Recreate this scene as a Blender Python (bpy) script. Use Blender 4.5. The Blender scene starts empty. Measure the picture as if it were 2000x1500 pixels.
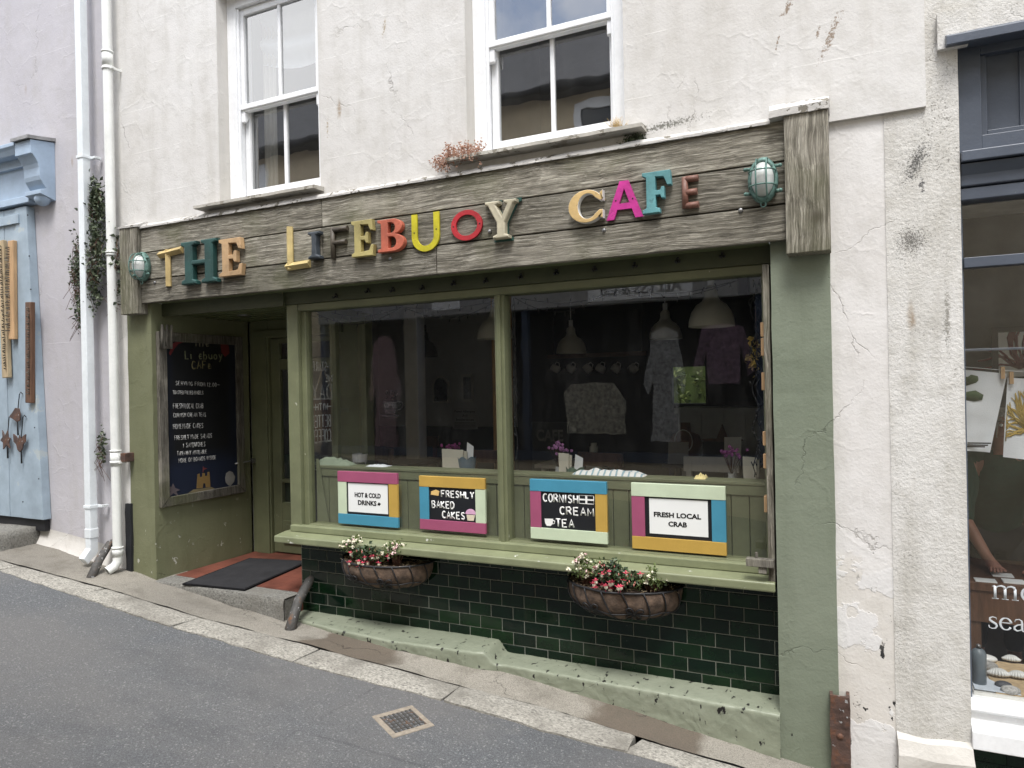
import bpy, bmesh, math, random
from mathutils import Vector, Matrix, noise
random.seed(7)
S = bpy.context.scene
COL = S.collection
R = math.radians
# ------------------------------------------------------------------ camera, sky, sun, exposure
FOC = 1387.0; YAW = R(25.4); ROLL = R(-1.19); DIST = 3.85      # eye level is z = 0, the cafe front is y = 0
cd = bpy.data.cameras.new('camera'); cam = bpy.data.objects.new('camera', cd); COL.objects.link(cam)
cd.sensor_fit = 'HORIZONTAL'; cd.sensor_width = 36; cd.lens = FOC / 2000 * 36; cd.clip_end = 500; cd.clip_start = 0.05
F_ = Vector((-math.sin(YAW), math.cos(YAW), 0)); R0 = Vector((math.cos(YAW), math.sin(YAW), 0)); U0 = R0.cross(F_)
R_ = R0 * math.cos(ROLL) + U0 * math.sin(ROLL); U_ = U0 * math.cos(ROLL) - R0 * math.sin(ROLL)
CAM = Vector((0, -DIST, 0))
mw = Matrix((R_, U_, -F_)).transposed().to_4x4(); mw.translation = CAM
cam.matrix_world = mw
S.camera = cam
w = bpy.data.worlds.new("World"); S.world = w; w.use_nodes = True
SUN_EL, SUN_AZ = R(62), R(150)
def build_world():
    nt = w.node_tree; bg = nt.nodes['Background']
    sky = nt.nodes.new('ShaderNodeTexSky'); sky.sky_type = 'NISHITA'; sky.sun_disc = False
    sky.sun_elevation = SUN_EL; sky.sun_rotation = SUN_AZ; sky.air_density = 1; sky.dust_density = 1.5
    tc = nt.nodes.new('ShaderNodeTexCoord')
    nz = nt.nodes.new('ShaderNodeTexNoise'); nz.inputs['Scale'].default_value = 3.2; nz.inputs['Detail'].default_value = 7
    nz.inputs['Roughness'].default_value = .55
    nt.links.new(tc.outputs['Generated'], nz.inputs['Vector'])
    rp = nt.nodes.new('ShaderNodeValToRGB'); rp.color_ramp.elements[0].position = .34; rp.color_ramp.elements[1].position = .56
    nt.links.new(nz.outputs['Fac'], rp.inputs['Fac'])
    mx = nt.nodes.new('ShaderNodeMix'); mx.data_type = 'RGBA'
    nt.links.new(rp.outputs['Color'], mx.inputs[0]); nt.links.new(sky.outputs['Color'], mx.inputs[6])
    mx.inputs[7].default_value = (7.9, 7.95, 8.1, 1)
    # a gap of blue in the cloud, low over the roofs opposite
    vm = nt.nodes.new('ShaderNodeVectorMath'); vm.operation = 'DOT_PRODUCT'; nt.links.new(tc.outputs['Generated'], vm.inputs[0]); vm.inputs[1].default_value = Vector((-.22, -.86, .46)).normalized()
    gp = nt.nodes.new('ShaderNodeMapRange'); gp.inputs['From Min'].default_value = .955; gp.inputs['From Max'].default_value = .992; nt.links.new(vm.outputs['Value'], gp.inputs['Value'])
    ad = nt.nodes.new('ShaderNodeMath'); ad.operation = 'MULTIPLY_ADD'; nt.links.new(gp.outputs[0], ad.inputs[0]); ad.inputs[1].default_value = -.09; nt.links.new(nz.outputs['Fac'], ad.inputs[2])
    nt.links.new(ad.outputs[0], rp.inputs['Fac'])
    nt.links.new(mx.outputs[2], bg.inputs['Color']); bg.inputs['Strength'].default_value = 0.13
build_world()
sl = bpy.data.lights.new('sun', 'SUN'); sl.energy = 1.6; sl.angle = R(20); sl.color = (1, .98, .955)
sun = bpy.data.objects.new('sun', sl); COL.objects.link(sun)
# the soft sun stands high behind the photographer's right shoulder, above the roofs opposite
sd = Vector((math.cos(SUN_EL) * .35, -math.cos(SUN_EL) * .93, math.sin(SUN_EL)))
sun.rotation_euler = (-sd).to_track_quat('-Z', 'Y').to_euler()
S.view_settings.view_transform = 'Standard'; S.view_settings.look = 'None'
S.view_settings.exposure = 1.3; S.view_settings.gamma = 1
S.render.engine = 'CYCLES'; S.render.resolution_x = 1024; S.render.resolution_y = 768
S.cycles.max_bounces = 6; S.cycles.transparent_max_bounces = 16

# ------------------------------------------------------------------ measured positions -> world points
def ray(px, py): return R_ * ((px - 1000) / FOC) - U_ * ((py - 750) / FOC) + F_
def at(px, py, y=0.0):
    d = ray(px, py); return CAM + d * ((y + DIST) / d.y)
def atx(px, py, x):
    d = ray(px, py); return CAM + d * (x / d.x)
def G(x): return -1.976 - .1 * x
def lerp_tab(tab, x):
    if x <= tab[0][0]: return tab[0][1]
    for (a, va), (c, vc) in zip(tab, tab[1:]):
        if x <= c: return va + (vc - va) * (x - a) / (c - a)
    return tab[-1][1]
GWT = [(-9, -1.06), (-7, -1.25), (-5.26, -1.45), (-5, -1.49), (-4.4, -1.56), (-3.6, -1.655), (-2.6, -1.69), (-1.7, -1.78), (-.94, -1.865), (-.36, -1.94), (0, -1.975), (6, -2.55)]
def GW(x): return lerp_tab(GWT, x)
def gnd(px, py, dz=0):
    d = ray(px, py); t = (-1.976 + dz) / (d.z + .1 * d.x); return CAM + d * t

# ------------------------------------------------------------------ material helper
class NT:
    def __init__(s, name):
        s.m = bpy.data.materials.new(name); s.m.use_nodes = True; s.t = s.m.node_tree
        s.b = s.t.nodes['Principled BSDF']; s._tc = None
    def put(s, sock, v):
        if isinstance(v, bpy.types.NodeSocket): s.t.links.new(v, sock)
        elif isinstance(v, (tuple, list)) and len(v) == 3 and sock.type == 'RGBA': sock.default_value = (*v, 1)
        else: sock.default_value = v
    def node(s, t, **kw):
        n = s.t.nodes.new(t)
        for k, v in kw.items(): setattr(n, k, v)
        return n
    def co(s, sc=(1, 1, 1), rot=(0, 0, 0)):
        if not s._tc: s._tc = s.node('ShaderNodeTexCoord')
        mp = s.node('ShaderNodeMapping'); s.t.links.new(s._tc.outputs['Object'], mp.inputs['Vector'])
        mp.inputs['Scale'].default_value = sc; mp.inputs['Rotation'].default_value = rot
        return mp.outputs[0]
    def noise(s, scale, detail=4, rough=.55, vec=None, dist=0, col=False):
        n = s.node('ShaderNodeTexNoise'); n.inputs['Scale'].default_value = scale; n.inputs['Detail'].default_value = detail
        n.inputs['Roughness'].default_value = rough; n.inputs['Distortion'].default_value = dist
        s.t.links.new(vec if vec else s.co(), n.inputs['Vector'])
        return n.outputs['Color' if col else 'Fac']
    def vor(s, scale, vec=None, feature='F1', out='Distance', rnd=1):
        n = s.node('ShaderNodeTexVoronoi'); n.feature = feature; n.inputs['Scale'].default_value = scale
        n.inputs['Randomness'].default_value = rnd
        s.t.links.new(vec if vec else s.co(), n.inputs['Vector']); return n.outputs[out]
    def warp(s, amt, scale, vec=None, detail=3):
        v = vec if vec else s.co()
        c = s.noise(scale, detail, vec=v, col=True)
        a = s.node('ShaderNodeVectorMath', operation='SUBTRACT'); s.t.links.new(c, a.inputs[0]); a.inputs[1].default_value = (.5, .5, .5)
        m = s.node('ShaderNodeVectorMath', operation='SCALE'); s.t.links.new(a.outputs[0], m.inputs[0]); m.inputs['Scale'].default_value = amt
        b = s.node('ShaderNodeVectorMath', operation='ADD'); s.t.links.new(v, b.inputs[0]); s.t.links.new(m.outputs[0], b.inputs[1])
        return b.outputs[0]
    def ramp(s, fac, stops, const=False):
        n = s.node('ShaderNodeValToRGB'); cr = n.color_ramp
        if const: cr.interpolation = 'CONSTANT'
        while len(cr.elements) < len(stops): cr.elements.new(.5)
        for e, (p, c) in zip(cr.elements, stops):
            e.position = p; e.color = (c, c, c, 1) if not isinstance(c, (tuple, list)) else (*c, 1)
        s.t.links.new(fac, n.inputs[0]); return n.outputs[0]
    def mix(s, f, a, b, blend='MIX'):
        n = s.node('ShaderNodeMix', data_type='RGBA', blend_type=blend)
        s.put(n.inputs[0], f); s.put(n.inputs[6], a); s.put(n.inputs[7], b); return n.outputs[2]
    def math(s, op, a, b=0.0, c=None):
        n = s.node('ShaderNodeMath', operation=op); s.put(n.inputs[0], a); s.put(n.inputs[1], b)
        if c is not None: s.put(n.inputs[2], c)
        return n.outputs[0]
    def attr(s, name='rnd'):
        n = s.node('ShaderNodeAttribute'); n.attribute_name = name; return n.outputs['Fac']
    def sep(s, axis, vec=None):
        n = s.node('ShaderNodeSeparateXYZ'); s.t.links.new(vec if vec else s.co(), n.inputs[0]); return n.outputs[axis]
    def bump(s, h, strength=.3, dist=.01, nrm=None):
        n = s.node('ShaderNodeBump'); n.inputs['Strength'].default_value = strength; n.inputs['Distance'].default_value = dist
        s.t.links.new(h, n.inputs['Height'])
        if nrm: s.t.links.new(nrm, n.inputs['Normal'])
        return n.outputs[0]
    def fin(s, col, rough=.6, nrm=None, metal=0, spec=.5):
        s.put(s.b.inputs['Base Color'], col); s.put(s.b.inputs['Roughness'], rough); s.b.inputs['Metallic'].default_value = metal
        s.b.inputs['Specular IOR Level'].default_value = spec
        if nrm: s.t.links.new(nrm, s.b.inputs['Normal'])
        return s.m
def mul(c, k): return tuple(min(1, v * k) for v in c)

def plain(name, c, rough=.5, var=.18, scale=6, bump=.15, bscale=60, metal=0, spec=.5, grain=None):
    g = NT(name)
    n = g.noise(scale, 5, .6, vec=g.co(grain) if grain else None)
    col = g.mix(g.ramp(n, [(.3, 0), (.7, 1)]), mul(c, 1 - var), mul(c, 1 + var))
    b = g.bump(g.noise(bscale, 4, vec=g.co(grain) if grain else None), bump, .004)
    return g.fin(col, rough, b, metal, spec)

def painted(name, c, rough=.42, chips=None, chipcol=(.75, .74, .7), bump=.25, grain=(1, 1, 1), dirt=.25):
    """old gloss paint on timber: brush grain, faint dirt, optional chips"""
    g = NT(name); v = g.co(grain)
    n = g.noise(5, 6, .6); f = g.noise(45, 4, .6, vec=v)
    col = g.mix(g.ramp(n, [(.32, 0), (.72, 1)]), mul(c, 1 - dirt), mul(c, 1.08))
    col = g.mix(g.math('MULTIPLY', g.ramp(f, [(.4, 0), (.7, 1)]), .3), col, mul(c, .8))
    h = f
    if chips:
        m = g.ramp(g.noise(chips[0], 5, .65), [(chips[1], 0), (chips[1] + .015, 1)])
        col = g.mix(m, col, chipcol); h = g.math('SUBTRACT', f, g.math('MULTIPLY', m, .6))
    return g.fin(col, rough, g.bump(h, bump, .004))

def stucco(name, c1, c2, chips=None, coarse=0.0, drips=.43, rough=.85, crackcol=(.2, .18, .16), grime=(.34, .32, .27), gr=.35, crk=.55, lines=0, mott=.0, peel=False, spots=()):
    g = NT(name)
    big = g.noise(.9, 4, .5); mid = g.noise(5, 5, .6); fine = g.noise(70, 4, .6)
    col = g.mix(g.ramp(big, [(.3, 0), (.7, 1)]), c1, c2)
    st = g.noise(3.0, 5, .6, vec=g.co((2.6, 2.6, .35)))
    col = g.mix(g.math('MULTIPLY', g.ramp(st, [(.5, 0), (.8, 1)]), gr), col, grime)
    wv = g.warp(.05, 14, g.warp(.45, 1.9, detail=8), detail=6); cr = g.vor(.95, wv, 'DISTANCE_TO_EDGE')
    mask = g.math('MULTIPLY', g.ramp(g.noise(1.3, 3), [(.50, 0), (.58, 1)]), g.ramp(g.noise(9, 4), [(.38, .1), (.6, 1)]))
    crack = g.math('MULTIPLY', g.ramp(cr, [(0, 1), (.0035, 0)]), mask)
    col = g.mix(g.math('MULTIPLY', crack, crk), col, crackcol)
    # curled ridges left by the trowel
    wv2 = g.warp(.22, 5, detail=5); rd = g.vor(3.4, wv2, 'DISTANCE_TO_EDGE')
    ridge = g.math('MULTIPLY', g.ramp(rd, [(0, 1), (.05, 0)]), g.ramp(g.noise(2.6, 3), [(.42, 0), (.58, 1)]))
    if lines:
        zl = g.math('FRACT', g.math('MULTIPLY_ADD', g.sep(2, g.warp(.012, 3)), 1 / lines, .4))
        ln = g.math('MULTIPLY', g.ramp(zl, [(.0, 1), (.022, 0)]), g.ramp(g.noise(1.6, 4), [(.46, 0), (.56, 1)]))
        ridge = g.math('MAXIMUM', ridge, ln)
    if mott:
        mt = g.ramp(g.noise(7, 7, .7), [(.47, 0), (.66, 1)]); col = g.mix(g.math('MULTIPLY', mt, mott), col, mul(grime, .95))
    if drips:
        dv = g.vor(2.3, g.warp(.05, 18, g.co((1.9, 1.9, .62))), 'F1')
        dm = g.math('MULTIPLY', g.ramp(dv, [(.04, 1), (.11, 0)]), g.ramp(g.noise(2.1, 3, vec=g.co((1, 1, .6))), [(drips, 0), (drips + .1, 1)]))
        dm = g.math('MULTIPLY', dm, g.ramp(g.noise(60, 3), [(.3, .3), (.52, 1)]))
        col = g.mix(g.math('MULTIPLY', dm, .85), col, (.30, .23, .16))
    h = g.math('ADD', g.math('MULTIPLY', mid, .9), g.math('MULTIPLY', fine, .22 + coarse))
    h = g.math('ADD', h, g.math('MULTIPLY', ridge, .15)); h = g.math('SUBTRACT', h, g.math('MULTIPLY', crack, .5))
    if coarse:
        sp = g.noise(48, 6, .72); h = g.math('ADD', h, g.math('MULTIPLY', sp, coarse * 1.5))
        mo = g.math('MULTIPLY', g.ramp(g.noise(120, 3, .7), [(.56, 0), (.64, 1)]), g.ramp(g.noise(3.1, 4), [(.47, 0), (.66, 1)]))
        col = g.mix(g.math('MULTIPLY', mo, .8), col, (.14, .13, .11))
    for sx, sz, rx, rz, sc_, ang, cc in spots:
        v = g.co((1, 1, 1)); ca, sa = math.cos(R(ang)), math.sin(R(ang))
        dx = g.math('SUBTRACT', g.sep(0, v), sx); dz = g.math('SUBTRACT', g.sep(2, v), sz)
        p = g.math('MULTIPLY_ADD', dx, ca / rx, g.math('MULTIPLY', dz, sa / rx)); q = g.math('MULTIPLY_ADD', dx, -sa / rz, g.math('MULTIPLY', dz, ca / rz))
        rr = g.math('SQRT', g.math('ADD', g.math('MULTIPLY', p, p), g.math('MULTIPLY', q, q)))
        m = g.math('MULTIPLY_ADD', rr, -.2, g.noise(sc_ * 1.3, 5, .8)); col = g.mix(g.ramp(m, [(.40, 0), (.46, .85)]), col, cc)
    if peel:
        zz = g.sep(2, g.warp(.5, 3, detail=5)); lowz = g.ramp(g.math('MULTIPLY_ADD', zz, -1.0, .82), [(0, 0), (.04, 1)])
        isl = g.ramp(g.noise(2.6, 6, .6), [(.49, 0), (.5, 1)]); pm = g.math('MULTIPLY', isl, lowz)
        col = g.mix(g.math('MULTIPLY', lowz, .3), col, (.55, .50, .41)); col = g.mix(pm, col, mul(c2, .95)); h = g.math('ADD', h, g.math('MULTIPLY', pm, .2))
        gz = g.math('MULTIPLY', g.ramp(g.noise(3.4, 6, .65), [(.62, 0), (.635, 1)]), g.ramp(g.math('MULTIPLY_ADD', zz, -1.0, .42), [(0, 0), (.1, 1)])); col = g.mix(gz, col, (.27, .26, .24)); h = g.math('SUBTRACT', h, g.math('MULTIPLY', gz, .4))
    if chips:
        zz = g.sep(2)
        low = g.ramp(g.math('MULTIPLY_ADD', zz, -1.0, chips[2]), [(0, 0), (.5, 1)])
        pl = g.ramp(g.noise(chips[0], 5, .6, vec=g.co((1.5, 1, .8))), [(chips[1], 0), (chips[1] + .012, 1)])
        pl = g.math('MULTIPLY', pl, low)
        col = g.mix(pl, col, chips[3]); h = g.math('SUBTRACT', h, g.math('MULTIPLY', pl, .7))
    return g.fin(col, rough, g.bump(h, .55, .012), spec=.3)

def weathered(name, axis, c=((.046, .042, .033), (.245, .225, .182), (.54, .51, .43))):
    """grey driftwood-like plank: grain, knots, algae"""
    g = NT(name)
    sc = [21, 21, 21]; sc[axis] = .8
    off = g.math('MULTIPLY', g.attr(), 37.0)
    base = g.co()
    a = g.node('ShaderNodeVectorMath', operation='ADD'); g.t.links.new(base, a.inputs[0])
    cmb = g.node('ShaderNodeCombineXYZ')
    for i in range(3): g.t.links.new(off, cmb.inputs[i])
    g.t.links.new(cmb.outputs[0], a.inputs[1])
    v0 = g.warp(.06, 2.2, a.outputs[0])
    mp = g.node('ShaderNodeMapping'); mp.inputs['Scale'].default_value = sc; g.t.links.new(v0, mp.inputs['Vector'])
    gr = g.noise(3.6, 9, .74, vec=mp.outputs[0]); gr2 = g.noise(9, 6, .75, vec=mp.outputs[0])
    kv = g.vor(2.1, v0, 'F1')
    knot = g.ramp(kv, [(.02, 1), (.10, 0)])
    rings = g.noise(1, 2, vec=mp.outputs[0])
    col = g.ramp(gr, [(.33, c[0]), (.49, c[1]), (.66, c[2])])
    col = g.mix(g.math('MULTIPLY', g.ramp(gr2, [(.45, 1), (.6, 0)]), .55), col, mul(c[0], 1.0))
    col = g.mix(g.math('MULTIPLY', knot, .7), col, (.045, .036, .028))
    alg = g.ramp(g.noise(1.7, 4, vec=base), [(.5, 0), (.68, 1)])
    col = g.mix(g.math('MULTIPLY', alg, .55), col, (.10, .105, .05))
    pale = g.ramp(g.noise(2.6, 4, vec=a.outputs[0]), [(.55, 0), (.75, 1)])
    col = g.mix(g.math('MULTIPLY', pale, .5), col, (.44, .41, .345))
    tone = g.math('MULTIPLY_ADD', g.attr(), .5, .78); cb = g.node('ShaderNodeCombineColor')
    for i in range(3): g.t.links.new(tone, cb.inputs[i])
    col = g.mix(1.0, col, cb.outputs[0], 'MULTIPLY')
    h = g.math('ADD', gr, g.math('MULTIPLY', gr2, .8))
    return g.fin(col, .9, g.bump(h, .8, .006), spec=.2)

def glass(name, tint=(1, 1, 1), rough=0.0, wob=0.0, dirt_haze=0.0, refl=1.5):
    """thin window pane: clear straight through, mirror by fresnel"""
    g = NT(name); nt = g.t; nt.nodes.remove(g.b)
    out = nt.nodes['Material Output']
    tr = g.node('ShaderNodeBsdfTransparent'); tr.inputs[0].default_value = (*tint, 1)
    gl = g.node('ShaderNodeBsdfGlossy'); gl.inputs['Roughness'].default_value = rough
    ge = g.node('ShaderNodeNewGeometry'); dp = g.node('ShaderNodeVectorMath', operation='DOT_PRODUCT')
    nt.links.new(ge.outputs['Incoming'], dp.inputs[0]); nt.links.new(ge.outputs['Normal'], dp.inputs[1])
    fac = g.math('MULTIPLY_ADD', g.math('POWER', g.math('SUBTRACT', 1.0, g.math('ABSOLUTE', dp.outputs['Value'])), 5.0), .95, .05)
    if wob:
        n = g.bump(g.noise(2.2, 2), wob, .02); nt.links.new(n, gl.inputs['Normal'])
    mx = g.node('ShaderNodeMixShader')
    f2 = g.math('MINIMUM', g.math('MULTIPLY', fac, refl), 1.0); nt.links.new(f2, mx.inputs[0])
    nt.links.new(tr.outputs[0], mx.inputs[1]); nt.links.new(gl.outputs[0], mx.inputs[2])
    res = mx.outputs[0]
    if dirt_haze:
        df = g.node('ShaderNodeBsdfDiffuse'); df.inputs[0].default_value = (.6, .6, .58, 1)
        m2 = g.node('ShaderNodeMixShader')
        sp = g.math('MULTIPLY', g.ramp(g.noise(5, 6, .7, vec=g.co((1.6, 1, .5))), [(.5, 0), (.8, .10)]), 1.0)
        nt.links.new(g.math('MULTIPLY', g.math('ADD', sp, .03), dirt_haze), m2.inputs[0])  # noise is patchy dirt; the even part is haze imitating reflected grey
        nt.links.new(res, m2.inputs[1]); nt.links.new(df.outputs[0], m2.inputs[2]); res = m2.outputs[0]
    nt.links.new(res, out.inputs['Surface']); return g.m

def asphalt():
    g = NT('asphalt')
    sp = g.noise(135, 4, .8); v = g.vor(130, None, 'F1', 'Color')
    big = g.noise(.8, 5, .6); md = g.noise(7, 5, .6)
    col = g.ramp(sp, [(.33, (.050, .053, .056)), (.5, (.100, .104, .109)), (.66, (.172, .178, .184))])
    vs = g.node('ShaderNodeSeparateColor'); g.t.links.new(v, vs.inputs[0])
    col = g.mix(g.math('MULTIPLY', g.ramp(vs.outputs[0], [(.93, 0), (.96, 1)]), .4), col, (.36, .36, .35))
    col = g.mix(g.math('MULTIPLY', g.ramp(big, [(.4, 0), (.6, 1)]), .4), col, (.16, .15, .14))
    col = g.mix(g.math('MULTIPLY', g.ramp(md, [(.62, 0), (.78, 1)]), .35), col, (.22, .215, .2))
    fl = g.ramp(g.noise(9, 6, .75), [(.73, 0), (.76, 1)])
    col = g.mix(g.math('MULTIPLY', fl, .6), col, (.42, .41, .38))
    # seams of an old trench patch, and darker worn tar beside the kerb
    X_, Y_ = g.sep(0, g.warp(.03, 5)), g.sep(1, g.warp(.03, 5))
    def seam(p, q):
        d = (q - p); n = Vector((-d.y, d.x)).normalized(); d.normalize(); L = (q - p).length
        dist = g.math('ABSOLUTE', g.math('MULTIPLY_ADD', X_, n.x, g.math('MULTIPLY_ADD', Y_, n.y, -n.dot(p))))
        al = g.math('MULTIPLY_ADD', X_, d.x, g.math('MULTIPLY_ADD', Y_, d.y, -d.dot(p)))
        inside = g.math('MULTIPLY', g.math('GREATER_THAN', al, 0.0), g.math('LESS_THAN', al, L))
        return g.math('MULTIPLY', g.ramp(dist, [(.004, 1), (.014, 0)]), inside)
    P = [Vector(gnd(*q)[:2]) for q in ((735, 1338), (583, 1421), (706, 1456), (1000, 1545), (340, 1600))]
    for a_, b_ in ((0, 1), (1, 2), (2, 3), (1, 4)): col = g.mix(g.math('MULTIPLY', g.math('MULTIPLY', seam(P[a_], P[b_]), g.ramp(g.noise(7, 4), [(.35, .1), (.6, 1)])), .38), col, (.045, .047, .05))
    st = g.ramp(g.noise(1.7, 6, .7, vec=g.co((.6, 1.4, 1))), [(.5, 0), (.72, 1)]); col = g.mix(g.math('MULTIPLY', st, .45), col, (.062, .064, .067))
    h = g.math('ADD', sp, g.math('MULTIPLY', g.vor(130, None, 'F1'), .8))
    return g.fin(col, .88, g.bump(h, .7, .006), spec=.3)

def granite(name, base=(.36, .335, .28), dark=(.07, .065, .06), k=1):
    g = NT(name)
    n = g.noise(75, 4, .75, vec=g.co((.7, 1.2, 1))); b = g.noise(3, 5, .6)
    col = g.ramp(n, [(.34, mul(dark, 1.4)), (.44, mul(base, .7)), (.56, base), (.70, mul(base, 1.35))])
    col = g.mix(g.math('MULTIPLY', g.ramp(b, [(.45, 0), (.7, 1)]), .55 * k), col, (.15, .14, .12))
    h = g.math('ADD', n, g.math('MULTIPLY', g.noise(9, 4), 1.6))
    return g.fin(col, .85, g.bump(h, .6, .008), spec=.3)

def concrete():
    g = NT('pavement_concrete')
    x = g.sep(0, g.warp(.5, 2.2, detail=5))
    f = g.math('MULTIPLY_ADD', x, .125, .9)          # x -7..0 -> 0..0.9
    c = dict(l=(.30, .28, .24), d=(.135, .112, .088), m=(.225, .21, .182))
    col = g.ramp(f, [(.0, c['m']), (.18, c['m']), (.24, c['l']), (.35, c['m']), (.46, c['l']), (.495, c['l']), (.50, c['d']), (.565, c['d']), (.575, c['l']),
                     (.70, c['l']), (.725, c['l']), (.735, c['d']), (.81, c['d']), (.82, c['l']), (.9, c['m'])])
    sp = g.noise(150, 3, .7); md = g.noise(6, 6, .65)
    col = g.mix(g.math('MULTIPLY', g.ramp(sp, [(.4, 1), (.55, 0)]), .5), col, (.08, .07, .055))
    col = g.mix(g.math('MULTIPLY', g.ramp(md, [(.5, 0), (.72, 1)]), .5), col, (.1, .09, .072))
    cr = g.math('MULTIPLY', g.ramp(g.vor(1.1, g.warp(.3, 5, detail=8), 'DISTANCE_TO_EDGE'), [(0, 1), (.004, 0)]), g.ramp(g.noise(2, 3), [(.48, 0), (.55, 1)]))
    col = g.mix(g.math('MULTIPLY', cr, .8), col, (.03, .028, .025))
    h = g.math('SUBTRACT', g.math('ADD', sp, g.math('MULTIPLY', md, 2)), cr)
    return g.fin(col, .9, g.bump(h, .6, .01), spec=.2)

def tile_mat(name):
    g = NT(name); r = g.attr()
    n = g.noise(9, 4, .6)
    col = g.mix(r, (.003, .011, .007), (.006, .024, .008))
    col = g.mix(g.math('MULTIPLY', g.ramp(n, [(.42, 0), (.68, 1)]), .6), col, (.003, .007, .005))
    sc = g.ramp(g.noise(22, 5, .75, vec=g.co((.35, 1, 2.2), (0, .25, 0))), [(.70, 0), (.72, 1)])
    dt = g.ramp(g.vor(30, None, 'F1'), [(.05, 1), (.08, 0)])
    col = g.mix(g.math('MULTIPLY', g.math('MULTIPLY', dt, g.ramp(g.noise(5, 2), [(.5, 0), (.6, 1)])), .22), col, (.45, .45, .42))
    h = g.math('ADD', g.noise(8, 3), g.math('MULTIPLY', r, .3))
    ro = g.math('MULTIPLY_ADD', sc, .3, .09)
    return g.fin(col, ro, g.bump(h, .22, .006), spec=.32)

def metal_rust(name, c1=(.045, .043, .04), c2=(.16, .075, .035), t=.5):
    g = NT(name); n = g.noise(14, 6, .7)
    col = g.ramp(n, [(t - .14, c1), (t + .05, mul(c1, 1.8)), (t + .16, c2)])
    ch = g.ramp(g.noise(33, 4), [(.64, 0), (.67, 1)]); col = g.mix(ch, col, (.33, .33, .33))
    return g.fin(col, .65, g.bump(g.noise(50, 5), .6, .006), metal=.2)

def foliage(name, c1, c2):
    g = NT(name); r = g.attr()
    col = g.mix(r, c1, c2); m = g.fin(col, .5, None)
    g.b.inputs['Subsurface Weight'].default_value = 0
    return m

def spot(px, py, y, o, rx, rz, sc, ang, c): p = at(px, py, y); return (p.x - o[0], p.z - o[1], rx, rz, sc, ang, c)
CO, RO = (-2.7, G(-2.7)), (1.2, G(1.2)); BR = (.20, .14, .09)
WS = [spot(1622, 70, 0, CO, .03, .17, 45, -22, BR), spot(1598, 62, 0, CO, .012, .05, 45, -10, BR), spot(1540, 12, 0, CO, .025, .09, 45, -35, BR), spot(1518, 85, 0, CO, .008, .09, 40, -15, BR), spot(750, 55, 0, CO, .02, .09, 45, -10, (.36, .30, .22)), spot(640, 250, 0, CO, .012, .10, 40, 0, (.34, .28, .2)),
      spot(1300, 245, 0, CO, .30, .035, 60, 5, (.10, .10, .08)), spot(1245, 262, 0, CO, .06, .05, 60, 0, (.06, .06, .045))]
RS = [spot(1788, 320, .02, RO, .055, .16, 120, -25, (.03, .03, .03)), spot(1800, 360, .02, RO, .02, .05, 60, 0, (.03, .03, .035)), spot(1780, 470, .02, RO, .10, .10, 130, 0, (.09, .085, .075)), spot(1850, 620, .02, RO, .02, .25, 90, 0, (.22, .21, .18))]
M = {}
M['wall'] = stucco('white_render', (.55, .532, .505), (.635, .625, .61), lines=.34, mott=.22, spots=WS)
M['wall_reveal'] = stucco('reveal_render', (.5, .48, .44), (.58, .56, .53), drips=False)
M['lilac'] = stucco('lilac_render', (.42, .405, .43), (.50, .485, .51), gr=.25, lines=.36, mott=.15)
M['pier'] = stucco('peeling_pier_render', (.62, .60, .58), (.70, .69, .68), chips=(11, .645, .86, (.03, .03, .03)), gr=.3, mott=.2, drips=.36, peel=True)
M['rough'] = stucco('roughcast', (.575, .56, .525), (.645, .635, .615), coarse=.4, gr=.55, mott=.35, spots=RS)
M['sage'] = stucco('sage_masonry_paint', (.165, .192, .142), (.205, .23, .175), chips=(5.5, .63, .45, (.02, .02, .02)), drips=False, rough=.55, crackcol=(.06, .07, .045), grime=(.12, .14, .095), gr=.4)
M['olive'] = stucco('olive_masonry_paint', (.145, .153, .088), (.178, .184, .108), chips=(13, .66, .9, (.45, .45, .38)), drips=False, rough=.55, crackcol=(.05, .055, .02), grime=(.09, .1, .045), gr=.4)
M['plinth'] = stucco('plinth_paint', (.205, .225, .165), (.25, .27, .205), chips=(17, .62, 3.2, (.016, .015, .014)), drips=False, rough=.34, crackcol=(.05, .05, .04), grime=(.15, .17, .12), gr=.5, mott=.35)
M['joinery'] = painted('green_joinery', (.158, .170, .095), .4, (14, .72), (.5, .5, .42), grain=(1, 1, 1))
M['sillp'] = painted('sill_green', (.215, .234, .135), .4, (12, .675), (.62, .62, .58))
M['dado'] = painted('green_dado_boards', (.155, .168, .096), .5, None)
M['dark_green'] = plain('dark_green_board', (.05, .058, .028), .55)
M['woodx'] = weathered('weathered_plank', 0); M['woodz'] = weathered('weathered_upright', 2)
M['oldwood'] = weathered('silvered_frame_wood', 2, ((.04, .037, .03), (.12, .11, .092), (.23, .215, .185)))
M['white'] = painted('white_gloss', (.80, .81, .82), .35, None, dirt=.06, bump=.12)
M['oldwhite'] = painted('old_white', (.66, .65, .61), .5, (11, .68), (.35, .32, .27), dirt=.15)
M['sill_stone'] = painted('sill_stone', (.50, .475, .42), .85, (9, .57), (.24, .22, .18), bump=.9, dirt=.4)
M['fillet'] = painted('cement_fillet', (.58, .562, .53), .85, (13, .58), (.17, .155, .125), bump=.9, dirt=.4)
M['upvc'] = painted('white_pipe', (.74, .78, .80), .35, (7, .73), (.3, .27, .22), bump=.05, dirt=.1)
M['upvc2'] = painted('cream_pipe', (.72, .73, .70), .35, (7, .74), (.3, .27, .22), bump=.05, dirt=.1)
M['asphalt'] = asphalt(); M['kerb'] = granite('kerb_granite', (.34, .325, .285), (.07, .065, .06), 1.5); M['step'] = granite('step_granite', (.21, .205, .185), (.05, .05, .045))
M['pave'] = concrete()
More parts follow.
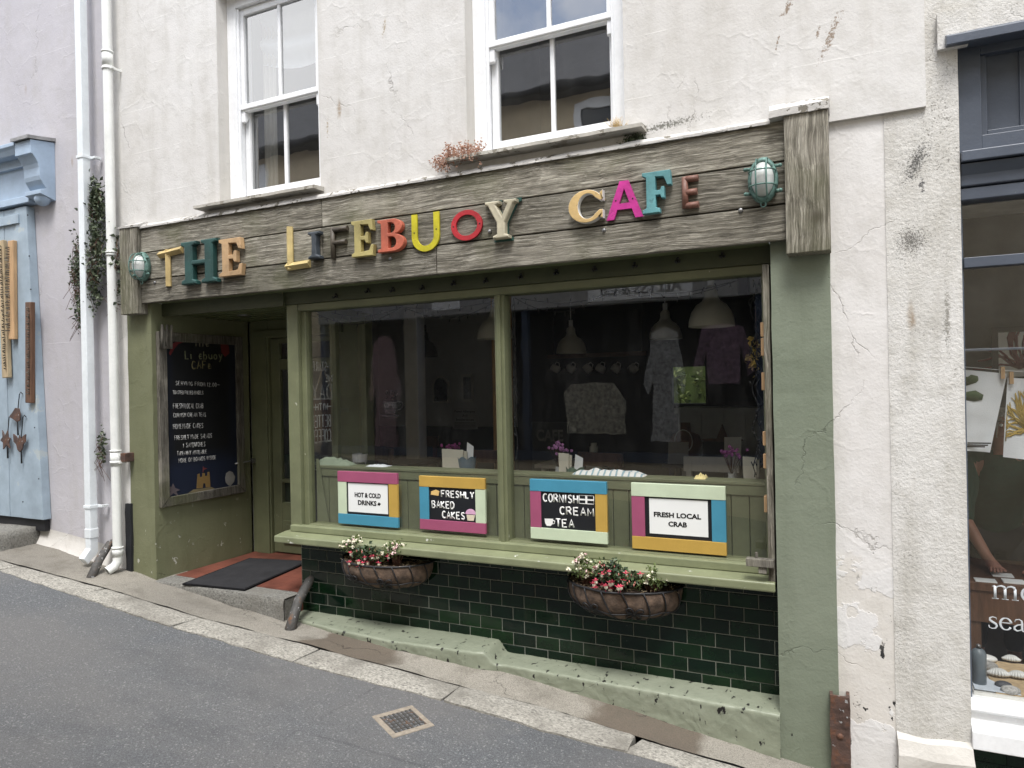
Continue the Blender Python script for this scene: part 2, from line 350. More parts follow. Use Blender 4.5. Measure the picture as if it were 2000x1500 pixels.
M['tile'] = tile_mat('green_glazed_tile'); M['grout'] = plain('grout', (.17, .175, .15), .9)
M['terracotta'] = plain('terracotta_tile', (.15, .05, .034), .5, .35, 5)
M['rubber'] = plain('rubber_mat', (.010, .010, .011), .95, .3, 20, .4, spec=.1)
M['glass'] = glass('shop_glass', (.96, .97, .965), 0, .03, .2, 2.2)
M['glass_old'] = glass('sash_glass', (.9, .92, .93), 0, .10, .4, 6.0)
M['black'] = plain('matt_black', (.01, .01, .012), .7)
M['iron'] = metal_rust('black_iron'); M['rust'] = metal_rust('rusty_iron', (.05, .03, .024), (.13, .06, .035), .45)
M['verdigris'] = plain('verdigris_brass', (.105, .19, .165), .6, .5, 30, .5, metal=.25)
M['lampglass'] = plain('frosted_lamp_glass', (.5, .52, .5), .25, .2, 8)
M['steel'] = plain('dull_steel', (.25, .25, .25), .4, metal=.8)
M['slate'] = plain('slate', (.05, .052, .06), .6, .35, 7, .6)
M['cream'] = plain('cream_wall', (.62, .52, .36), .85, .08)
M['bluewood'] = painted('pale_blue_boards', (.34, .42, .49), .6, (5, .64), (.40, .45, .46), grain=(6, 6, .7), bump=.4)
M['bluepaint'] = painted('pale_blue_cornice', (.36, .46, .58), .45, None, dirt=.18)
M['lead'] = plain('lead_flashing', (.26, .26, .26), .6, .25, 9, .4)
M['greyblue'] = painted('slate_blue_joinery', (.078, .094, .125), .42, (10, .74), (.3, .33, .38), dirt=.18)
M['pine'] = plain('raw_pine', (.46, .29, .15), .6, .25, 4, .3, grain=(8, 8, 1))
M['drift'] = plain('driftwood', (.40, .31, .19), .8, .25, 5, .4, grain=(8, 8, 1))
M['brownwood'] = plain('brown_wood', (.11, .055, .03), .6, .35, 5, .3, grain=(8, 8, 1))
M['darkwood'] = plain('dark_table_wood', (.045, .028, .018), .4, .3, 5, .2, grain=(1, 8, 8))
M['coir'] = plain('coir_liner', (.092, .062, .043), .95, .6, 22, 1.0, 110)
M['wire'] = plain('black_wire', (.008, .008, .01), .5)
M['chalk'] = plain('chalk', (.62, .62, .6), .9, .3, 60)
M['board'] = plain('chalkboard', (.005, .006, .009), .55, .3, 3, .1)
M['paper'] = plain('white_paper', (.74, .75, .74), .6, .03, 3, .05)
M['ink'] = plain('black_ink', (.01, .01, .01), .8, spec=.1)
M['signwhite'] = plain('white_sign_paint', (.78, .78, .76), .5, .05)
PAL = dict(magenta=(.32, .075, .15), mustard=(.47, .30, .065), blue=(.055, .245, .36), mint=(.52, .60, .44))
for k, c in PAL.items(): M['sign_' + k] = painted('sign_' + k, c, .45, None, dirt=.1, grain=(6, 1, 6))
M['soffit'] = painted('porch_boards', (.115, .135, .06), .5, None)
M['in_wall'] = plain('cafe_inner_wall', (.55, .56, .56), .8, .06)
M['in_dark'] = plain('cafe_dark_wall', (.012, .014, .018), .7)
M['in_floor'] = plain('cafe_floor', (.06, .045, .035), .5)
M['in_ceil'] = plain('cafe_ceiling', (.62, .63, .63), .8)
M['shade'] = plain('enamel_shade', (.52, .50, .42), .3, .06)
M['shade_dark'] = plain('dark_enamel_shade', (.06, .06, .06), .3)
M['crock'] = plain('white_crockery', (.62, .62, .6), .25, .05)
M['linen'] = plain('linen', (.66, .68, .70), .9, .04, 8, .4, 200)
M['sheer'] = plain('faded_curtain', (.47, .45, .40), .9, .12, 5, .3)

# ------------------------------------------------------------------ mesh helper
class B:
    def __init__(s): s.bm = bmesh.new(); s.L = s.bm.faces.layers.float.new('rnd'); s.rn = None
    def _f(s, vs, mi=0, smooth=False):
        try: f = s.bm.faces.new(vs)
        except ValueError: return None
        f.material_index = mi; f.smooth = smooth; f[s.L] = s.rn if s.rn is not None else random.random(); return f
    def poly(s, pts, mi=0): return s._f([s.bm.verts.new(p) for p in pts], mi)
    def box(s, x0, x1, y0, y1, z0, z1, mi=0, rn=None):
        if x0 > x1: x0, x1 = x1, x0
        if y0 > y1: y0, y1 = y1, y0
        if z0 > z1: z0, z1 = z1, z0
        o = s.rn
        if o is None: s.rn = random.random() if rn is None else rn
        v = [s.bm.verts.new((x, y, z)) for z in (z0, z1) for y in (y0, y1) for x in (x0, x1)]
        for q in ((0, 2, 3, 1), (4, 5, 7, 6), (0, 1, 5, 4), (2, 6, 7, 3), (0, 4, 6, 2), (1, 3, 7, 5)): s._f([v[i] for i in q], mi)
        s.rn = o; return v
    def prism(s, pts, axis, d0, d1, mi=0):
        """extrude a 2-D outline; axis 'y': pts are (x,z); 'x': (y,z); 'z': (x,y)"""
        def P(p, d): return {'y': (p[0], d, p[1]), 'x': (d, p[0], p[1]), 'z': (p[0], p[1], d)}[axis]
        o = s.rn
        if o is None: s.rn = random.random()
        a = [s.bm.verts.new(P(p, d0)) for p in pts]; b = [s.bm.verts.new(P(p, d1)) for p in pts]; n = len(pts)
        fs = [s._f(a[::-1], mi), s._f(b, mi)]
        for i in range(n): fs.append(s._f([a[i], a[(i + 1) % n], b[(i + 1) % n], b[i]], mi))
        bmesh.ops.recalc_face_normals(s.bm, faces=[f for f in fs if f]); s.rn = o
    def tube(s, pts, r, n=8, closed=False, cap=True, mi=0, flat=None, smooth=True):
        pts = [Vector(p) for p in pts]; m = len(pts); rs = r if isinstance(r, (list, tuple)) else [r] * m
        rings = []; up = None
        o = s.rn
        if o is None: s.rn = random.random()
        for i, p in enumerate(pts):
            if closed: t = pts[(i + 1) % m] - pts[i - 1]
            else: t = pts[min(i + 1, m - 1)] - pts[max(i - 1, 0)]
            if t.length < 1e-9: t = Vector((0, 0, 1))
            t.normalize()
            if up is None or abs(up.dot(t)) > .97: up = Vector((0, 0, 1)) if abs(t.z) < .9 else Vector((0, 1, 0))
            a = t.cross(up).normalized(); b = a.cross(t).normalized(); up = b
            ring = []
            for k in range(n):
                an = 2 * math.pi * k / n; d = a * math.cos(an) * rs[i] + b * math.sin(an) * rs[i]
                if flat: d = d - flat[0] * d.dot(flat[0]) * (1 - flat[1])
                ring.append(s.bm.verts.new(p + d))
            rings.append(ring)
        for i in range(m if closed else m - 1):
            A, C = rings[i], rings[(i + 1) % m]
            for k in range(n): s._f([A[k], A[(k + 1) % n], C[(k + 1) % n], C[k]], mi, smooth)
        if cap and not closed: s._f(rings[0][::-1], mi); s._f(rings[-1], mi)
        s.rn = o
    def lathe(s, prof, c=(0, 0, 0), n=20, axis='z', mi=0, a0=0, a1=2 * math.pi, sx=1, sy=1):
        full = abs(a1 - a0 - 2 * math.pi) < 1e-6; cols = []
        o = s.rn
        if o is None: s.rn = random.random()
        N = n if full else n + 1
        for k in range(N):
            an = a0 + (a1 - a0) * k / n; col = []
            for (r, z) in prof:
                x, y = r * math.cos(an) * sx, r * math.sin(an) * sy
                p = {'z': (x, y, z), 'y': (x, z, y), 'x': (z, x, y)}[axis]
                col.append(s.bm.verts.new((c[0] + p[0], c[1] + p[1], c[2] + p[2])))
            cols.append(col)
        fs = []
        for k in range(n):
            A, C = cols[k], cols[(k + 1) % N]
            for i in range(len(prof) - 1): fs.append(s._f([A[i], C[i], C[i + 1], A[i + 1]], mi, True))
        bmesh.ops.remove_doubles(s.bm, verts=[v for c_ in cols for v in c_ if v.is_valid], dist=1e-6)
        s.rn = o
    def ball(s, c, r, mi=0, sub=1, sc=(1, 1, 1)):
        res = bmesh.ops.create_icosphere(s.bm, subdivisions=sub, radius=r, matrix=Matrix.Translation(c) @ Matrix.Diagonal((*sc, 1)))
        rv = random.random() if s.rn is None else s.rn
        for v in res['verts']:
            for f in v.link_faces: f.material_index = mi; f.smooth = True; f[s.L] = rv
    def grid(s, x0, x1, nx, u0, u1, nu, fn, mi=0, smooth=True):
        vs = [[s.bm.verts.new(fn(x0 + (x1 - x0) * i / nx, u0 + (u1 - u0) * j / nu)) for j in range(nu + 1)] for i in range(nx + 1)]
        for i in range(nx):
            for j in range(nu): s._f([vs[i][j], vs[i + 1][j], vs[i + 1][j + 1], vs[i][j + 1]], mi, smooth)
    def mesh(s, me, fn, mi=0):
        vs = [s.bm.verts.new(fn(v.co)) for v in me.vertices]
        rv = random.random() if s.rn is None else s.rn; o = s.rn; s.rn = rv
        for p in me.polygons: s._f([vs[i] for i in p.vertices], mi)
        s.rn = o
    def rough(s, amt, scale=6, cuts=.08):
        for _ in range(7):
            es = [e for e in s.bm.edges if e.calc_length() > cuts * 2]
            if not es: break
            bmesh.ops.subdivide_edges(s.bm, edges=es, cuts=1, use_grid_fill=True)
        for v in s.bm.verts:
            v.co += noise.noise_vector(v.co * scale) * amt
        return s
    def build(s, name, mats, parent=None, local=False, smooth=None, bevel=0, recalc=False):
        if recalc: bmesh.ops.recalc_face_normals(s.bm, faces=s.bm.faces)
        me = bpy.data.meshes.new(name)
        if parent and not local:
            off = parent.get('_o', None); off = Vector(off) if off is not None else Vector()
            bmesh.ops.translate(s.bm, verts=s.bm.verts, vec=-off)
        if smooth is not None:
            for f in s.bm.faces: f.smooth = smooth
        s.bm.to_mesh(me); s.bm.free()
        for m in (mats if isinstance(mats, (list, tuple)) else [mats]): me.materials.append(M[m] if isinstance(m, str) else m)
        o = bpy.data.objects.new(name, me); COL.objects.link(o)
        if parent:
            o.parent = parent
            if '_o' in parent: o['_o'] = parent['_o']
        if bevel:
            md = o.modifiers.new('bevel', 'BEVEL'); md.width = bevel; md.segments = 2; md.limit_method = 'ANGLE'; md.angle_limit = R(40)
        return o
def thing(name, label, cat, loc=(0, 0, 0), rz=0, group=None):
    o = bpy.data.objects.new(name, None); COL.objects.link(o); o.location = loc; o.rotation_euler = (0, 0, rz)
    o.empty_display_size = .1; o['_o'] = tuple(loc); o['label'] = label; o['category'] = cat
    if group: o['group'] = group
    return o
def tag(o, label, cat, group=None):
    o['label'] = label; o['category'] = cat
    if group: o['group'] = group
    return o
def struct(o): o['kind'] = 'structure'; return o
def dup(root, loc, rz=0, label=None, group=None):
    def cp(o, par):
        c = o.copy(); COL.objects.link(c)
        if par: c.parent = par
        for ch in list(o.children): cp(ch, c)
        return c
    r = cp(root, None); r.location = loc; r.rotation_euler = (0, 0, rz); r['_o'] = tuple(loc)
    if label: r['label'] = label
    if group: r['group'] = group
    return r
def base_me(b, name): me = bpy.data.meshes.new(name); b.bm.to_mesh(me); b.bm.free(); return me
def curve_mesh(splines, extrude, bevel=0, res=2):
    c = bpy.data.curves.new('tmp', 'CURVE'); c.dimensions = '2D'; c.fill_mode = 'BOTH'; c.extrude = extrude
    c.bevel_depth = bevel; c.bevel_resolution = res; c.offset = -bevel
    for pts in splines:
        sp = c.splines.new('POLY'); sp.points.add(len(pts) - 1)
        for p, q in zip(sp.points, pts): p.co = (q[0], q[1], 0, 1)
        sp.use_cyclic_u = True
    o = bpy.data.objects.new('tmp', c); COL.objects.link(o); dg = bpy.context.evaluated_depsgraph_get()
    me = bpy.data.meshes.new_from_object(o.evaluated_get(dg)); bpy.data.objects.remove(o); bpy.data.curves.remove(c); return me
def text_mesh(body, bold=0.0, extrude=.02):
    c = bpy.data.curves.new('tmp', 'FONT'); c.body = body; c.size = 1; c.extrude = extrude; c.offset = bold; c.resolution_u = 3
    o = bpy.data.objects.new('tmp', c); COL.objects.link(o); dg = bpy.context.evaluated_depsgraph_get()
    me = bpy.data.meshes.new_from_object(o.evaluated_get(dg)); bpy.data.objects.remove(o); bpy.data.curves.remove(c)
    xs = [v.co.x for v in me.vertices]; ys = [v.co.y for v in me.vertices]
    return me, min(xs), max(xs), min(ys), max(ys)
def put_text(b, body, x0, x1, z0, z1, y, bold=.012, th=.0012, mirror=False, slope=0, mi=0):
    """printed words lying on a face that looks towards -y, filling the given rectangle"""
    me, a, c, d, e = text_mesh(body, bold)
    def fn(v):
        u = (v.x - a) / (c - a); u = 1 - u if mirror else u
        return (x0 + (x1 - x0) * u, y - (v.z / .02) * th, z0 + (z1 - z0) * (v.y - d) / (e - d) + slope * u)
    b.mesh(me, fn, mi); bpy.data.meshes.remove(me)
# single-stroke hand lettering, cell 0..1 wide, 0..1 high
def arc(cx, cz, rx, rz, a0, a1, n=10): return [(cx + rx * math.cos(R(a0 + (a1 - a0) * i / n)), cz + rz * math.sin(R(a0 + (a1 - a0) * i / n))) for i in range(n + 1)]
SF = {
 'A': [[(0, 0), (.5, 1), (1, 0)], [(.18, .36), (.82, .36)]], 'B': [[(0, 0), (0, 1), (.6, 1), (.85, .78), (.6, .54), (0, .54)], [(.6, .54), (.95, .28), (.65, 0), (0, 0)]],
 'C': [arc(.55, .5, .5, .5, 45, 315)], 'D': [[(0, 0), (0, 1), (.5, 1), (.95, .7), (.95, .3), (.5, 0), (0, 0)]],
 'E': [[(.9, 0), (0, 0), (0, 1), (.9, 1)], [(0, .52), (.75, .52)]], 'F': [[(0, 0), (0, 1), (.9, 1)], [(0, .52), (.75, .52)]],
 'G': [arc(.55, .5, .5, .5, 45, 340) + [(1, .45), (.6, .45)]], 'H': [[(0, 0), (0, 1)], [(1, 0), (1, 1)], [(0, .5), (1, .5)]],
 'I': [[(.5, 0), (.5, 1)]], 'J': [[(.8, 1), (.8, .2), (.5, 0), (.1, .15)]], 'K': [[(0, 0), (0, 1)], [(.9, 1), (0, .45), (.95, 0)]], 'L': [[(0, 1), (0, 0), (.85, 0)]],
 'M': [[(0, 0), (.1, 1), (.5, .3), (.9, 1), (1, 0)]], 'N': [[(0, 0), (0, 1), (.95, 0), (.95, 1)]], 'O': [arc(.5, .5, .5, .5, 90, 450, 14)],
 'P': [[(0, 0), (0, 1), (.6, 1), (.9, .75), (.6, .48), (0, .48)]], 'R': [[(0, 0), (0, 1), (.6, 1), (.9, .76), (.6, .5), (0, .5)], [(.45, .5), (.95, 0)]],
 'S': [[(.92, .85), (.6, 1), (.2, .92), (.1, .7), (.4, .53), (.8, .4), (.9, .18), (.6, 0), (.05, .12)]], 'T': [[(0, 1), (1, 1)], [(.5, 1), (.5, 0)]],
 'U': [[(0, 1), (0, .3), (.25, 0), (.7, 0), (.95, .3), (.95, 1)]], 'V': [[(0, 1), (.5, 0), (1, 1)]], 'W': [[(0, 1), (.25, 0), (.5, .7), (.75, 0), (1, 1)]],
 'X': [[(0, 0), (1, 1)], [(0, 1), (1, 0)]], 'Y': [[(0, 1), (.5, .5), (1, 1)], [(.5, .5), (.5, 0)]], '&': [[(.5, .9), (.5, .2)], [(.25, .55), (.75, .55)], [(.5, .2), (.3, .05)]],
 '1': [[(.2, .8), (.5, 1), (.5, 0)]], '2': [[(.1, .8), (.45, 1), (.85, .75), (.1, 0), (.95, 0)]], '0': [arc(.5, .5, .42, .5, 90, 450, 12)], '.': [[(.4, .02), (.5, .05)]], '-': [[(0, .5), (1.3, .5)]],
 'e': [[(.1, .3), (.85, .35), (.7, .6), (.35, .62), (.1, .35), (.3, .02), (.85, .08)]], 'h': [[(0, 0), (0, 1)], [(0, .45), (.5, .6), (.8, .4), (.8, 0)]],
 'i': [[(.5, 0), (.5, .6)], [(.5, .82), (.5, .86)]], 'b': [[(0, 1), (0, 0), (.6, 0), (.85, .3), (.6, .58), (0, .5)]], 'u': [[(0, .6), (.05, .1), (.5, 0), (.85, .15), (.85, .6)], [(.85, .6), (.9, 0)]],
 'o': [arc(.45, .3, .42, .3, 90, 450, 12)], 'y': [[(0, .6), (.4, .1)], [(.9, .6), (.3, -.3), (0, -.35)]]}
def strokes(body, jit=0.0, gap=.42, narrow=.6):
    """-> polylines in a unit-high line, and its width"""
    x = 0; out = []
    for ch in body:
        if ch == ' ': x += narrow * .95; continue
        g = SF.get(ch, []); wd = narrow * (.35 if ch in 'I1i.' else 1.15 if ch in 'MW' else 1)
        ox, oz = random.uniform(-jit, jit), random.uniform(-jit, jit)
        for pl in g:
            k = .5 if ch in 'I1i.' else 0
            out.append([(x + (p[0] - k * .5) * wd + ox + random.uniform(-jit, jit) * .5, p[1] + oz + random.uniform(-jit, jit) * .5) for p in pl])
        x += wd + gap * narrow
    return out, x - gap * narrow
def hand_text(b, body, o, du, dv, nrm, width, h, r, jit=0.0, mi=0, flat=.25, n=6, **kw):
    """hand lettering as strokes of paint or chalk from point o along du, upright dv"""
    pl, wd = strokes(body, jit, **kw); o, du, dv, nrm = Vector(o), Vector(du), Vector(dv), Vector(nrm)
    for p in pl: b.tube([o + du * (q[0] / wd * width) + dv * (q[1] * h) for q in p], r, n, mi=mi, flat=(nrm, flat))
def leafy(b, pts, size, jit=.4, mi=0, up=.3):
    for p in pts:
        d = Vector((random.gauss(0, 1), random.gauss(0, 1), random.gauss(0, 1) + up)).normalized(); e = d.cross(Vector((random.gauss(0, 1), random.gauss(0, 1), random.gauss(0, 1)))).normalized()
        sz = size * random.uniform(1 - jit, 1 + jit); c = Vector(p); nn = d.cross(e) * sz * .18
        b.rn = random.random()
        b.poly([c, c + d * sz * .45 + e * sz * .34 + nn, c + d * sz, c + d * sz * .45 - e * sz * .34 + nn], mi); b.rn = None
def holes_wall(b, x0, x1, z0, z1, y, th, holes, mi=0, ri=0):
    xs = sorted({x0, x1, *[h[0] for h in holes], *[h[1] for h in holes]}); zs = sorted({z0, z1, *[h[2] for h in holes], *[h[3] for h in holes]})
    V = {}
    def v(x, yy, z):
        k = (round(x, 5), round(yy, 5), round(z, 5))
        if k not in V: V[k] = b.bm.verts.new(k)
        return V[k]
    def inh(x, z): return any(h[0] < x < h[1] and h[2] < z < h[3] for h in holes) or not (x0 < x < x1 and z0 < z < z1)
    for i in range(len(xs) - 1):
        for j in range(len(zs) - 1):
            xa, xb, za, zb = xs[i], xs[i + 1], zs[j], zs[j + 1]; cx, cz = (xa + xb) / 2, (za + zb) / 2
            if inh(cx, cz): continue
            b._f([v(xa, y, za), v(xb, y, za), v(xb, y, zb), v(xa, y, zb)], mi)
            b._f([v(xa, y + th, za), v(xa, y + th, zb), v(xb, y + th, zb), v(xb, y + th, za)], mi)
            e = 1e-4
            if inh(xa - e, cz): b._f([v(xa, y, za), v(xa, y, zb), v(xa, y + th, zb), v(xa, y + th, za)], ri)
            if inh(xb + e, cz): b._f([v(xb, y, za), v(xb, y + th, za), v(xb, y + th, zb), v(xb, y, zb)], ri)
            if inh(cx, za - e): b._f([v(xa, y, za), v(xa, y + th, za), v(xb, y + th, za), v(xb, y, za)], ri)
            if inh(cx, zb + e): b._f([v(xa, y, zb), v(xb, y, zb), v(xb, y + th, zb), v(xa, y + th, zb)], ri)
# ------------------------------------------------------------------ ground: road, kerb, pavement
KO = [(-9, -.62), (-6.04, -.56), (-4.08, -.56), (-3.0, -.51), (-2.09, -.42), (-1.31, -.40), (-.87, -.35), (2, -.30), (9, -.3)]
KI = [(-9, -.45), (-6.06, -.41), (-5.1, -.35), (-4.07, -.35), (-3.58, -.31), (-2.93, -.27), (-2.07, -.22), (-1.48, -.18), (-.9, -.20), (2, -.12), (9, -.1)]
def ko(x): return lerp_tab(KO, x)
def ki(x): return lerp_tab(KI, x)
def build_ground():
    b = B(); b.grid(-60, 60, 60, -60, 60, 60, lambda x, y: (x, y, -1.976 - .1 * max(-25, min(25, x)) - .16))
    struct(b.build('ground', 'asphalt'))
    b = B()
    def rd(x, u):
        y = ko(x) - .03 + .06 * 0 + (-6.2 - ko(x)) * u
        return (x, y + .05 * (1 - u), G(x) - .012 + .006 * noise.noise(Vector((x * 1.3, y * 1.3, 0))))
    b.grid(-25, 25, 250, 0, 1, 24, rd); struct(b.build('road', 'asphalt'))
    # granite kerb: one line of long worn stones with open joints
    b = B(); xs = [-9, -8, -7.05, -6.05, -5.1, -4.1, -3.1, -2.1, -1.05, -.1, .9, 1.9, 2.9, 4]
    for a, c in zip(xs, xs[1:]):
        a2, c2 = a + .006, c - .006; sk = random.uniform(-.02, .06); dz = random.uniform(-.004, .006); nx, nu = 14, 6
        b.rn = random.random()
        def top(u, v):
            x = a2 + (c2 - a2) * u + sk * (v - .5); y = ko(x) + (ki(x) - ko(x)) * v
            e = min(u, 1 - u) * (c - a) / .03; f = min(v, 1 - v) * .17 / .03; rnd = max(0, 1 - min(e, f)) ** 2 * .012
            n = noise.noise(Vector((x * 7, y * 7, 3)))
            return (x + .006 * noise.noise(Vector((x * 9, y * 9, 8))), y + (.012 * noise.noise(Vector((x * 5, 0, v * 3)))) + (1 - v) * .022 * noise.noise(Vector((x * 11, 2, 0))), G(x) + .006 + dz + .005 * n - rnd)
        b.grid(0, 1, nx, 0, 1, nu, top)
        # skirts
        for v in (0, 1):
            b.grid(0, 1, nx, 0, 1, 1, lambda u, k: (lambda p: (p[0], p[1], p[2] - .08 * k))(top(u, v)))
        for u in (0, 1):
            b.grid(0, 1, nu, 0, 1, 1, lambda v, k: (lambda p: (p[0], p[1], p[2] - .08 * k))(top(u, v)))
        b.rn = None
    struct(b.build('kerb', 'kerb', recalc=True))
    b = B()
    def pv(x, u):
        y = ki(x) - .01 + (.30 - ki(x)) * u
        k = min(1, max(0, (y - ki(x)) / (-ki(x) - .02))); k = k * k * (3 - 2 * k)
        return (x, y, (G(x) + .004) * (1 - k) + (GW(x) + .004) * k + .010 * noise.noise(Vector((x * 3, y * 4, 0))) + .004 * noise.noise(Vector((x * 14, y * 14, 5))))
    b.grid(-9, 6, 300, 0, 1, 16, pv); struct(b.build('pavement', 'pave'))
build_ground()
# iron gully grate in the road
def build_drain():
    c = gnd(787, 1404); t = thing('drain_grate', 'small square iron gully grate set in a pale stone surround in the road', 'drain', (c.x, c.y, c.z - .010))
    ang = math.atan2(*(lambda d: (d.y, d.x))(gnd(845, 1408) - gnd(781, 1427))); t.rotation_euler = (Matrix.Rotation(math.atan(.1), 3, 'Y') @ Matrix.Rotation(ang, 3, 'Z')).to_euler()
    h1 = .122; h2 = .088
    b = B(); z0 = .006
    for (x0, x1, y0, y1) in ((-h1, h1, -h1, -h2), (-h1, h1, h2, h1), (-h1, -h2, -h2, h2), (h2, h1, -h2, h2)): b.box(x0, x1, y0, y1, -.04, z0 - .004)
    b.build('surround', plain('drain_surround', (.25, .215, .17), .9, .25, 30, .6), t, local=True, bevel=.004)
    b = B(); k = 7
    for i in range(k + 1):
        p = -h2 + 2 * h2 * i / k
        b.box(p - .005, p + .005, -h2, h2, -.03, .002)
    for i in range(1, 6):
        p = -h2 + 2 * h2 * i / 6; b.box(-h2, h2, p - .005, p + .005, -.028, -.0005)
    b.build('grate', 'iron', t, local=True)
    b = B(); b.box(-h2, h2, -h2, h2, -.06, -.05); b.build('pit', 'black', t, local=True)
build_drain()

# ------------------------------------------------------------------ the cafe building
cafe = thing('cafe_building', 'white rendered cafe building with green shopfront and plank fascia', 'building', (-2.7, 0, G(-2.7)))
W1 = (-4.20, -3.25, 1.38, 2.95); W2 = (-2.10, -1.10, 1.40, 2.98)
XL, XR = -5.47, .35
def build_upper():
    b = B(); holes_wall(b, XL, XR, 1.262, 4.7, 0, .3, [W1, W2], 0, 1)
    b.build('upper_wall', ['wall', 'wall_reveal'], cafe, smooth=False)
    b = B(); b.box(XL, -5.255, 0, .3, G(-5.3) - .1, 1.262); b.rough(.004, 5); b.build('plaster_strip', 'wall', cafe, smooth=False)
    b = B(); b.box(-5.30, -5.235, -.02, .06, G(-5.3) - .05, -.90); b.rough(.006, 9, .04); b.build('tarred_strip', painted('tar', (.012, .013, .016), .6, bump=.8), cafe)
    for X, nm in ((W1, 0), (W2, 1)):
        x0, x1, z0, z1 = X; ym = .10; j = .085
        f = B()
        f.box(x0, x0 + j, ym, ym + .16, z0, z1); f.box(x1 - j, x1, ym, ym + .16, z0, z1); f.box(x0 + j, x1 - j, ym, ym + .16, z1 - j, z1)
        f.box(x0 + j, x1 - j, ym + .005, ym + .16, z0, z0 + .035)
        # parting bead
        f.box(x0 + j, x0 + j + .018, ym + .012, ym + .03, z0 + .035, z1 - j); f.box(x1 - j - .018, x1 - j, ym + .012, ym + .03, z0 + .035, z1 - j)
        fr = f.build('sash_window', 'white', cafe, bevel=.004)
        a0, a1 = x0 + j + .004, x1 - j - .004; mr = z0 + .74 if nm else z0 + .755; mid = (a0 + a1) / 2
        for up in (1, 0):
            s = B(); y0 = ym + (.032 if up else .076); y1 = y0 + .042
            lo, hi = (mr - .045, z1 - j - .003) if up else (z0 + .037, mr + .02)
            st = .045; br = .055 if up else .095; tr = .05 if up else .04
            s.box(a0, a0 + st, y0, y1, lo, hi); s.box(a1 - st, a1, y0, y1, lo, hi)
            s.box(a0 + st, a1 - st, y0, y1, lo, lo + br); s.box(a0 + st, a1 - st, y0, y1, hi - tr, hi)
            s.box(mid - .013, mid + .013, y0 + .006, y1 - .006, lo + br, hi - tr)
            if up:
                for xa in (a0, a1 - st): s.prism([(y0, lo), (y1, lo), (y1, lo - .035), (y0 + .015, lo - .085), (y0, lo - .075)], 'x', xa, xa + st)
                s.box(a0 - .0, a1, y0 - .012, y0, lo + .012, lo + br - .008)
            s.build('sash', 'white', fr, bevel=.003)
            g = B(); yy = (y0 + y1) / 2
            for p, q in ((a0 + st, mid - .013), (mid + .013, a1 - st)): g.poly([(p, yy, lo + br), (q, yy, lo + br), (q, yy, hi - tr), (p, yy, hi - tr)])
            g.build('pane', 'glass_old', fr)
        sx0, sx1 = (x0 - .16, x1 + .03) if not nm else (x0 - .10, x1 + .12)
        b = B(); b.prism([(-.105, z0 - .034), (-.105, z0 - .014), (.09, z0 + .004), (.26, z0 + .004), (.26, z0 - .034), (-.075, z0 - .036)], 'x', sx0, sx1); b.rough(.004, 9, .05)
        b.build('window_sill', 'sill_stone', fr)
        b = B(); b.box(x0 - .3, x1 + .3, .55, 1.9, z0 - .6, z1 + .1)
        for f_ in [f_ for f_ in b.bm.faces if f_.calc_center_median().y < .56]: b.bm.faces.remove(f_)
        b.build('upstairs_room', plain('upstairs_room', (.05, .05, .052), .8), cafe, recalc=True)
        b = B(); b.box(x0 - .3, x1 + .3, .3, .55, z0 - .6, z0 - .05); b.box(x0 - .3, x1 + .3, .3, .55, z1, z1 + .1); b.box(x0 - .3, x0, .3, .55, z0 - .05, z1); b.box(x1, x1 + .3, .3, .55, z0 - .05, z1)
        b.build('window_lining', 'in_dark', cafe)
build_upper()
def build_fascia():
    zt, zb = 1.292, .692; zs = [(zb, .866), (.875, 1.081), (1.090, zt)]
    XA, XB = -5.00, -.27
    b = B()
    joints = [-2.3, -3.2, -3.2]
    for k, (z0, z1) in enumerate(zs):
        for xa, xb in ((XA, joints[k] - .002), (joints[k] + .002, XB)):
            v = b.box(xa, xb, -.062 + .004 * k, -.02, z0, z1)
    fa = b.build('fascia', 'woodx', cafe, bevel=.004)
    b = B(); b.box(XA, XB, -.02, 0, zb + .01, zt - .01); b.build('fascia_backing', 'black', fa)
    for px, py in ((303, 552), (601, 517), (763, 505), (957, 452), (1180, 450), (1447, 411)):
        p = at(px, py, -.062); bm_ = B(); bm_.lathe([(0, -.012), (.008, -.011), (.012, -.006), (.012, .004)], tuple(p), 10, 'y'); bm_.build('bolt_head', 'steel', fa)
    b = B(); b.box(-.268, -.068, -.105, -.0, .612, 1.292); b.build('fascia_end_board', 'woodz', cafe, bevel=.004)
    b = B(); b.box(-5.205, -5.005, -.09, -.0, .612, 1.292); b.build('fascia_end_board', 'woodz', cafe, bevel=.004)
    # cement fillet along the top of the boards, thicker lumps over the end boards
    b = B()
    def fl(x, u):
        n = noise.noise(Vector((x * 6, u * 2, 0))) * .008; n2 = noise.noise(Vector((x * 25, u * 4, 3))) * .003
        return (x, -.072 + .075 * u + n2, 1.288 + .004 + .024 * u + n + (.01 if u > .1 else -.012) * (u < .99))
    b.grid(-4.995, -.335, 160, 0, 1, 4, fl); b.grid(-4.995, -.335, 160, 0, 1, 1, lambda x, u: (x, -.071 + n_(x), 1.276 + .014 * u))
    b.build('cement_fillet', 'fillet', cafe)
    b = B(); b.prism([(-.118, 1.29), (-.118, 1.325), (-.05, 1.372), (0, 1.385), (0, 1.29)], 'x', -.335, -.062); b.rough(.006, 11, .03); b.build('cement_cap', 'fillet', cafe, smooth=False)
    b = B(); b.prism([(-.098, 1.29), (-.098, 1.305), (0, 1.345), (0, 1.29)], 'x', -5.215, -4.985); b.rough(.006, 11, .03); b.build('cement_cap', 'fillet', cafe, smooth=False)
def n_(x): return noise.noise(Vector((x * 9, 0, 4))) * .004
build_fascia()

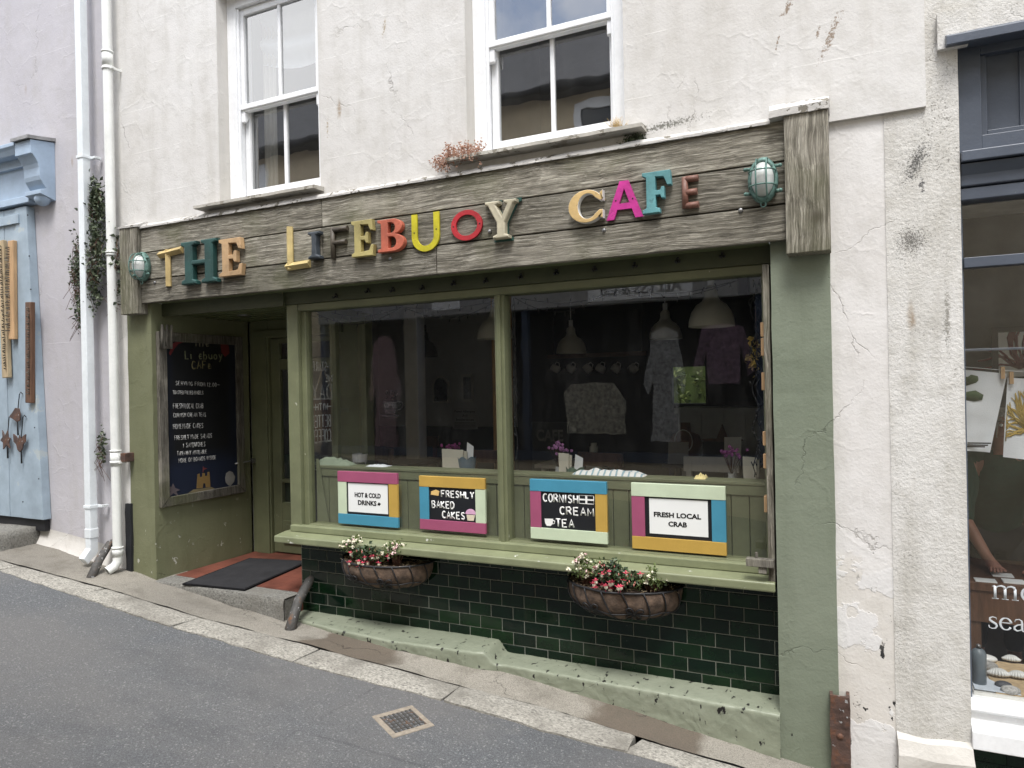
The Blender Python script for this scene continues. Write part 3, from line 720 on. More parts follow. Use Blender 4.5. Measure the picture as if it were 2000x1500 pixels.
def build_pilasters():
    b = B(); b.box(-.352, -.075, 0, .3, G(-.2) - .1, .70); b.rough(.004, 5, .07); b.build('pilaster', 'sage', cafe)
    b = B(); b.box(-5.255, -4.972, 0, .3, G(-5.1) - .1, .70); b.rough(.005, 5, .07); b.build('pilaster', 'olive', cafe)
    b = B(); b.box(-5.2, -4.975, .3, 1.02, G(-5.1) - .1, .70); b.build('doorway_wall', 'olive', cafe)
    b = B(); b.box(-.078, .1745, .026, .3, G(0) - .1, 1.262); b.rough(.0015, 6, .07); b.build('peeling_pier', 'pier', cafe)
    # old timber batten hung beside the window with pale wedges behind, wooden turn-button at its foot
    b = B(); b.box(-.395, -.362, .02, .19, -1.10, .59); bt = b.build('window_batten', 'woodz', cafe, bevel=.004)
    for z in (.22, .12, -.06, -.35, -.47, -.70): b = B(); b.box(-.415, -.3955, .07, .12, z, z + random.uniform(.07, .095)); b.build('wedge', 'pine', bt, bevel=.003)
    b = B(); b.box(-.50, -.362, -.03, .02, -.965, -.925); b.box(-.44, -.40, -.02, .012, -1.0, -.966); b.lathe([(0, .03), (.008, .03), (.008, 0)], (-.45, -.0, -.925), 8); b.build('turn_button', 'oldwood', cafe, bevel=.003)
build_pilasters()

YG = .20      # glass plane of the shop window
def build_shopfront():
    b = B(); b.box(-3.70, -.36, .115, .16, .61, .80); hr = b.build('hook_rail', 'dark_green', cafe)
    for px, py in ((657, 578), (720, 568), (768, 566), (826, 562), (887, 553), (950, 548), (1018, 540), (1087, 532), (1162, 525), (1240, 518), (1324, 509), (1411, 499)):
        p = at(px, py, .115); h = B()
        for k in range(3):
            a = R(90 + 120 * k); h.ball((p.x + .011 * math.cos(a), .108, p.z + .011 * math.sin(a)), .009)
        h.tube([(p.x, .113, p.z), (p.x, .08, p.z - .02), (p.x, .07, p.z - .008)], .0035, 5)
        h.build('hook', 'black', cafe)
    b = B(); b.box(-4.97, -.36, 0, .115, .70, .715); b.box(-4.97, -3.70, .115, 1.02, .62, .64)
    for k in range(7): b.box(-4.97, -3.70, .17 + k * .12, .173 + k * .12, .614, .62)
    b.build('porch_ceiling', 'soffit', cafe)
    b = B(); b.box(-4.97, -3.70, .095, .114, .60, .70); b.build('porch_head', 'dark_green', cafe)
    sw = B()
    sw.box(-3.70, -3.60, .13, .25, -1.0, .61)                  # left post
    sw.box(-3.60, -3.555, .165, .235, -1.0, .56)
    sw.box(-3.60, -.36, .135, .25, .56, .61)                  # head
    sw.box(-2.012, -1.945, .145, .245, -1.0, .56); sw.box(-1.992, -1.965, .13, .145, -1.0, .56)
    sw.box(-.415, -.36, .16, .25, -1.0, .56)
    sw.box(-3.555, -.415, .155, .25, -1.02, -.982)
    shop = sw.build('shop_window', 'joinery', cafe, bevel=.005)
    for x0, x1 in ((-3.555, -2.012), (-1.945, -.415)):
        b = B(); b.poly([(x0, YG, -.985), (x1, YG, -.985), (x1, YG, .56), (x0, YG, .56)]); b.build('pane', 'glass', shop)
    # boarded dado behind the glass
    b = B(); zt = at(1055, 930, .27).z
    x = -3.55
    while x < -.42:
        x2 = min(x + .098, -.415); b.box(x + .002, x2 - .002, .262, .285, -1.0, zt - .06); x = x2
    b.box(-3.555, -.415, .285, .36, -1.0, zt - .06); b.box(-3.555, -.415, .255, .36, zt - .06, zt - .004); b.box(-3.555, -.415, .251, .40, zt - .004, zt + .016)
    b.build('window_dado', 'dado', cafe, bevel=.003)
    b = B(); b.prism([(-3.55, -1.0), (-3.44, -1.0), (-3.53, -.52), (-3.55, -.52)], 'y', .244, .2505); b.build('leaning_board', 'dado', cafe)
    # sill: upright board, sloped top, square nosing
    b = B(); b.box(-3.68, -.362, .10, .153, -1.034, -.987); b.box(-3.70, -.362, .153, .26, -1.034, -1.021)
    b.prism([(.10, -1.035), (.0, -1.048), (-.005, -1.052), (-.005, -1.092), (0, -1.096), (.22, -1.096), (.22, -1.035)], 'x', -3.735, -.362)
    b.build('shop_sill', 'sillp', cafe, bevel=.006)
    # glazed tile stall riser, running bond
    b = B(); z = -1.094; row = 0; L = .156; H = .0795
    while z > -1.98:
        x = -3.665 - (L / 2 if row % 2 else 0)
        while x < -.36:
            xa, xb = max(x + .0015, -3.665), min(x + L - .0015, -.356)
            if xb - xa > .012:
                b.rn = random.random() ** 1.6; t1, t2 = random.uniform(-.0012, .0012), random.uniform(-.0012, .0012)
                za, zb = z - H + .0015, z - .0015; e = .003
                o = [(xa, .2, za), (xb, .2, za), (xb, .2, zb), (xa, .2, zb)]
                i_ = [(xa + e, .196 + t1, za + e), (xb - e, .196 + t2, za + e), (xb - e, .196 + t2, zb - e), (xa + e, .196 + t1, zb - e)]
                o = [b.bm.verts.new(p) for p in o]; i_ = [b.bm.verts.new(p) for p in i_]; b._f(i_)
                for k in range(4): b._f([o[k], o[(k + 1) % 4], i_[(k + 1) % 4], i_[k]])
                b.rn = None
            x += L
        z -= H; row += 1
    sr = b.build('tiled_stall_riser', 'tile', cafe)
    b = B(); b.box(-3.668, -.354, .199, .29, -2.05, -1.05); b.build('grout', 'grout', sr)
    # painted plinth with one step, rounded nose
    b = B(); N = 260; x0, x1 = -3.66, -.35
    def zt_(x):
        t = max(0, min(1, (x + 2.05) / .06)); return -1.628 - .072 * t
    PF = [(-3.66, .05), (-3.2, -.03), (-2.7, -.075), (-2.1, -.04), (-1.95, .02), (-1.0, .0), (-.35, -.025)]
    def prof(x, u):
        zt = zt_(x); fy = lerp_tab(PF, x); zb = GW(x) + .004 + .016 * noise.noise(Vector((x * 11, 0, 7))); r = .015
        dy = .21 - (fy + r); L1, L2, L3 = dy, r * 1.57, zt - r - zb; d = u * (L1 + L2 + L3)
        if d < L1: p = (.21 - d, zt - .008 * d / L1)
        elif d < L1 + L2:
            a = (d - L1) / r; p = (fy + r - r * math.sin(a), zt - .008 - r + r * math.cos(a))
        else: p = (fy, zt - .008 - r - (d - L1 - L2))
        v = Vector((x, p[0], p[1])); n = noise.noise(v * 3) * .002 + noise.noise(v * 13) * .004 + noise.noise(v * 37) * .003
        if x < -3.62: k = (-3.62 - x) / .04; v.y += .025 * k * k
        v.y -= n; v.z += n * .5; return v
    b.grid(x0, x1, N, 0, 1, 40, prof); pl_ = b.build('painted_plinth', 'plinth', cafe)
    b = B(); b.grid(x0, x1, 60, 0, 1, 1, lambda x, u: (x, lerp_tab(PF, x) + .022, GW(x) - .08 + u * (min(GW(x) + .05, zt_(x) - .05) - GW(x) + .08))); b.build('plinth_gap_black', 'black', pl_)  # added black sheet behind the foot gap, darkening it like shadow
build_shopfront()
ZF = -1.49
def build_doorway():
    b = B()
    def st(x, u): return (x, -.015 + .17 * u + .006 * noise.noise(Vector((x * 8, u, 1))), ZF + .0 + .003 * noise.noise(Vector((x * 9, u * 3, 0))))
    b.grid(-4.965, -3.64, 30, 0, 1, 4, st)
    b.grid(-4.965, -3.64, 30, 0, 1, 5, lambda x, u: (x, -.015 - .008 * (u > .01) + .006 * noise.noise(Vector((x * 8, 0, 1 + u * 2))), ZF - u * max(.02, ZF - G(x) + .04)))
    b.box(-4.96, -3.645, 0, .15, G(-3.6) - .1, ZF - .012); b.build('door_step', 'step', cafe)
    b = B(); b.box(-4.965, -3.66, .155, 1.1, ZF - .2, ZF - .004)
    x = -4.96
    while x < -3.68:
        y = .158
        while y < 1.0: b.box(x + .001, min(x + .149, -3.662), y + .001, y + .149, ZF - .004, ZF + .001); y += .15
        x += .15
    b.build('doorway_floor', 'terracotta', cafe)
    # side partition between doorway and shop, glazed above a boarded panel, seen from inside through the front glass
    p = B(); xa, xb = -3.70, -3.64
    p.box(xa, xb, .25, 1.08, -1.55, -.62); p.box(xa, xb, .25, .30, -.62, .62); p.box(xa, xb, .98, 1.08, -.62, .62); p.box(xa, xb, .30, .98, .54, .62)
    p.box(xa, xb, .60, .645, -.62, .54)
    pt = p.build('side_window', 'joinery', cafe, bevel=.004)
    g = B(); g.poly([(-3.67, .30, -.62), (-3.67, .98, -.62), (-3.67, .98, .54), (-3.67, .30, .54)]); g.build('pane', 'glass', pt)
    for txt, y0, z, h in (('-START-', .32, .13, .07), ('THE', .39, .05, .05), ('DAY', .34, -.09, .12), ('-WITH-', .33, -.17, .05), ('BETTER', .32, -.30, .09), ('COFFEE', .32, -.42, .10)):
        d = B(); hand_text(d, txt, (-3.672, y0 + .24, z), (0, -1, 0), (0, 0, 1), (1, 0, 0), .22 if txt not in ('THE',) else .12, h, .0055); d.build('window_lettering', 'chalk', pt)
    yd = 1.02; dx0 = at(526, 800, yd).x; dx1 = dx0 + .80; fx0 = at(500, 800, yd).x
    f = B(); f.box(-4.975, dx0 - .001, yd, yd + .10, ZF - .02, .62); f.box(dx1, -3.70, yd, yd + .1, ZF - .02, .62); f.box(dx0, dx1, yd, yd + .1, .46, .62)
    f.box(fx0, dx0 - .012, yd - .02, yd, ZF, .50); f.box(fx0, dx1 + .05, yd - .021, yd, .47, .53)
    fr = f.build('door_frame', 'joinery', cafe, bevel=.004)
    d = B(); y0, y1 = yd + .03, yd + .075; z0 = ZF + .01
    zz = [at(560, p, yd).z for p in (1092, 983, 940, 722, 705)]
    s = .10
    d.box(dx0, dx0 + s, y0, y1, z0, .455); d.box(dx1 - s, dx1, y0, y1, z0, .455)
    xa, xb = dx0 + s, dx1 - s
    d.box(xa, xb, y0, y1, zz[2] - .02, zz[2] + .015); d.box(xa, xb, y0, y1, zz[3], zz[4] + .02); d.box(xa, xb, y0, y1, .41, .455)
    d.box(xa, xb, y0, y1, z0, zz[1])
    za = at(560, 1056, yd).z; zb = at(560, 1024, yd).z
    d.box(xa + .02, xb - .02, y0 - .018, y0, za - .03, zb + .03); d.box(xa + .07, xb - .07, y0 - .03, y0 - .018, za + .0, zb)
    dr = d.build('door', 'joinery', cafe, bevel=.006)
    g = B()
    for (p, q) in ((zz[1], zz[2] - .02), (zz[2] + .015, zz[3]), (zz[4] + .02, .41)): g.poly([(xa, y0 + .02, p), (xb, y0 + .02, p), (xb, y0 + .02, q), (xa, y0 + .02, q)])
    g.build('pane', 'glass', dr)
    l = B(); zl = at(567, 1003, yd).z; l.box(xa + .16, xb - .16, y0 - .008, y0, zl - .035, zl + .035); l.box(xa + .19, xb - .19, y0 - .014, y0 - .008, zl - .018, zl + .018); l.build('letter_plate', 'joinery', dr, bevel=.003)
    r = B(); p = atx(478, 901, -4.97); r.tube([(-4.96, .80, p.z - .01), (-4.93, .93, p.z), (-4.93, 1.0, p.z + .004)], .008, 6); r.box(-4.945, -4.915, .97, 1.005, p.z - .02, p.z + .02); r.build('door_hook', 'steel', cafe)
build_doorway()
def build_interior():
    b = B()
    X0, X1, Y1, Z0, Z1 = -6.0, -.362, 4.4, -1.5, .93
    b.box(X0, X1, Y1, Y1 + .1, Z0, Z1); 
    hx0, hx1 = at(1312, 750, Y1).x, at(1378, 750, Y1).x; hz0, hz1 = at(1345, 788, Y1).z, at(1345, 716, Y1).z
    b2 = B(); split = at(1008, 700, Y1).x
    b.bm.clear(); b.L = b.bm.faces.layers.float.new('rnd')
    for q in ((X0, split, Y1, Y1 + .1, -.55, Z1), (X0 - .1, X0, 1.0, Y1, Z0, Z1), (X0, -4.975, 1.0, 1.02, Z0, Z1), (-.362, -.34, .25, Y1, -.55, Z1), (-5.2, -4.975, 1.021, 1.10, Z0, Z1), (-4.975, -3.64, 1.03, 1.09, .621, Z1)):
        b = B(); b.box(*q); b.build('inner_wall', 'in_wall', cafe)
    b2.box(X0, split, Y1 - .01, Y1 + .1, Z0, -.55)
    for k in range(0): b2.box(X0 + k * .1, X0 + k * .1 + .006, Y1 - .016, Y1 - .01, Z0, -.58)
    b2.box(X0, split, Y1 - .03, Y1 - .01, -.58, -.55)
    M['in_dado'] = plain('dark_green_dado', (.022, .035, .025), .5); b2.build('inner_dado', 'in_dado', cafe)
    for q in ((-.362, -.34, .25, Y1, Z0, -.551), (-5.2, -3.7, 1.101, 1.12, Z0, -.6)): b2 = B(); b2.box(*q); b2.build('inner_dado', 'in_dado', cafe)
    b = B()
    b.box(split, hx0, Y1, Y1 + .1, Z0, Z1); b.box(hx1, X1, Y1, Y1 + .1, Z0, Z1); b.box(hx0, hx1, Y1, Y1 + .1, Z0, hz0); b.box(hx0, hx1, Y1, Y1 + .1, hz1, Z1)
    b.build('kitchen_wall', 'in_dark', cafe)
    b = B(); b.box(X0, X1, .40, Y1, Z0 - .05, Z0); b.build('inner_floor', 'in_floor', cafe)
    b = B(); b.box(X0, X1, .26, Y1, Z1, Z1 + .1); b.box(-3.6, -.36, .16, .26, .63, 1.1)
    for y in (1.6, 3.0): b.box(X0, X1, y, y + .14, Z1 - .14, Z1)
    b.build('inner_ceiling', 'in_ceil', cafe)
    for px, y, wd, m in ((803, 2.2, .16, 'oldwhite'), (975, 2.0, .15, 'pine')):
        x = at(px, 750, y).x; b = B(); b.box(x - wd / 2, x + wd / 2, y, y + .15, Z0, Z1 - .0); b.build('column', m, cafe, bevel=.01)
    b = B()
    for k in range(9):
        xx = at(1085, 800, 3.4).x + k * .28
    # white boarded counter at the back right
    y = 3.0; xa = at(1318, 840, y).x; zt = at(1400, 797, y).z
    b.box(xa, X1, y, y + .5, zt - .05, zt); b.box(xa + .03, X1, y + .03, y + .06, Z0, zt - .05)
    for k in range(10): b.box(xa + .03 + k * .2, xa + .05 + k * .2, y + .02, y + .03, Z0, zt - .05)
    b.build('counter', painted('counter_white', (.36, .38, .38), .5), cafe)
    # daylight hedge behind the little kitchen window
    h = B(); pts = []
    cx, cz = (hx0 + hx1) / 2, (hz0 + hz1) / 2
    for _ in range(900): pts.append((cx + random.uniform(-.9, .9), 5.0 + random.uniform(0, .25), cz + random.uniform(-.8, .8)))
    leafy(h, pts, .075); h.box(cx - 1, cx + 1, 5.27, 5.3, -1.6, cz + .9); o = h.build('hedge', foliage('hedge_leaf', (.03, .055, .01), (.11, .14, .025)))
    tag(o, 'leafy green hedge glimpsed through the small window at the back of the cafe', 'hedge')
build_interior()
# ------------------------------------------------------------------ letters of the cafe sign
YF = -.062
def arcp(cx, cy, rx, ry, a0, a1, n=16): return arc(cx, cy, rx, ry, a0, a1, n)
GL = {
 'H': [[(0, 0), (.43, 0), (.43, .07), (.33, .12), (.33, .44), (.67, .44), (.67, .12), (.57, .07), (.57, 0), (1, 0), (1, .07), (.9, .12), (.9, .88), (1, .93), (1, 1), (.57, 1), (.57, .93), (.67, .88), (.67, .55), (.33, .55), (.33, .88), (.43, .93), (.43, 1), (0, 1), (0, .91), (.1, .87), (.1, .13), (0, .09)]],
 'Es': [[(0, 0), (.95, 0), (1, .3), (.88, .3), (.8, .15), (.42, .12), (.42, .45), (.6, .45), (.66, .36), (.75, .36), (.75, .66), (.66, .66), (.6, .56), (.42, .56), (.42, .88), (.76, .86), (.86, .7), (.97, .7), (.93, 1), (0, 1), (0, .92), (.13, .87), (.13, .13), (0, .08)]],
 'I': [[(0, 0), (1, 0), (1, .09), (.72, .16), (.68, .5), (.72, .84), (1, .91), (1, 1), (0, 1), (0, .91), (.28, .84), (.32, .5), (.28, .16), (0, .09)]],
 'B': [[(0, 0)] + [(.6, 0)] + arcp(.6, .27, .4, .27, -90, 80, 12) + arcp(.58, .76, .36, .24, -60, 90, 12) + [(0, 1), (0, .92), (.13, .88), (.13, .12), (0, .08)],
       [(.40, .11), (.54, .11)] + arcp(.54, .285, .17, .175, -90, 90, 8) + [(.40, .46)], [(.40, .57), (.52, .57)] + arcp(.52, .73, .15, .16, -90, 90, 8) + [(.40, .89)]],
 'U': [[(0, 1), (0, .4)] + arcp(.5, .4, .5, .4, 180, 360, 18) + [(1, .4), (1, 1), (.8, 1), (.8, .4)] + arcp(.5, .4, .3, .25, 0, -180, 18) + [(.2, .4), (.2, 1)]],
 'O': [arcp(.5, .5, .5, .5, 0, 351, 39), arcp(.5, .5, .345, .345, 0, 351, 39)],
 'Y': [[(.24, 0), (.76, 0), (.76, .08), (.63, .12), (.63, .42), (.9, .88), (1, .92), (1, 1), (.6, 1), (.6, .92), (.7, .88), (.54, .58), (.36, .88), (.46, .92), (.46, 1), (0, 1), (0, .92), (.1, .88), (.37, .42), (.37, .12), (.24, .08)]],
 'C': [arcp(.52, .5, .52, .5, 38, 322, 30) + [(.90, .12), (1.0, .10), (1.0, .36), (.9, .36)][::1] + arcp(.56, .5, .28, .38, 320, 40, 24) + [(.9, .64), (1.0, .64), (1.0, .95), (.9, .86)]],
 'A': [[(0, 0), (.21, 0), (.30, .25), (.70, .25), (.79, 0), (1, 0), (.62, 1), (.38, 1)], [(.36, .41), (.5, .80), (.64, .41)]],
 'Fs': [[(0, 0), (.6, 0), (.6, .1), (.46, .13), (.46, .42), (.62, .42), (.66, .34), (.76, .34), (.76, .62), (.66, .62), (.62, .54), (.46, .54), (.46, .87), (.74, .85), (.86, .64), (1, .64), (.96, 1), (0, 1), (0, .92), (.14, .87), (.14, .13), (0, .09)]],
}
LETTERS = [  # kind, px box, colour, depth, style, label
 ('T', (310, 483, 355, 561), (.56, .42, .18), 'chisel', 'gold chisel-cut letter T, first letter of the sign'),
 ('H', (360, 465, 429, 558), (.016, .075, .066), 'round', 'dark green slab serif letter H between the gold T and the tan E'),
 ('Es', (432, 463, 477, 542), (.58, .38, .20), 'slab', 'tan orange serif letter E ending the word THE'),
 ('L', (558, 437, 603, 527), (.60, .47, .20), 'chisel', 'tall gold chisel-cut letter L starting the second word'),
 ('I', (607, 452, 630, 508), (.05, .062, .075), 'round', 'small dark slate letter I beside the gold L'),
 ('F', (641, 440, 678, 506), (.10, .08, .055), 'bar', 'unpainted brown wooden letter F the colour of the planks'),
 ('Es', (690, 428, 733, 504), (.52, .44, .17), 'slab', 'pale yellow serif letter E left of the orange red B'),
 ('B', (741, 425, 792, 495), (.60, .15, .085), 'slab', 'orange red serif letter B with dark screw holes'),
 ('U', (803, 412, 857, 494), (.68, .60, .02), 'flat', 'flat bright yellow letter U'),
 ('O', (880, 405, 941, 473), (.50, .02, .03), 'flat', 'flat red ring shaped letter O'),
 ('Y', (952, 389, 1013, 471), (.55, .50, .36), 'outlined', 'cream letter Y with a dark green outline'),
 ('C', (1113, 368, 1180, 441), (.62, .43, .18), 'white_edge', 'gold letter C with thick white edges'),
 ('A', (1183, 347, 1255, 431), (.65, .03, .32), 'flat', 'flat magenta pink letter A'),
 ('Fs', (1256, 332, 1313, 420), (.14, .38, .40), 'slab', 'turquoise slab serif letter F'),
 ('E', (1330, 342, 1364, 407), (.26, .12, .085), 'bar', 'brown pink rounded letter E, last letter of the sign')]
def build_letters():
    for k, (kind, (x0, y0, x1, y1), c, style, lab) in enumerate(LETTERS):
        xa = at(x0, (y0 + y1) / 2, YF - .02).x; xb = at(x1, (y0 + y1) / 2, YF - .02).x
        zt = at(x1, y0, YF - .02).z; zb = at(x0, y1, YF - .02).z; W_, H_ = xb - xa, zt - zb
        m = painted('letter_%s' % lab.split()[-3], c, .55, (22, .63), mul(c, .55), dirt=.5, bump=.5)
        tilt = {'T': .02, 'A': 0}.get(kind, 0)
        b = B()
        if style == 'chisel':
            bars = {'T': [((.36, 0), (.36, 1), .24, 1), ((0, .88), (1, .95), .26, 0)], 'L': [((.14, 0), (.14, 1), .26, 1), ((0, .07), (1, .09), .28, 0)]}[kind]
            for (p, q, wd, vert) in bars:
                p = Vector((xa + p[0] * W_, 0, zb + p[1] * H_)); q = Vector((xa + q[0] * W_, 0, zb + q[1] * H_)); d = (q - p).normalized(); n = Vector((-d.z, 0, d.x)); hw = .026
                yb, yf = YF - .002 - .001 * vert, YF - .038 + .004 * vert
                v = []
                for e in (p, q):
                    for s, y in ((-1, yb), (-1, yb - .010), (0, yf), (1, yb - .010), (1, yb)): v.append(b.bm.verts.new((e.x + n.x * hw * s, y, e.z + n.z * hw * s)))
                b.rn = .5
                for i in range(5): b._f([v[i], v[(i + 1) % 5], v[5 + (i + 1) % 5], v[5 + i]])
                b._f(v[:5]); b._f(v[5:][::-1]); b.rn = None
            o = b.build('sign_letter', m, None, recalc=True)
        elif style == 'bar':
            r = .017; P = lambda u, v: (xa + u * W_, YF - .012, zb + v * H_)
            cx = .22
            b.tube([P(cx, 0), P(cx, 1)], r, 10)
            vs = (.92, .5) if kind == 'F' else (.93, .5, .07)
            for v in vs: b.tube([P(cx + .02, v), P(1 if v != .5 else .92, v)], r * 1.0, 10)
            o = b.build('sign_letter', m)
        else:
            th = {'flat': .012, 'slab': .032, 'round': .030, 'outlined': .034, 'white_edge': .036}[style]; bv = {'flat': .0008, 'slab': .004, 'round': .011, 'outlined': .010, 'white_edge': .004}[style]
            sp = [[(p[0] * W_, p[1] * H_) for p in pl] for pl in GL[kind]]
            me = curve_mesh(sp, th / 2, bv, 3)
            fn = lambda v: (xa + v.x, YF - th / 2 - .002 - bv - v.z, zb + v.y)
            b.mesh(me, fn)
            ms = [m]
            if style == 'white_edge':
                ms.append(M['oldwhite'])
                b.bm.normal_update()
                for f in b.bm.faces:
                    if abs(f.normal.y) < .8: f.material_index = 1
            if style == 'round' and kind == 'H':
                pass
            o = b.build('sign_letter', ms)
            if style == 'outlined':
                me2 = curve_mesh([[((p[0] - .5) * W_ * 1.16 + W_ / 2, (p[1] - .5) * H_ * 1.10 + H_ / 2) for p in pl] for pl in GL[kind]], .005, .001, 1)
                q = B(); q.mesh(me2, lambda v: (xa + v.x, YF - .008 - v.z, zb + v.y)); q.build('green_backing', 'letter_green', o)
            if style in ('flat', 'slab'):
                us = {'U': [(.1, .52), (.9, .55)], 'O': [(.08, .5), (.92, .5)], 'A': [(.27, .5), (.73, .5)], 'B': [(.25, .3), (.25, .7)], 'Es': [(.28, .8), (.28, .2)], 'Fs': [(.3, .55)]}.get(kind, [])
                for u, v in us:
                    q = B(); q.lathe([(0, -.002), (.0045, -.0015), (.0045, .003)], (xa + u * W_, YF - th - .003 - bv, zb + v * H_), 8, 'y'); q.build('screw_head', 'black', o)
        o.rotation_euler = (0, 0, 0)
        tag(o, lab, 'letter', 'letters of the cafe sign')
M['letter_green'] = painted('letter_backing', (.015, .07, .055), .5)
build_letters()

# ------------------------------------------------------------------ caged bulkhead lamps
def bulkhead(name, label, loc, group, metal='verdigris', w_=.068, h_=.108, hang=False):
    t = thing(name, label, 'lamp', loc, 0, group)
    def P(u, v, y): return (u, y, v)
    b = B(); n = 28
    ring = lambda k, y: [P(w_ * k * math.cos(2 * math.pi * i / n), h_ * k * math.sin(2 * math.pi * i / n), y) for i in range(n)]
    prev = None; b.rn = .5
    for k, y in ((1.0, 0), (1.06, -.008), (1.06, -.03), (.98, -.045), (.84, -.048), (.80, -.04)):
        cur = [b.bm.verts.new(p) for p in ring(k, y)]
        if prev:
            for i in range(n): b._f([prev[i], prev[(i + 1) % n], cur[(i + 1) % n], cur[i]], 0, True)
        prev = cur
    for sx in (-1, 1):
        for sz in (-.52, .52): b.tube([(sx * w_ * .82, -.03, sz * h_ * 1.1), (sx * w_ * 1.22, -.035, sz * h_ * 1.1)], .009, 8); b.ball((sx * w_ * 1.22, -.035, sz * h_ * 1.1), .011)
    b.tube([(.012 * math.cos(a), -.03, -h_ * 1.12 + .014 * math.sin(a)) for a in [2 * math.pi * i / 10 for i in range(10)]], .004, 6, True)
    b.rn = None; b.build('lamp_base', metal, t, local=True)
    g = B(); g.rn = .5; prev = None
    for j in range(7):
        a = math.pi / 2 * j / 6; k = .80 * math.cos(a) + .001; y = -.04 - .062 * math.sin(a)
        cur = [g.bm.verts.new(p) for p in ring(k, y)]
        if prev:
            for i in range(n): g._f([prev[i], prev[(i + 1) % n], cur[(i + 1) % n], cur[i]], 0, True)
        prev = cur
    g._f(prev); g.build('lamp_glass', 'lampglass', t, local=True)
    c = B()
    for u in (-.36, .36):
        c.tube([P(u * w_, h_ * .93 * math.cos(a) * 1.0, -.042 - .078 * max(0, math.sin(a)) ** .7) for a in [math.pi * i / 14 for i in range(15)]], .0042, 6)
    for v in (-.36, .32):
        c.tube([P(w_ * .93 * math.cos(a), v * h_, -.042 - .076 * max(0, math.sin(a)) ** .7) for a in [math.pi * i / 12 for i in range(13)]], .0042, 6)
    c.build('lamp_cage', metal, t, local=True)
    if hang: t.rotation_euler = (R(-90), 0, 0)
    return t
p1 = at(1490, 352, -.09); p2 = at(277, 521, -.09)
bulkhead('bulkhead_lamp', 'green verdigris caged oval lamp at the right end of the fascia', (p1.x, YF - .001, p1.z), 'caged lamps on the plank fascia')
bulkhead('bulkhead_lamp', 'green verdigris caged oval lamp at the left end of the fascia beside the gold T', (p2.x, YF - .001, p2.z), 'caged lamps on the plank fascia')
pp = at(478, 636, .55); bulkhead('porch_lamp', 'dark caged lamp hanging from the ceiling of the cafe doorway', (pp.x, .55, .613), None, 'steel', .055, .055, True)

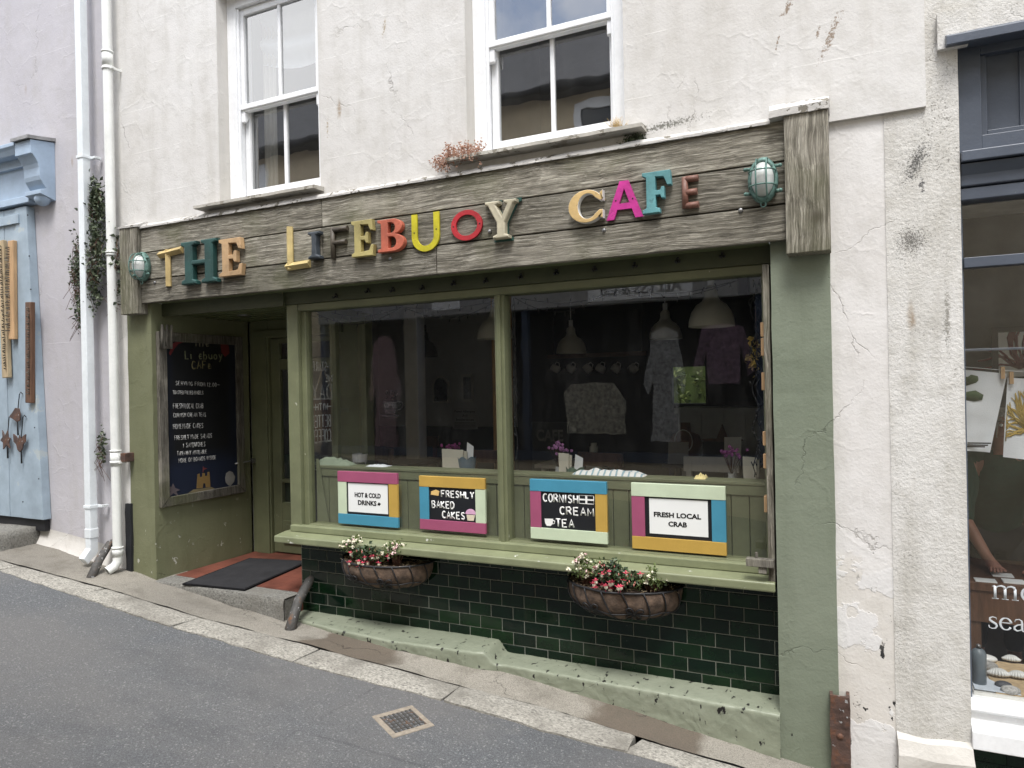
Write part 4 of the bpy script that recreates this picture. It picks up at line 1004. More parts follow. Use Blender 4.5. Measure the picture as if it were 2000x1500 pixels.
# ------------------------------------------------------------------ chalkboard on the doorway wall
def build_chalkboard():
    XW = -4.97
    t = thing('chalkboard', 'tall black menu chalkboard in a silvered wood frame on the doorway wall', 'chalkboard', (XW, .45, -.9))
    y0, y1, z0, z1 = .035, .90, -.925, .475; fw = .075; xf = XW + .035
    b = B()
    b.prism([(y0, z0), (y0 + fw, z0 + fw), (y0 + fw, z1), (y0, z1)], 'x', XW, xf); b.prism([(y1, z0), (y1, z1), (y1 - fw, z1), (y1 - fw, z0 + fw)], 'x', XW, xf)
    b.prism([(y0 + .002, z0), (y1 - .002, z0), (y1 - fw - .002, z0 + fw), (y0 + fw + .002, z0 + fw)], 'x', XW, xf - .002); b.box(XW, xf, y0 + fw, y1 - fw, z1 - fw, z1)
    b.build('frame', 'oldwood', t, bevel=.004)
    b = B(); b.box(XW + .001, XW + .014, y0 + fw - .004, y1 - fw + .004, z0 + fw - .004, z1 - fw + .004); 
    g = NT('painted_board'); yv = g.sep(1); zv = g.sep(2)
    e = g.math('MULTIPLY', g.ramp(g.math('ABSOLUTE', yv), [(.26, 0), (.33, 1)]), 1.0); lo = g.ramp(zv, [(.26, 1), (.42, 0)])
    f = g.math('MAXIMUM', g.math('MULTIPLY', e, .5), lo)
    g.fin(g.mix(f, (.003, .0035, .0045), (.006, .011, .028)), .6); b.build('board', g.m, t)
    XP = XW + .0150; cols = {'c': M['chalk']}
    def line(body, pa, pb, hpx, mat, jit=.04, r=.0042, parent=t, name='chalk_writing', bb=None):
        A, C = atx(*pa, XP), atx(*pb, XP); d = C - A; wd = d.length; ppm = 1387 / ((A - CAM).dot(F_)); h = hpx / ppm
        q = bb or B(); hand_text(q, body, A - Vector((0, 0, h / 2)), d.normalized(), (0, 0, 1), (1, 0, 0), wd, h, r, jit)
        if not bb: q.build(name, mat, parent)
    q = B()
    for body, pa, pb, h in (('SERVING FROM 12.00-', (343, 748), (428, 752), 9), ('TOASTED FILLED BAGELS', (337.5, 766), (397, 767), 8), ('FRESH LOCAL CRAB', (338.5, 793), (397, 792.5), 11),
                            ('CORNISH CREAM TEAS', (338.5, 811), (402, 809.5), 9), ('HOMEMADE CAKES', (338.5, 833), (397, 831), 11), ('FRESHLY MADE SALADS', (341, 855.5), (414, 850.5), 10),
                            ('& SANDWICHES', (357, 870), (401, 867), 10), ('TAKEAWAY AVAILABLE', (346, 886), (404, 882), 9), ('MORE ON BOARDS INSIDE', (349, 900), (422, 893), 9)):
        line(body, pa, pb, h * .88, 'chalk', r=.0018)
    for body, pa, pb, h, c in (('The', (379, 669), (409, 669), 15, (.16, .15, .10)), ('Lifebuoy', (362, 693), (434, 694), 16, (.15, .16, .09)), ('CAFe', (375, 713), (413, 712), 15, (.17, .15, .07))):
        line(body, pa, pb, h, plain('chalk_' + body.lower(), c, .9), .03, .006, name='painted_title')
    # painted sandcastle, shell, starfish and two red sea creatures
    def shape(pts, c, nm, d=.002):
        s = B(); s.prism([(atx(x, y, XP).y, atx(x, y, XP).z) for x, y in pts], 'x', XP - .0012, XP - .0012 + d); s.build(nm, plain('paint_' + nm, c, .7), t)
    shape([(384, 954), (386, 926), (390, 925), (390.5, 932), (395, 931), (395.5, 924), (400, 924), (400.5, 930), (405, 929), (405.5, 922), (409, 921.5), (411, 951), (402, 952), (401, 944), (397, 944), (396, 953)], (.20, .125, .04), 'sandcastle')
    shape([(368, 963), (378, 956), (395, 954), (412, 951), (420, 954), (400, 959)], (.16, .13, .07), 'sand', .0012)
    shape([(440, 934), (442, 924), (448, 920), (454, 922), (459, 931), (457, 941), (450, 949), (446, 948), (441, 942)], (.20, .195, .18), 'shell')
    shape([(431, 672), (438, 668), (447, 676), (448, 690), (440, 697), (432, 688)], (.12, .012, .012), 'red_claw')
    shape([(330, 690), (336, 672), (350, 664), (360, 668), (348, 672), (340, 682), (333, 694)], (.12, .012, .014), 'red_lobster')
    shape([(322, 948), (335, 951), (338, 944), (342, 953), (352, 957), (344, 960), (350, 971), (339, 963), (328, 973), (333, 960)], (.10, .08, .085), 'starfish')
    shape([(396, 922), (396.6, 911), (397.4, 911), (397.4, 913), (405, 915), (397.6, 918), (397.4, 922)], (.14, .03, .03), 'flag')
    b = B()
    for py, pz, h in ((.045, .33, .20), (.09, .36, .17), (.13, .34, .19)): b.tube([(xf + .02, py, pz), (xf + .025, py + .006, pz + h)], [.014, .010], 7)
    b.box(xf + .004, xf + .018, .05, .15, .34, .49); b.build('driftwood_bundle', 'oldwood', t)
build_chalkboard()

# ------------------------------------------------------------------ four painted signs in the window
YS = .186
def sign(px, cols, label):
    (xa, ya), (xb, yb) = px
    P0 = at(xa, yb[0], YS); P1 = at(xb, ya[1], YS)
    x0, x1 = P0.x, P1.x; z1 = (at(xa, ya[0], YS).z + at(xb, ya[1], YS).z) / 2; z0 = (at(xa, yb[0], YS).z + at(xb, yb[1], YS).z) / 2
    t = thing('painted_sign', label, 'sign', ((x0 + x1) / 2, YS, z0), 0, 'painted frame signs in the cafe window')
    wd, h = x1 - x0, z1 - z0; s = wd * .145; tp = h * .20
    ia, ib, ja, jb = x0 + s, x1 - s, z0 + tp * .95, z1 - tp
    for nm, k, r in (('top_rail', 0, (x0, x1, jb, z1)), ('side_rail', 1, (x0, ia, ja, jb)), ('side_rail', 2, (ib, x1, ja, jb)), ('bottom_rail', 3, (x0, x1, z0, ja))):
        b = B(); b.box(r[0], r[1], YS - (.012 if k in (0, 3) else .010), YS + .010, r[2], r[3]); b.build(nm, 'sign_' + cols[k], t, bevel=.002)
    b = B(); b.box(ia - .003, ib + .003, YS - .002, YS + .006, ja - .003, jb + .003); b.build('panel', 'board', t)
    return t, ia, ib, ja, jb
def paper(t, ia, ib, ja, jb, m=.10):
    b = B(); dx, dz = (ib - ia) * m * .35, (jb - ja) * m
    b.box(ia + dx, ib - dx * .9, YS - .0035, YS - .0021, ja + dz * .75, jb - dz * .3); b.build('paper', 'paper', t); return ia + dx, ib - dx, ja + dz, jb - dz * .6
def build_signs():
    y = YS - .0024
    t, a, c, z0, z1 = sign(((663, (922, 922)), (777, (1024, 1028))), ('magenta', 'mint', 'mustard', 'blue'), 'sign with magenta top rail and white paper reading HOT & COLD DRINKS')
    a, c, z0, z1 = paper(t, a, c, z0, z1); W_, H_ = c - a, z1 - z0; b = B()
    put_text(b, 'HOT & COLD', a + W_ * .17, c - W_ * .17, z0 + H_ * .52, z0 + H_ * .70, YS - .0036, .035)
    put_text(b, 'DRINKS', a + W_ * .25, c - W_ * .28, z0 + H_ * .24, z0 + H_ * .42, YS - .0036, .035)
    b.prism([(c - W_ * .26, z0 + H_ * .28), (c - W_ * .20, z0 + H_ * .26), (c - W_ * .17, z0 + H_ * .33), (c - W_ * .22, z0 + H_ * .38), (c - W_ * .24, z0 + H_ * .34)], 'y', YS - .0046, YS - .0036)
    b.build('printed_words', 'ink', t)
    t, a, c, z0, z1 = sign(((822, (932, 931)), (948, (1034, 1041))), ('mustard', 'blue', 'mint', 'magenta'), 'sign with mustard top rail, hand lettered FRESHLY BAKED CAKES on black')
    W_, H_ = c - a, z1 - z0; b = B()
    def wr(body, u0, u1, v, h, r=.0052): hand_text(b, body, (a + W_ * u0, y, z0 + H_ * v), (1, 0, 0), (0, 0, 1), (0, -1, 0), W_ * (u1 - u0), H_ * h, r, .015)
    wr('FRESHLY', .27, .96, .71, .19); wr('BAKED', .06, .54, .37, .2); wr('CAKES', .28, .76, .07, .2); b.build('painted_words', 'signwhite', t)
    q = B(); q.prism([(a + W_ * .04, z0 + H_ * .76), (a + W_ * .21, z0 + H_ * .74), (a + W_ * .23, z0 + H_ * .88), (a + W_ * .15, z0 + H_ * .92), (a + W_ * .05, z0 + H_ * .86)], 'y', y - .0015, y); q.build('cake_slice', plain('cake_yellow', (.62, .42, .16)), t)
    q = B(); q.prism([(a + W_ * .82, z0 + H_ * .05), (a + W_ * .95, z0 + H_ * .05), (a + W_ * .98, z0 + H_ * .22), (a + W_ * .80, z0 + H_ * .22)], 'y', y - .0015, y); q.build('cupcake_case', plain('cake_case', (.62, .55, .42)), t)
    q = B(); q.prism([(a + W_ * (.89 + .11 * math.cos(k)), z0 + H_ * (.24 + .16 * max(0, math.sin(k)))) for k in [math.pi * i / 12 for i in range(13)]], 'y', y - .002, y); q.build('cupcake_icing', plain('icing_pink', (.62, .36, .52)), t)
    t, a, c, z0, z1 = sign(((1038, (938, 938)), (1185, (1051, 1062))), ('blue', 'magenta', 'mustard', 'mint'), 'sign with blue top rail, hand lettered CORNISH CREAM TEA on black')
    W_, H_ = c - a, z1 - z0; b = B()
    wr('CORNISH', .04, .68, .72, .21); wr('CREAM', .35, .96, .40, .2); wr('TEA', .27, .60, .06, .2)
    u0, u1, v0, v1 = .71, .97, .72, .94
    for p in ((u0, v0, u1, v0), (u1, v0, u1, v1), (u1, v1, u0, v1), (u0, v1, u0, v0)): b.tube([(a + W_ * p[0], y, z0 + H_ * p[1]), (a + W_ * p[2], y, z0 + H_ * p[3])], .002, 5)
    b.box(a + W_ * .82, a + W_ * .855, y - .002, y, z0 + H_ * v0, z0 + H_ * v1); b.box(a + W_ * u0, a + W_ * .82, y - .0017, y, z0 + H_ * .81, z0 + H_ * .85); b.box(a + W_ * .855, a + W_ * u1, y - .0017, y, z0 + H_ * .81, z0 + H_ * .85)
    b.prism([(a + W_ * .06, z0 + H_ * .25), (a + W_ * .22, z0 + H_ * .26), (a + W_ * .21, z0 + H_ * .12), (a + W_ * .17, z0 + H_ * .06), (a + W_ * .10, z0 + H_ * .06), (a + W_ * .07, z0 + H_ * .13)], 'y', y - .002, y)
    b.tube([(a + W_ * .21, y, z0 + H_ * .22), (a + W_ * .25, y, z0 + H_ * .2), (a + W_ * .24, y, z0 + H_ * .13), (a + W_ * .2, y, z0 + H_ * .12)], .0028, 5); b.build('painted_words', 'signwhite', t)
    t, a, c, z0, z1 = sign(((1236, (946, 946)), (1417, (1070, 1085))), ('mint', 'magenta', 'blue', 'mustard'), 'sign with mint top rail and white paper reading FRESH LOCAL CRAB')
    a, c, z0, z1 = paper(t, a + .016, c - .012, z0 + .008, z1 - .004, .08); W_, H_ = c - a, z1 - z0; b = B()
    put_text(b, 'FRESH LOCAL', a + W_ * .08, c - W_ * .11, z0 + H_ * .48, z0 + H_ * .63, YS - .0036, .035)
    put_text(b, 'CRAB', a + W_ * .33, c - W_ * .35, z0 + H_ * .22, z0 + H_ * .37, YS - .0036, .035); b.build('printed_words', 'ink', t)
build_signs()

# ------------------------------------------------------------------ wall baskets with fuchsias
M['leaf'] = foliage('fuchsia_leaf', (.012, .026, .012), (.05, .085, .025)); M['leaf2'] = foliage('pale_leaf', (.035, .06, .012), (.13, .17, .045))
M['petalw'] = plain('cream_petal', (.68, .64, .50), .5, .08); M['petalr'] = plain('red_sepal', (.52, .06, .10), .5, .2); M['bud'] = plain('bud_red', (.42, .15, .12), .5, .2); M['petalp'] = plain('pink_petal', (.66, .45, .44), .5, .1)
M['stem'] = plain('red_stem', (.10, .045, .025), .7)
def build_basket(cx, zr, hw, dep, h, label):
    t = thing('wall_basket', label, 'flower basket', (cx, .196, zr), 0, 'coir lined baskets under the sill')
    def sh(a, v, k=1.0):   # a: 0..pi round the front, v: 0 rim .. 1 bottom
        e = max(0, 1 - v ** 2.7) ** .42; lobe = 1 + .035 * abs(math.sin(a * 5)) * math.sin(v * math.pi)
        n = .012 * noise.noise(Vector((a * 3, v * 3, cx)))
        return (cx - hw * math.cos(a) * (.12 * v + e * (1 - .12 * v)) * k * lobe if v < 1 else cx, .196 - dep * math.sin(a) * e * k * lobe - n * math.sin(a) * (v < .98), zr - h * v ** 1.0 * (1.0 + .05 * abs(math.sin(a * 5))) )
    b = B(); b.grid(0, math.pi, 40, 0, .97, 14, lambda a, v: sh(a, v)); b.grid(0, math.pi, 40, 0, 1, 4, lambda a, v: tuple(Vector(sh(a, .0)).lerp(Vector((cx, .196, zr - .03)), v)))
    b.build('liner', 'coir', t)
    b = B()
    b.tube([sh(math.pi * i / 30, 0, 1.01) for i in range(31)], .007, 6)
    for i in range(1, 9):
        a = math.pi * i / 9
        b.tube([sh(a + .22 * (v / 8) , v / 8 * .93, 1.025) for v in range(9)], .0044, 5)
    b.tube([sh(.35 + (math.pi - .7) * i / 24, .62, 1.03) for i in range(25)], .004, 5)
    for a0 in (1.15, 1.95):
        for k in range(4):
            dx, dz = math.cos(R(45 + 90 * k)), math.sin(R(45 + 90 * k)); lp = []
            for j in range(12):
                s = math.sin(math.pi * j / 11) * .45; rr = math.sin(math.pi * j / 22 * 2 / 2); u = math.sin(math.pi * j / 11 / 1) ; q = j / 11
                rad = math.sin(math.pi * q); side = math.sin(2 * math.pi * q) * .28
                lp.append(sh(a0 + (dx * rad + -dz * side) * .19, min(.92, max(.2, .62 - (dz * rad + dx * side) * .26)), 1.04))
            b.tube(lp, .0042, 5)
    b.build('wire_frame', 'wire', t)
    b = B()
    for _ in range(150):
        a = random.uniform(0, math.pi); p = Vector(sh(a, 0)).lerp(Vector((cx, .196, zr - .02)), random.uniform(-.03, .5)); d = Vector((random.gauss(0, .02), random.gauss(0, .02), random.uniform(0, .025)))
        b.tube([p, p + d * .5, p + d + Vector((0, 0, -.005))], .0012, 3)
    b.build('straw_fringe', 'drift', t)
def fuchsia(cx, cy, zr, wd, ht, kind, label, seed, n_fl):
    random.seed(seed)
    t = thing('fuchsia_plant', label, 'plant', (cx, cy, zr), 0, 'fuchsias in the wall baskets')
    s = B(); tips = []
    for k in range(22):
        a = random.uniform(0, 2 * math.pi); rr = random.uniform(.1, 1); q = Vector((cx + wd * .5 * rr * math.cos(a), cy + min(wd, .15) * .5 * rr * math.sin(a), zr + ht * random.uniform(.55, 1) * (1.05 - .55 * rr)))
        p0 = Vector((cx + random.uniform(-.02, .02), cy, zr - .02)); md = p0.lerp(q, .55) + Vector((0, 0, .03)); s.tube([p0, md, q], [.0028, .0022, .0012], 4); tips.append((md, q))
    s.build('stems', 'stem', t)
    lf = B(); pts = []
    for _ in range(620):
        md, q = random.choice(tips); u = random.random(); p = md.lerp(q, u) + Vector((random.gauss(0, .016), random.gauss(0, .014), random.gauss(0, .014))); pts.append(p)
    leafy(lf, pts, .026 if kind == 'r' else .019); lf.build('leaves', 'leaf' if kind == 'r' else 'leaf2', t)
    for i in range(n_fl):
        md, q = random.choice(tips); p = q + Vector((random.gauss(0, .018), random.uniform(-.03, .005), random.gauss(0, .012))); f = B(); k0 = random.uniform(.8, 1.2)
        if kind == 'w':
            if random.random() < .45: f.ball(p, random.uniform(.005, .008), sc=(1, 1, 1.25))
            else:
                for _ in range(7):
                    d = Vector((random.gauss(0, 1), random.gauss(0, 1), random.gauss(0, .8))).normalized(); e = d.cross(Vector((random.gauss(0, 1), random.gauss(0, 1), 1))).normalized() * .007 * k0; d *= .016 * k0
                    f.poly([p, p + d * .6 + e, p + d, p + d * .6 - e])
                f.ball(p, .0075 * k0, sub=1)
            f.build('flower', 'petalw' if random.random() < .8 else 'petalp', t)
        elif random.random() < .5:
            p2 = Vector((p.x, p.y - .02, zr + random.uniform(-.025, .07))) if random.random() < .6 else p
            for k in range(5):
                a = 2 * math.pi * k / 5 + i; d = Vector((math.cos(a), math.sin(a), random.uniform(.1, .7))).normalized() * k0; e = d.cross(Vector((0, 0, 1))).normalized() * .0055
                f.poly([p2 + Vector((0, 0, .004)), p2 + d * .010 + e, p2 + d * .024, p2 + d * .010 - e], 1)
            f.ball(p2 + Vector((0, 0, .008)), .005, 1, sc=(1, 1, 1.8)); f.ball(p2 - Vector((0, -.004, .009)), .0115 * k0, 0, sc=(1, 1, 1.1)); f.tube([p2 - Vector((0, 0, .01)), p2 - Vector((.002, 0, .032))], .0012, 4, mi=1)
            f.build('flower', ['petalw', 'petalr'], t)
        else: f.ball(p, .006 * k0, sc=(.75, .75, 1.7)); f.build('bud', 'bud', t)
def build_baskets():
    cl = at(755, 1092, .13).x - .015; cr = at(1222, 1148, .13).x - .02
    build_basket(cl, -1.172, .345, .27, .185, 'coir lined half basket hung under the left part of the sill, liner sagging')
    build_basket(cr, -1.165, .335, .27, .195, 'brown coir lined half basket hung on the tiles at the right under the sill')
    random.seed(3)
    fuchsia(cl - .17, .01, -1.165, .22, .17, 'w', 'white flowering plant at the left end of the left basket', 11, 40)
    fuchsia(cl - .02, -.02, -1.165, .30, .11, 'r', 'dark leaved red fuchsia in the middle of the left basket', 12, 36)
    fuchsia(cl + .17, .02, -1.165, .22, .18, 'w', 'white flowering plant at the right end of the left basket', 13, 52)
    fuchsia(cr - .18, .01, -1.158, .24, .18, 'w', 'white flowering plant at the left end of the right basket', 14, 46)
    fuchsia(cr + .0, -.03, -1.158, .32, .18, 'r', 'red and white fuchsia in the middle of the right basket', 15, 62)
    fuchsia(cr + .20, .02, -1.158, .17, .13, 'w', 'white flowering plant at the right end of the right basket', 16, 26)
build_baskets()

# ------------------------------------------------------------------ door mat, iron guard bars, pipes
def build_mat():
    cs = [(356, 1140), (487, 1090), (606, 1096), (478, 1152)]; pts = []
    for px, py in cs:
        d = ray(px, py); p = CAM + d * ((ZF + .012 - CAM.z) / d.z); pts.append(p)
    pts[2].x = min(pts[2].x, -3.68)
    b = B(); b.prism([(p.x, p.y) for p in pts], 'z', ZF + .002, ZF + .014)
    o = pts[0]; ex = pts[3] - pts[0]; ey = pts[1] - pts[0]
    b.bm.normal_update()
    for i in range(1, 34):
        p = o.lerp(pts[1], i / 34) ; q = pts[3].lerp(pts[2], i / 34); p = p + ex * .03; q = q - ex * .03
        b.tube([(p.x, p.y, ZF + .014), (q.x, q.y, ZF + .014)], .0055, 4, smooth=False, mi=1)
    tag(b.build('door_mat', ['rubber', plain('ridge_rubber', (.03, .03, .032), .9, spec=.1)]), 'black ribbed rubber mat lying on the red doorway tiles', 'door mat')  # ridges get a paler grey than the mat body
build_mat()
def build_bars():
    p = at(604, 1135, .19); q = gnd(564, 1224); b = B()
    b.tube([q + Vector((0, 0, -.05)), q.lerp(p, .5) + Vector((-.012, 0, .01)), p, p + Vector((.02, .03, .02))], [.038, .034, .033, .033], 12)
    o = b.build('guard_bar', 'iron'); tag(o, 'worn round iron guard bar leaning against the tiled corner by the doorway', 'guard bar')
    p = at(214, 1062, -.03); q = gnd(171, 1130); b = B(); b.tube([q + Vector((0, 0, -.05)), q.lerp(p, .5) + Vector((.005, 0, .005)), p, p + Vector((.03, .04, .015))], [.036, .032, .03, .03], 12)
    tag(b.build('guard_bar', 'iron'), 'worn round iron guard bar leaning across the foot of the white downpipes', 'guard bar')
    b = B(); x0, x1 = -.115, -.028; zt = -1.555; b.box(x0, x1, -.055, -.04, G(-.05) - .1, zt); b.box(x0, x0 + .014, -.04, .0, G(-.05) - .1, zt); b.box(x1 - .014, x1, -.04, .028, G(-.05) - .1, zt)
    b.rough(.006, 14, .025); b.ball((-.072, -.057, -1.75), .018, sc=(1, .4, 1))
    tag(b.build('guard_bar', 'rust'), 'flat rusty iron guard strip standing between the green pilaster and the peeling white pier', 'guard bar')
build_bars()
def build_pipes():
    xa = at(165, 500, -.125).x; zb = G(-5.6) + .03; s = .068
    t = thing('square_downpipe', 'square white plastic downpipe on the lilac wall', 'downpipe', (xa - s / 2, -.09, zb))
    x0, x1, y0, y1 = xa - s, xa, -.125, -.125 + s
    b = B(); b.box(x0, x1, y0, y1, zb + .22, 4.5); b.box(x0 - .004, x1 + .004, y0 - .004, y1 + .004, zb + .20, zb + .28)
    b.build('pipe', 'upvc', t, bevel=.006)
    b = B(); b.prism([(y0, zb + .20), (y1, zb + .20), (y1, zb + .08), (y0 - .02, zb), (y0 - .06, zb + .05), (y0, zb + .12)], 'x', x0 + .002, x1 - .002); b.build('shoe', 'upvc', t, bevel=.005)
    for py in (303, 990):
        z = at(165, py, -.125).z; b = B(); b.box(x0 - .006, x1 + .006, y0 - .006, y1 + .02, z - .012, z + .012); b.box(x1 + .006, x1 + .055, -.06, -.035, z - .010, z + .010); b.box(x1 + .03, x1 + .055, -.04, .0, z - .01, z + .01); b.build('bracket', 'upvc', t, bevel=.002)
    xc = at(218, 500, -.08).x; r = .036; zb = G(-5.3)
    t = thing('round_downpipe', 'round cream plastic downpipe at the left edge of the cafe front', 'downpipe', (xc, -.08, zb))
    b = B(); b.tube([(xc, -.08, 4.5), (xc, -.08, zb + .13), (xc, -.085, zb + .09), (xc - .005, -.11, zb + .055), (xc - .015, -.165, zb + .03)], r, 18, cap=False)
    b.tube([(xc, -.08, 4.5), (xc, -.08, zb + .13), (xc, -.085, zb + .09), (xc - .005, -.11, zb + .055), (xc - .0149, -.1645, zb + .03)], r - .004, 18, cap=False)
    b.build('pipe', 'upvc2', t, smooth=True)
    for py, h in ((114, .05), (895, .055), (498, .012), (1076, .03)):
        b = B(); z = at(215, py, -.08).z; b.tube([(xc, -.08, z - h), (xc, -.08, z + h)], r + .005, 18); b.tube([(xc, -.08, z + h), (xc, -.08, z + h + .012)], r + .009, 18); b.build('collar', 'upvc2', t)
    for py in (133, 902):
        z = at(215, py, -.08).z; b = B(); b.box(xc + r - .005, xc + r + .03, -.09, -.07, z - .009, z + .009); b.box(xc + r + .008, xc + r + .02, -.07, 0, z - .009, z + .009); b.tube([(xc, -.08, z - .01), (xc, -.08, z + .01)], r + .008, 18); b.build('bracket', 'upvc2', t)
    z = at(232, 893, -.06).z; b = B(); b.box(xc + .055, xc + .11, -.08, 0, z - .035, z + .035); tag(b.build('junction_box', 'rust', bevel=.004), 'small rusty metal box on the wall strip beside the round downpipe', 'box')
build_pipes()
# ------------------------------------------------------------------ neighbour on the left: lilac render, pale blue shopfront
def build_left():
    t = thing('lilac_building', 'lilac rendered house with a pale blue shopfront left of the cafe', 'building', (-7.5, 0, G(-7.5)))
    b = B(); b.box(-14, XL - .004, .015, .3, G(-5.3) - .1, 4.7); b.build('wall', 'lilac', t)
    b = B()
    def base(x, u): n = noise.noise(Vector((x * 5, u * 3, 2))) * .012; return (x, .012 - .055 * (1 - u) ** 2 - n * (1 - u), G(x) + .0 + .16 * u)
    b.grid(-7, XL - .01, 60, 0, 1, 6, base); b.build('wall_foot', 'wall_reveal', t)
    xw = -6.156; x2 = at(29, 300, -.19).x; f = -.19
    def prof(off=0):
        pts = [(.015, 2.165), (f, 2.135), (f, 2.02)]
        for i in range(9):
            a = i / 8; pts.append((f + .015 + (.11) * a + .018 * math.sin(a * 2 * math.pi), 2.02 - .27 * a))
        pts += [(f + .075, 1.735), (f + .075, 1.70), (.015, 1.66)]
        return pts
    b = B(); b.prism(prof(), 'x', x2, xw); br = b.build('console_bracket', 'bluepaint', t, bevel=.004)
    b = B(); b.ball(((x2 + xw) / 2 + .02, -.045, 1.685), .07, sub=3, sc=(1.1, .85, 1)); b.build('bracket_drop', 'bluepaint', br)
    b = B(); b.prism([(.015, 2.20), (.015, 2.172), (f - .03, 2.137), (f - .03, 2.165)], 'x', x2 - .01, xw + .012); b.rough(.004, 12, .04); b.build('lead_cap', 'lead', br)
    b = B(); b.prism([(.012, 2.06), (-.15, 2.06), (-.17, 2.10), (-.19, 2.12), (-.19, 2.15), (.012, 2.165)], 'x', -10, x2 - .012); b.box(-10, x2 - .002, -.04, .012, 1.72, 2.06); b.box(-10, x2 - .002, -.085, .012, 1.66, 1.72); b.box(-10, x2 - .002, -.07, .012, 1.985, 2.06)
    b.build('cornice', 'bluepaint', t, bevel=.004)
    # boarded shutter below: upright planks
    b = B(); z0, z1 = -1.09, 1.64
    b.prism([(-6.60, z0), (-6.305, z0), (-6.455, z1), (-6.615, z1)], 'y', -.06, .012)
    for xa, xb in ((-6.79, -6.604), (-6.98, -6.794), (-7.17, -6.984), (-7.36, -7.174)): b.box(xa, xb, -.055 + random.uniform(-.004, .004), .012, z0, z1)
    sh = b.build('boarded_shutter', 'bluewood', t, bevel=.003)
    b = B(); b.box(-7.36, -6.55, -.075, -.056, 1.50, 1.58); b.build('shutter_rail', 'bluewood', sh, bevel=.003)
    for k, (px, py) in enumerate(((54, 420), (57, 500), (60, 565), (68, 835), (45, 980), (76, 935))):
        p = at(px, py, -.06); b = B(); b.lathe([(0, -.004), (.006, -.003), (.006, .004)], tuple(p), 8, 'y'); b.build('nail_head', 'black', sh)
    b = B(); b.box(-7.2, -6.33, -.03, .012, G(-6.8) + .1, -1.10); b.build('shutter_opening_dark', 'black', t)  # black box stands in for the shade of the opening under the planks
    b = B(); b.box(-8, -6.46, -.32, .012, G(-7) - .1, G(-6.8) + .13); b.rough(.012, 6, .05); b.build('door_stone', 'step', t, smooth=True)
build_left()
def build_tools():
    # slats of wood carrying rows of old bristles, fixed one by one to the boards
    def slat(px0, px1, y0, y1, m, lab, wd=.075, bristle=True, side=1):
        A = at(px0, y0, -.085); C = at(px1, y1, -.085); d = (C - A).normalized(); n = Vector((d.z, 0, -d.x)) * -1
        t = thing('bristle_slat', lab, 'wooden slat', tuple(C), 0, 'wooden slats on the blue boards')
        b = B(); q = []
        for p in (A, C):
            for s in (-1, 1):
                for y in (-.062, -.10): q.append(b.bm.verts.new((p.x + n.x * wd / 2 * s, y, p.z + n.z * wd / 2 * s)))
        b.rn = .4
        for f in ((0, 1, 3, 2), (4, 6, 7, 5), (0, 4, 5, 1), (2, 3, 7, 6), (0, 2, 6, 4), (1, 5, 7, 3)): b._f([q[i] for i in f])
        b.rn = None; b.build('slat', m, t, recalc=True, bevel=.006)
        if bristle:
            b = B(); L = (C - A).length; k = int(L / .02)
            for i in range(3, k - 3):
                p = A + d * (L * i / k) + n * (.012 * side); b.tube([(p.x, -.095, p.z), (p.x + random.uniform(-.012, .012) + .02 * side, -.125, p.z + random.uniform(-.012, .012))], .0045, 4)
            b.build('bristles', 'wire' if m == 'drift' else 'oldwood', t)
    slat(3, 13, 470, 738, 'drift', 'weathered pale slat with dark bristles at the photo left edge', .09)
    slat(23, 25, 470, 663, 'pine', 'raw orange pine slat upright on the blue boards', .08, True, -1)
    slat(58, 58, 590, 787, 'brownwood', 'dark brown slat with a row of pale bristles at the edge of the blue boards', .085)
    def orn(px, py, kind, lab, py_top, py_bot):
        c = at(px, py, -.075); t = thing('rusty_ornament', lab, 'garden ornament', tuple(c), 0, 'rusty ornaments hooked on the boards')
        a, e = at(px + 4, py_top, -.075), at(px + 1, py_bot, -.075); b = B()
        b.tube([(a.x + .03, -.07, a.z), (a.x + .012, -.075, a.z + .02), (a.x, -.08, a.z), (c.x, -.08, c.z)], .004, 5); b.tube([(c.x, -.08, c.z), (e.x, -.078, e.z)], [.004, .007], 6); b.build('stake', 'wire', t)
        b = B(); P = lambda u, v: (c.x + u, c.z + v)
        if kind == 'leaf': pts = [P(-.10, -.01), P(-.05, .03), P(-.01, .07), P(.045, .065), P(.06, .02), P(.055, -.04), P(.01, -.055), P(-.04, -.03)]
        elif kind == 'butterfly': pts = [P(-.09, .07), P(-.045, .05), P(-.02, .02), P(0, .06), P(.02, .02), P(.045, .05), P(.09, .07), P(.085, 0), P(.05, -.02), P(.03, -.07), P(0, -.09), P(-.03, -.07), P(-.05, -.02), P(-.085, 0)]
        else: pts = [P(-.05, .09), P(-.01, .04), P(.03, .09), P(.04, .03), P(.07, .02), P(.045, -.02), P(.06, -.07), P(.01, -.04), P(-.04, -.08), P(-.04, -.02), P(-.08, 0), P(-.045, .03)]
        b.prism(pts, 'y', -.094, -.084); b.build('cut_out', 'rust', t, bevel=.002)
    orn(35, 812, 'leaf', 'rusty iron leaf on a hooked stake hung on the blue boards', 770, 850)
    orn(42, 863, 'butterfly', 'rusty iron butterfly on a stake hung on the blue boards', 815, 905)
    orn(15, 860, 'crab', 'rusty iron creature on a stake at the photo left edge', 815, 895)
build_tools()

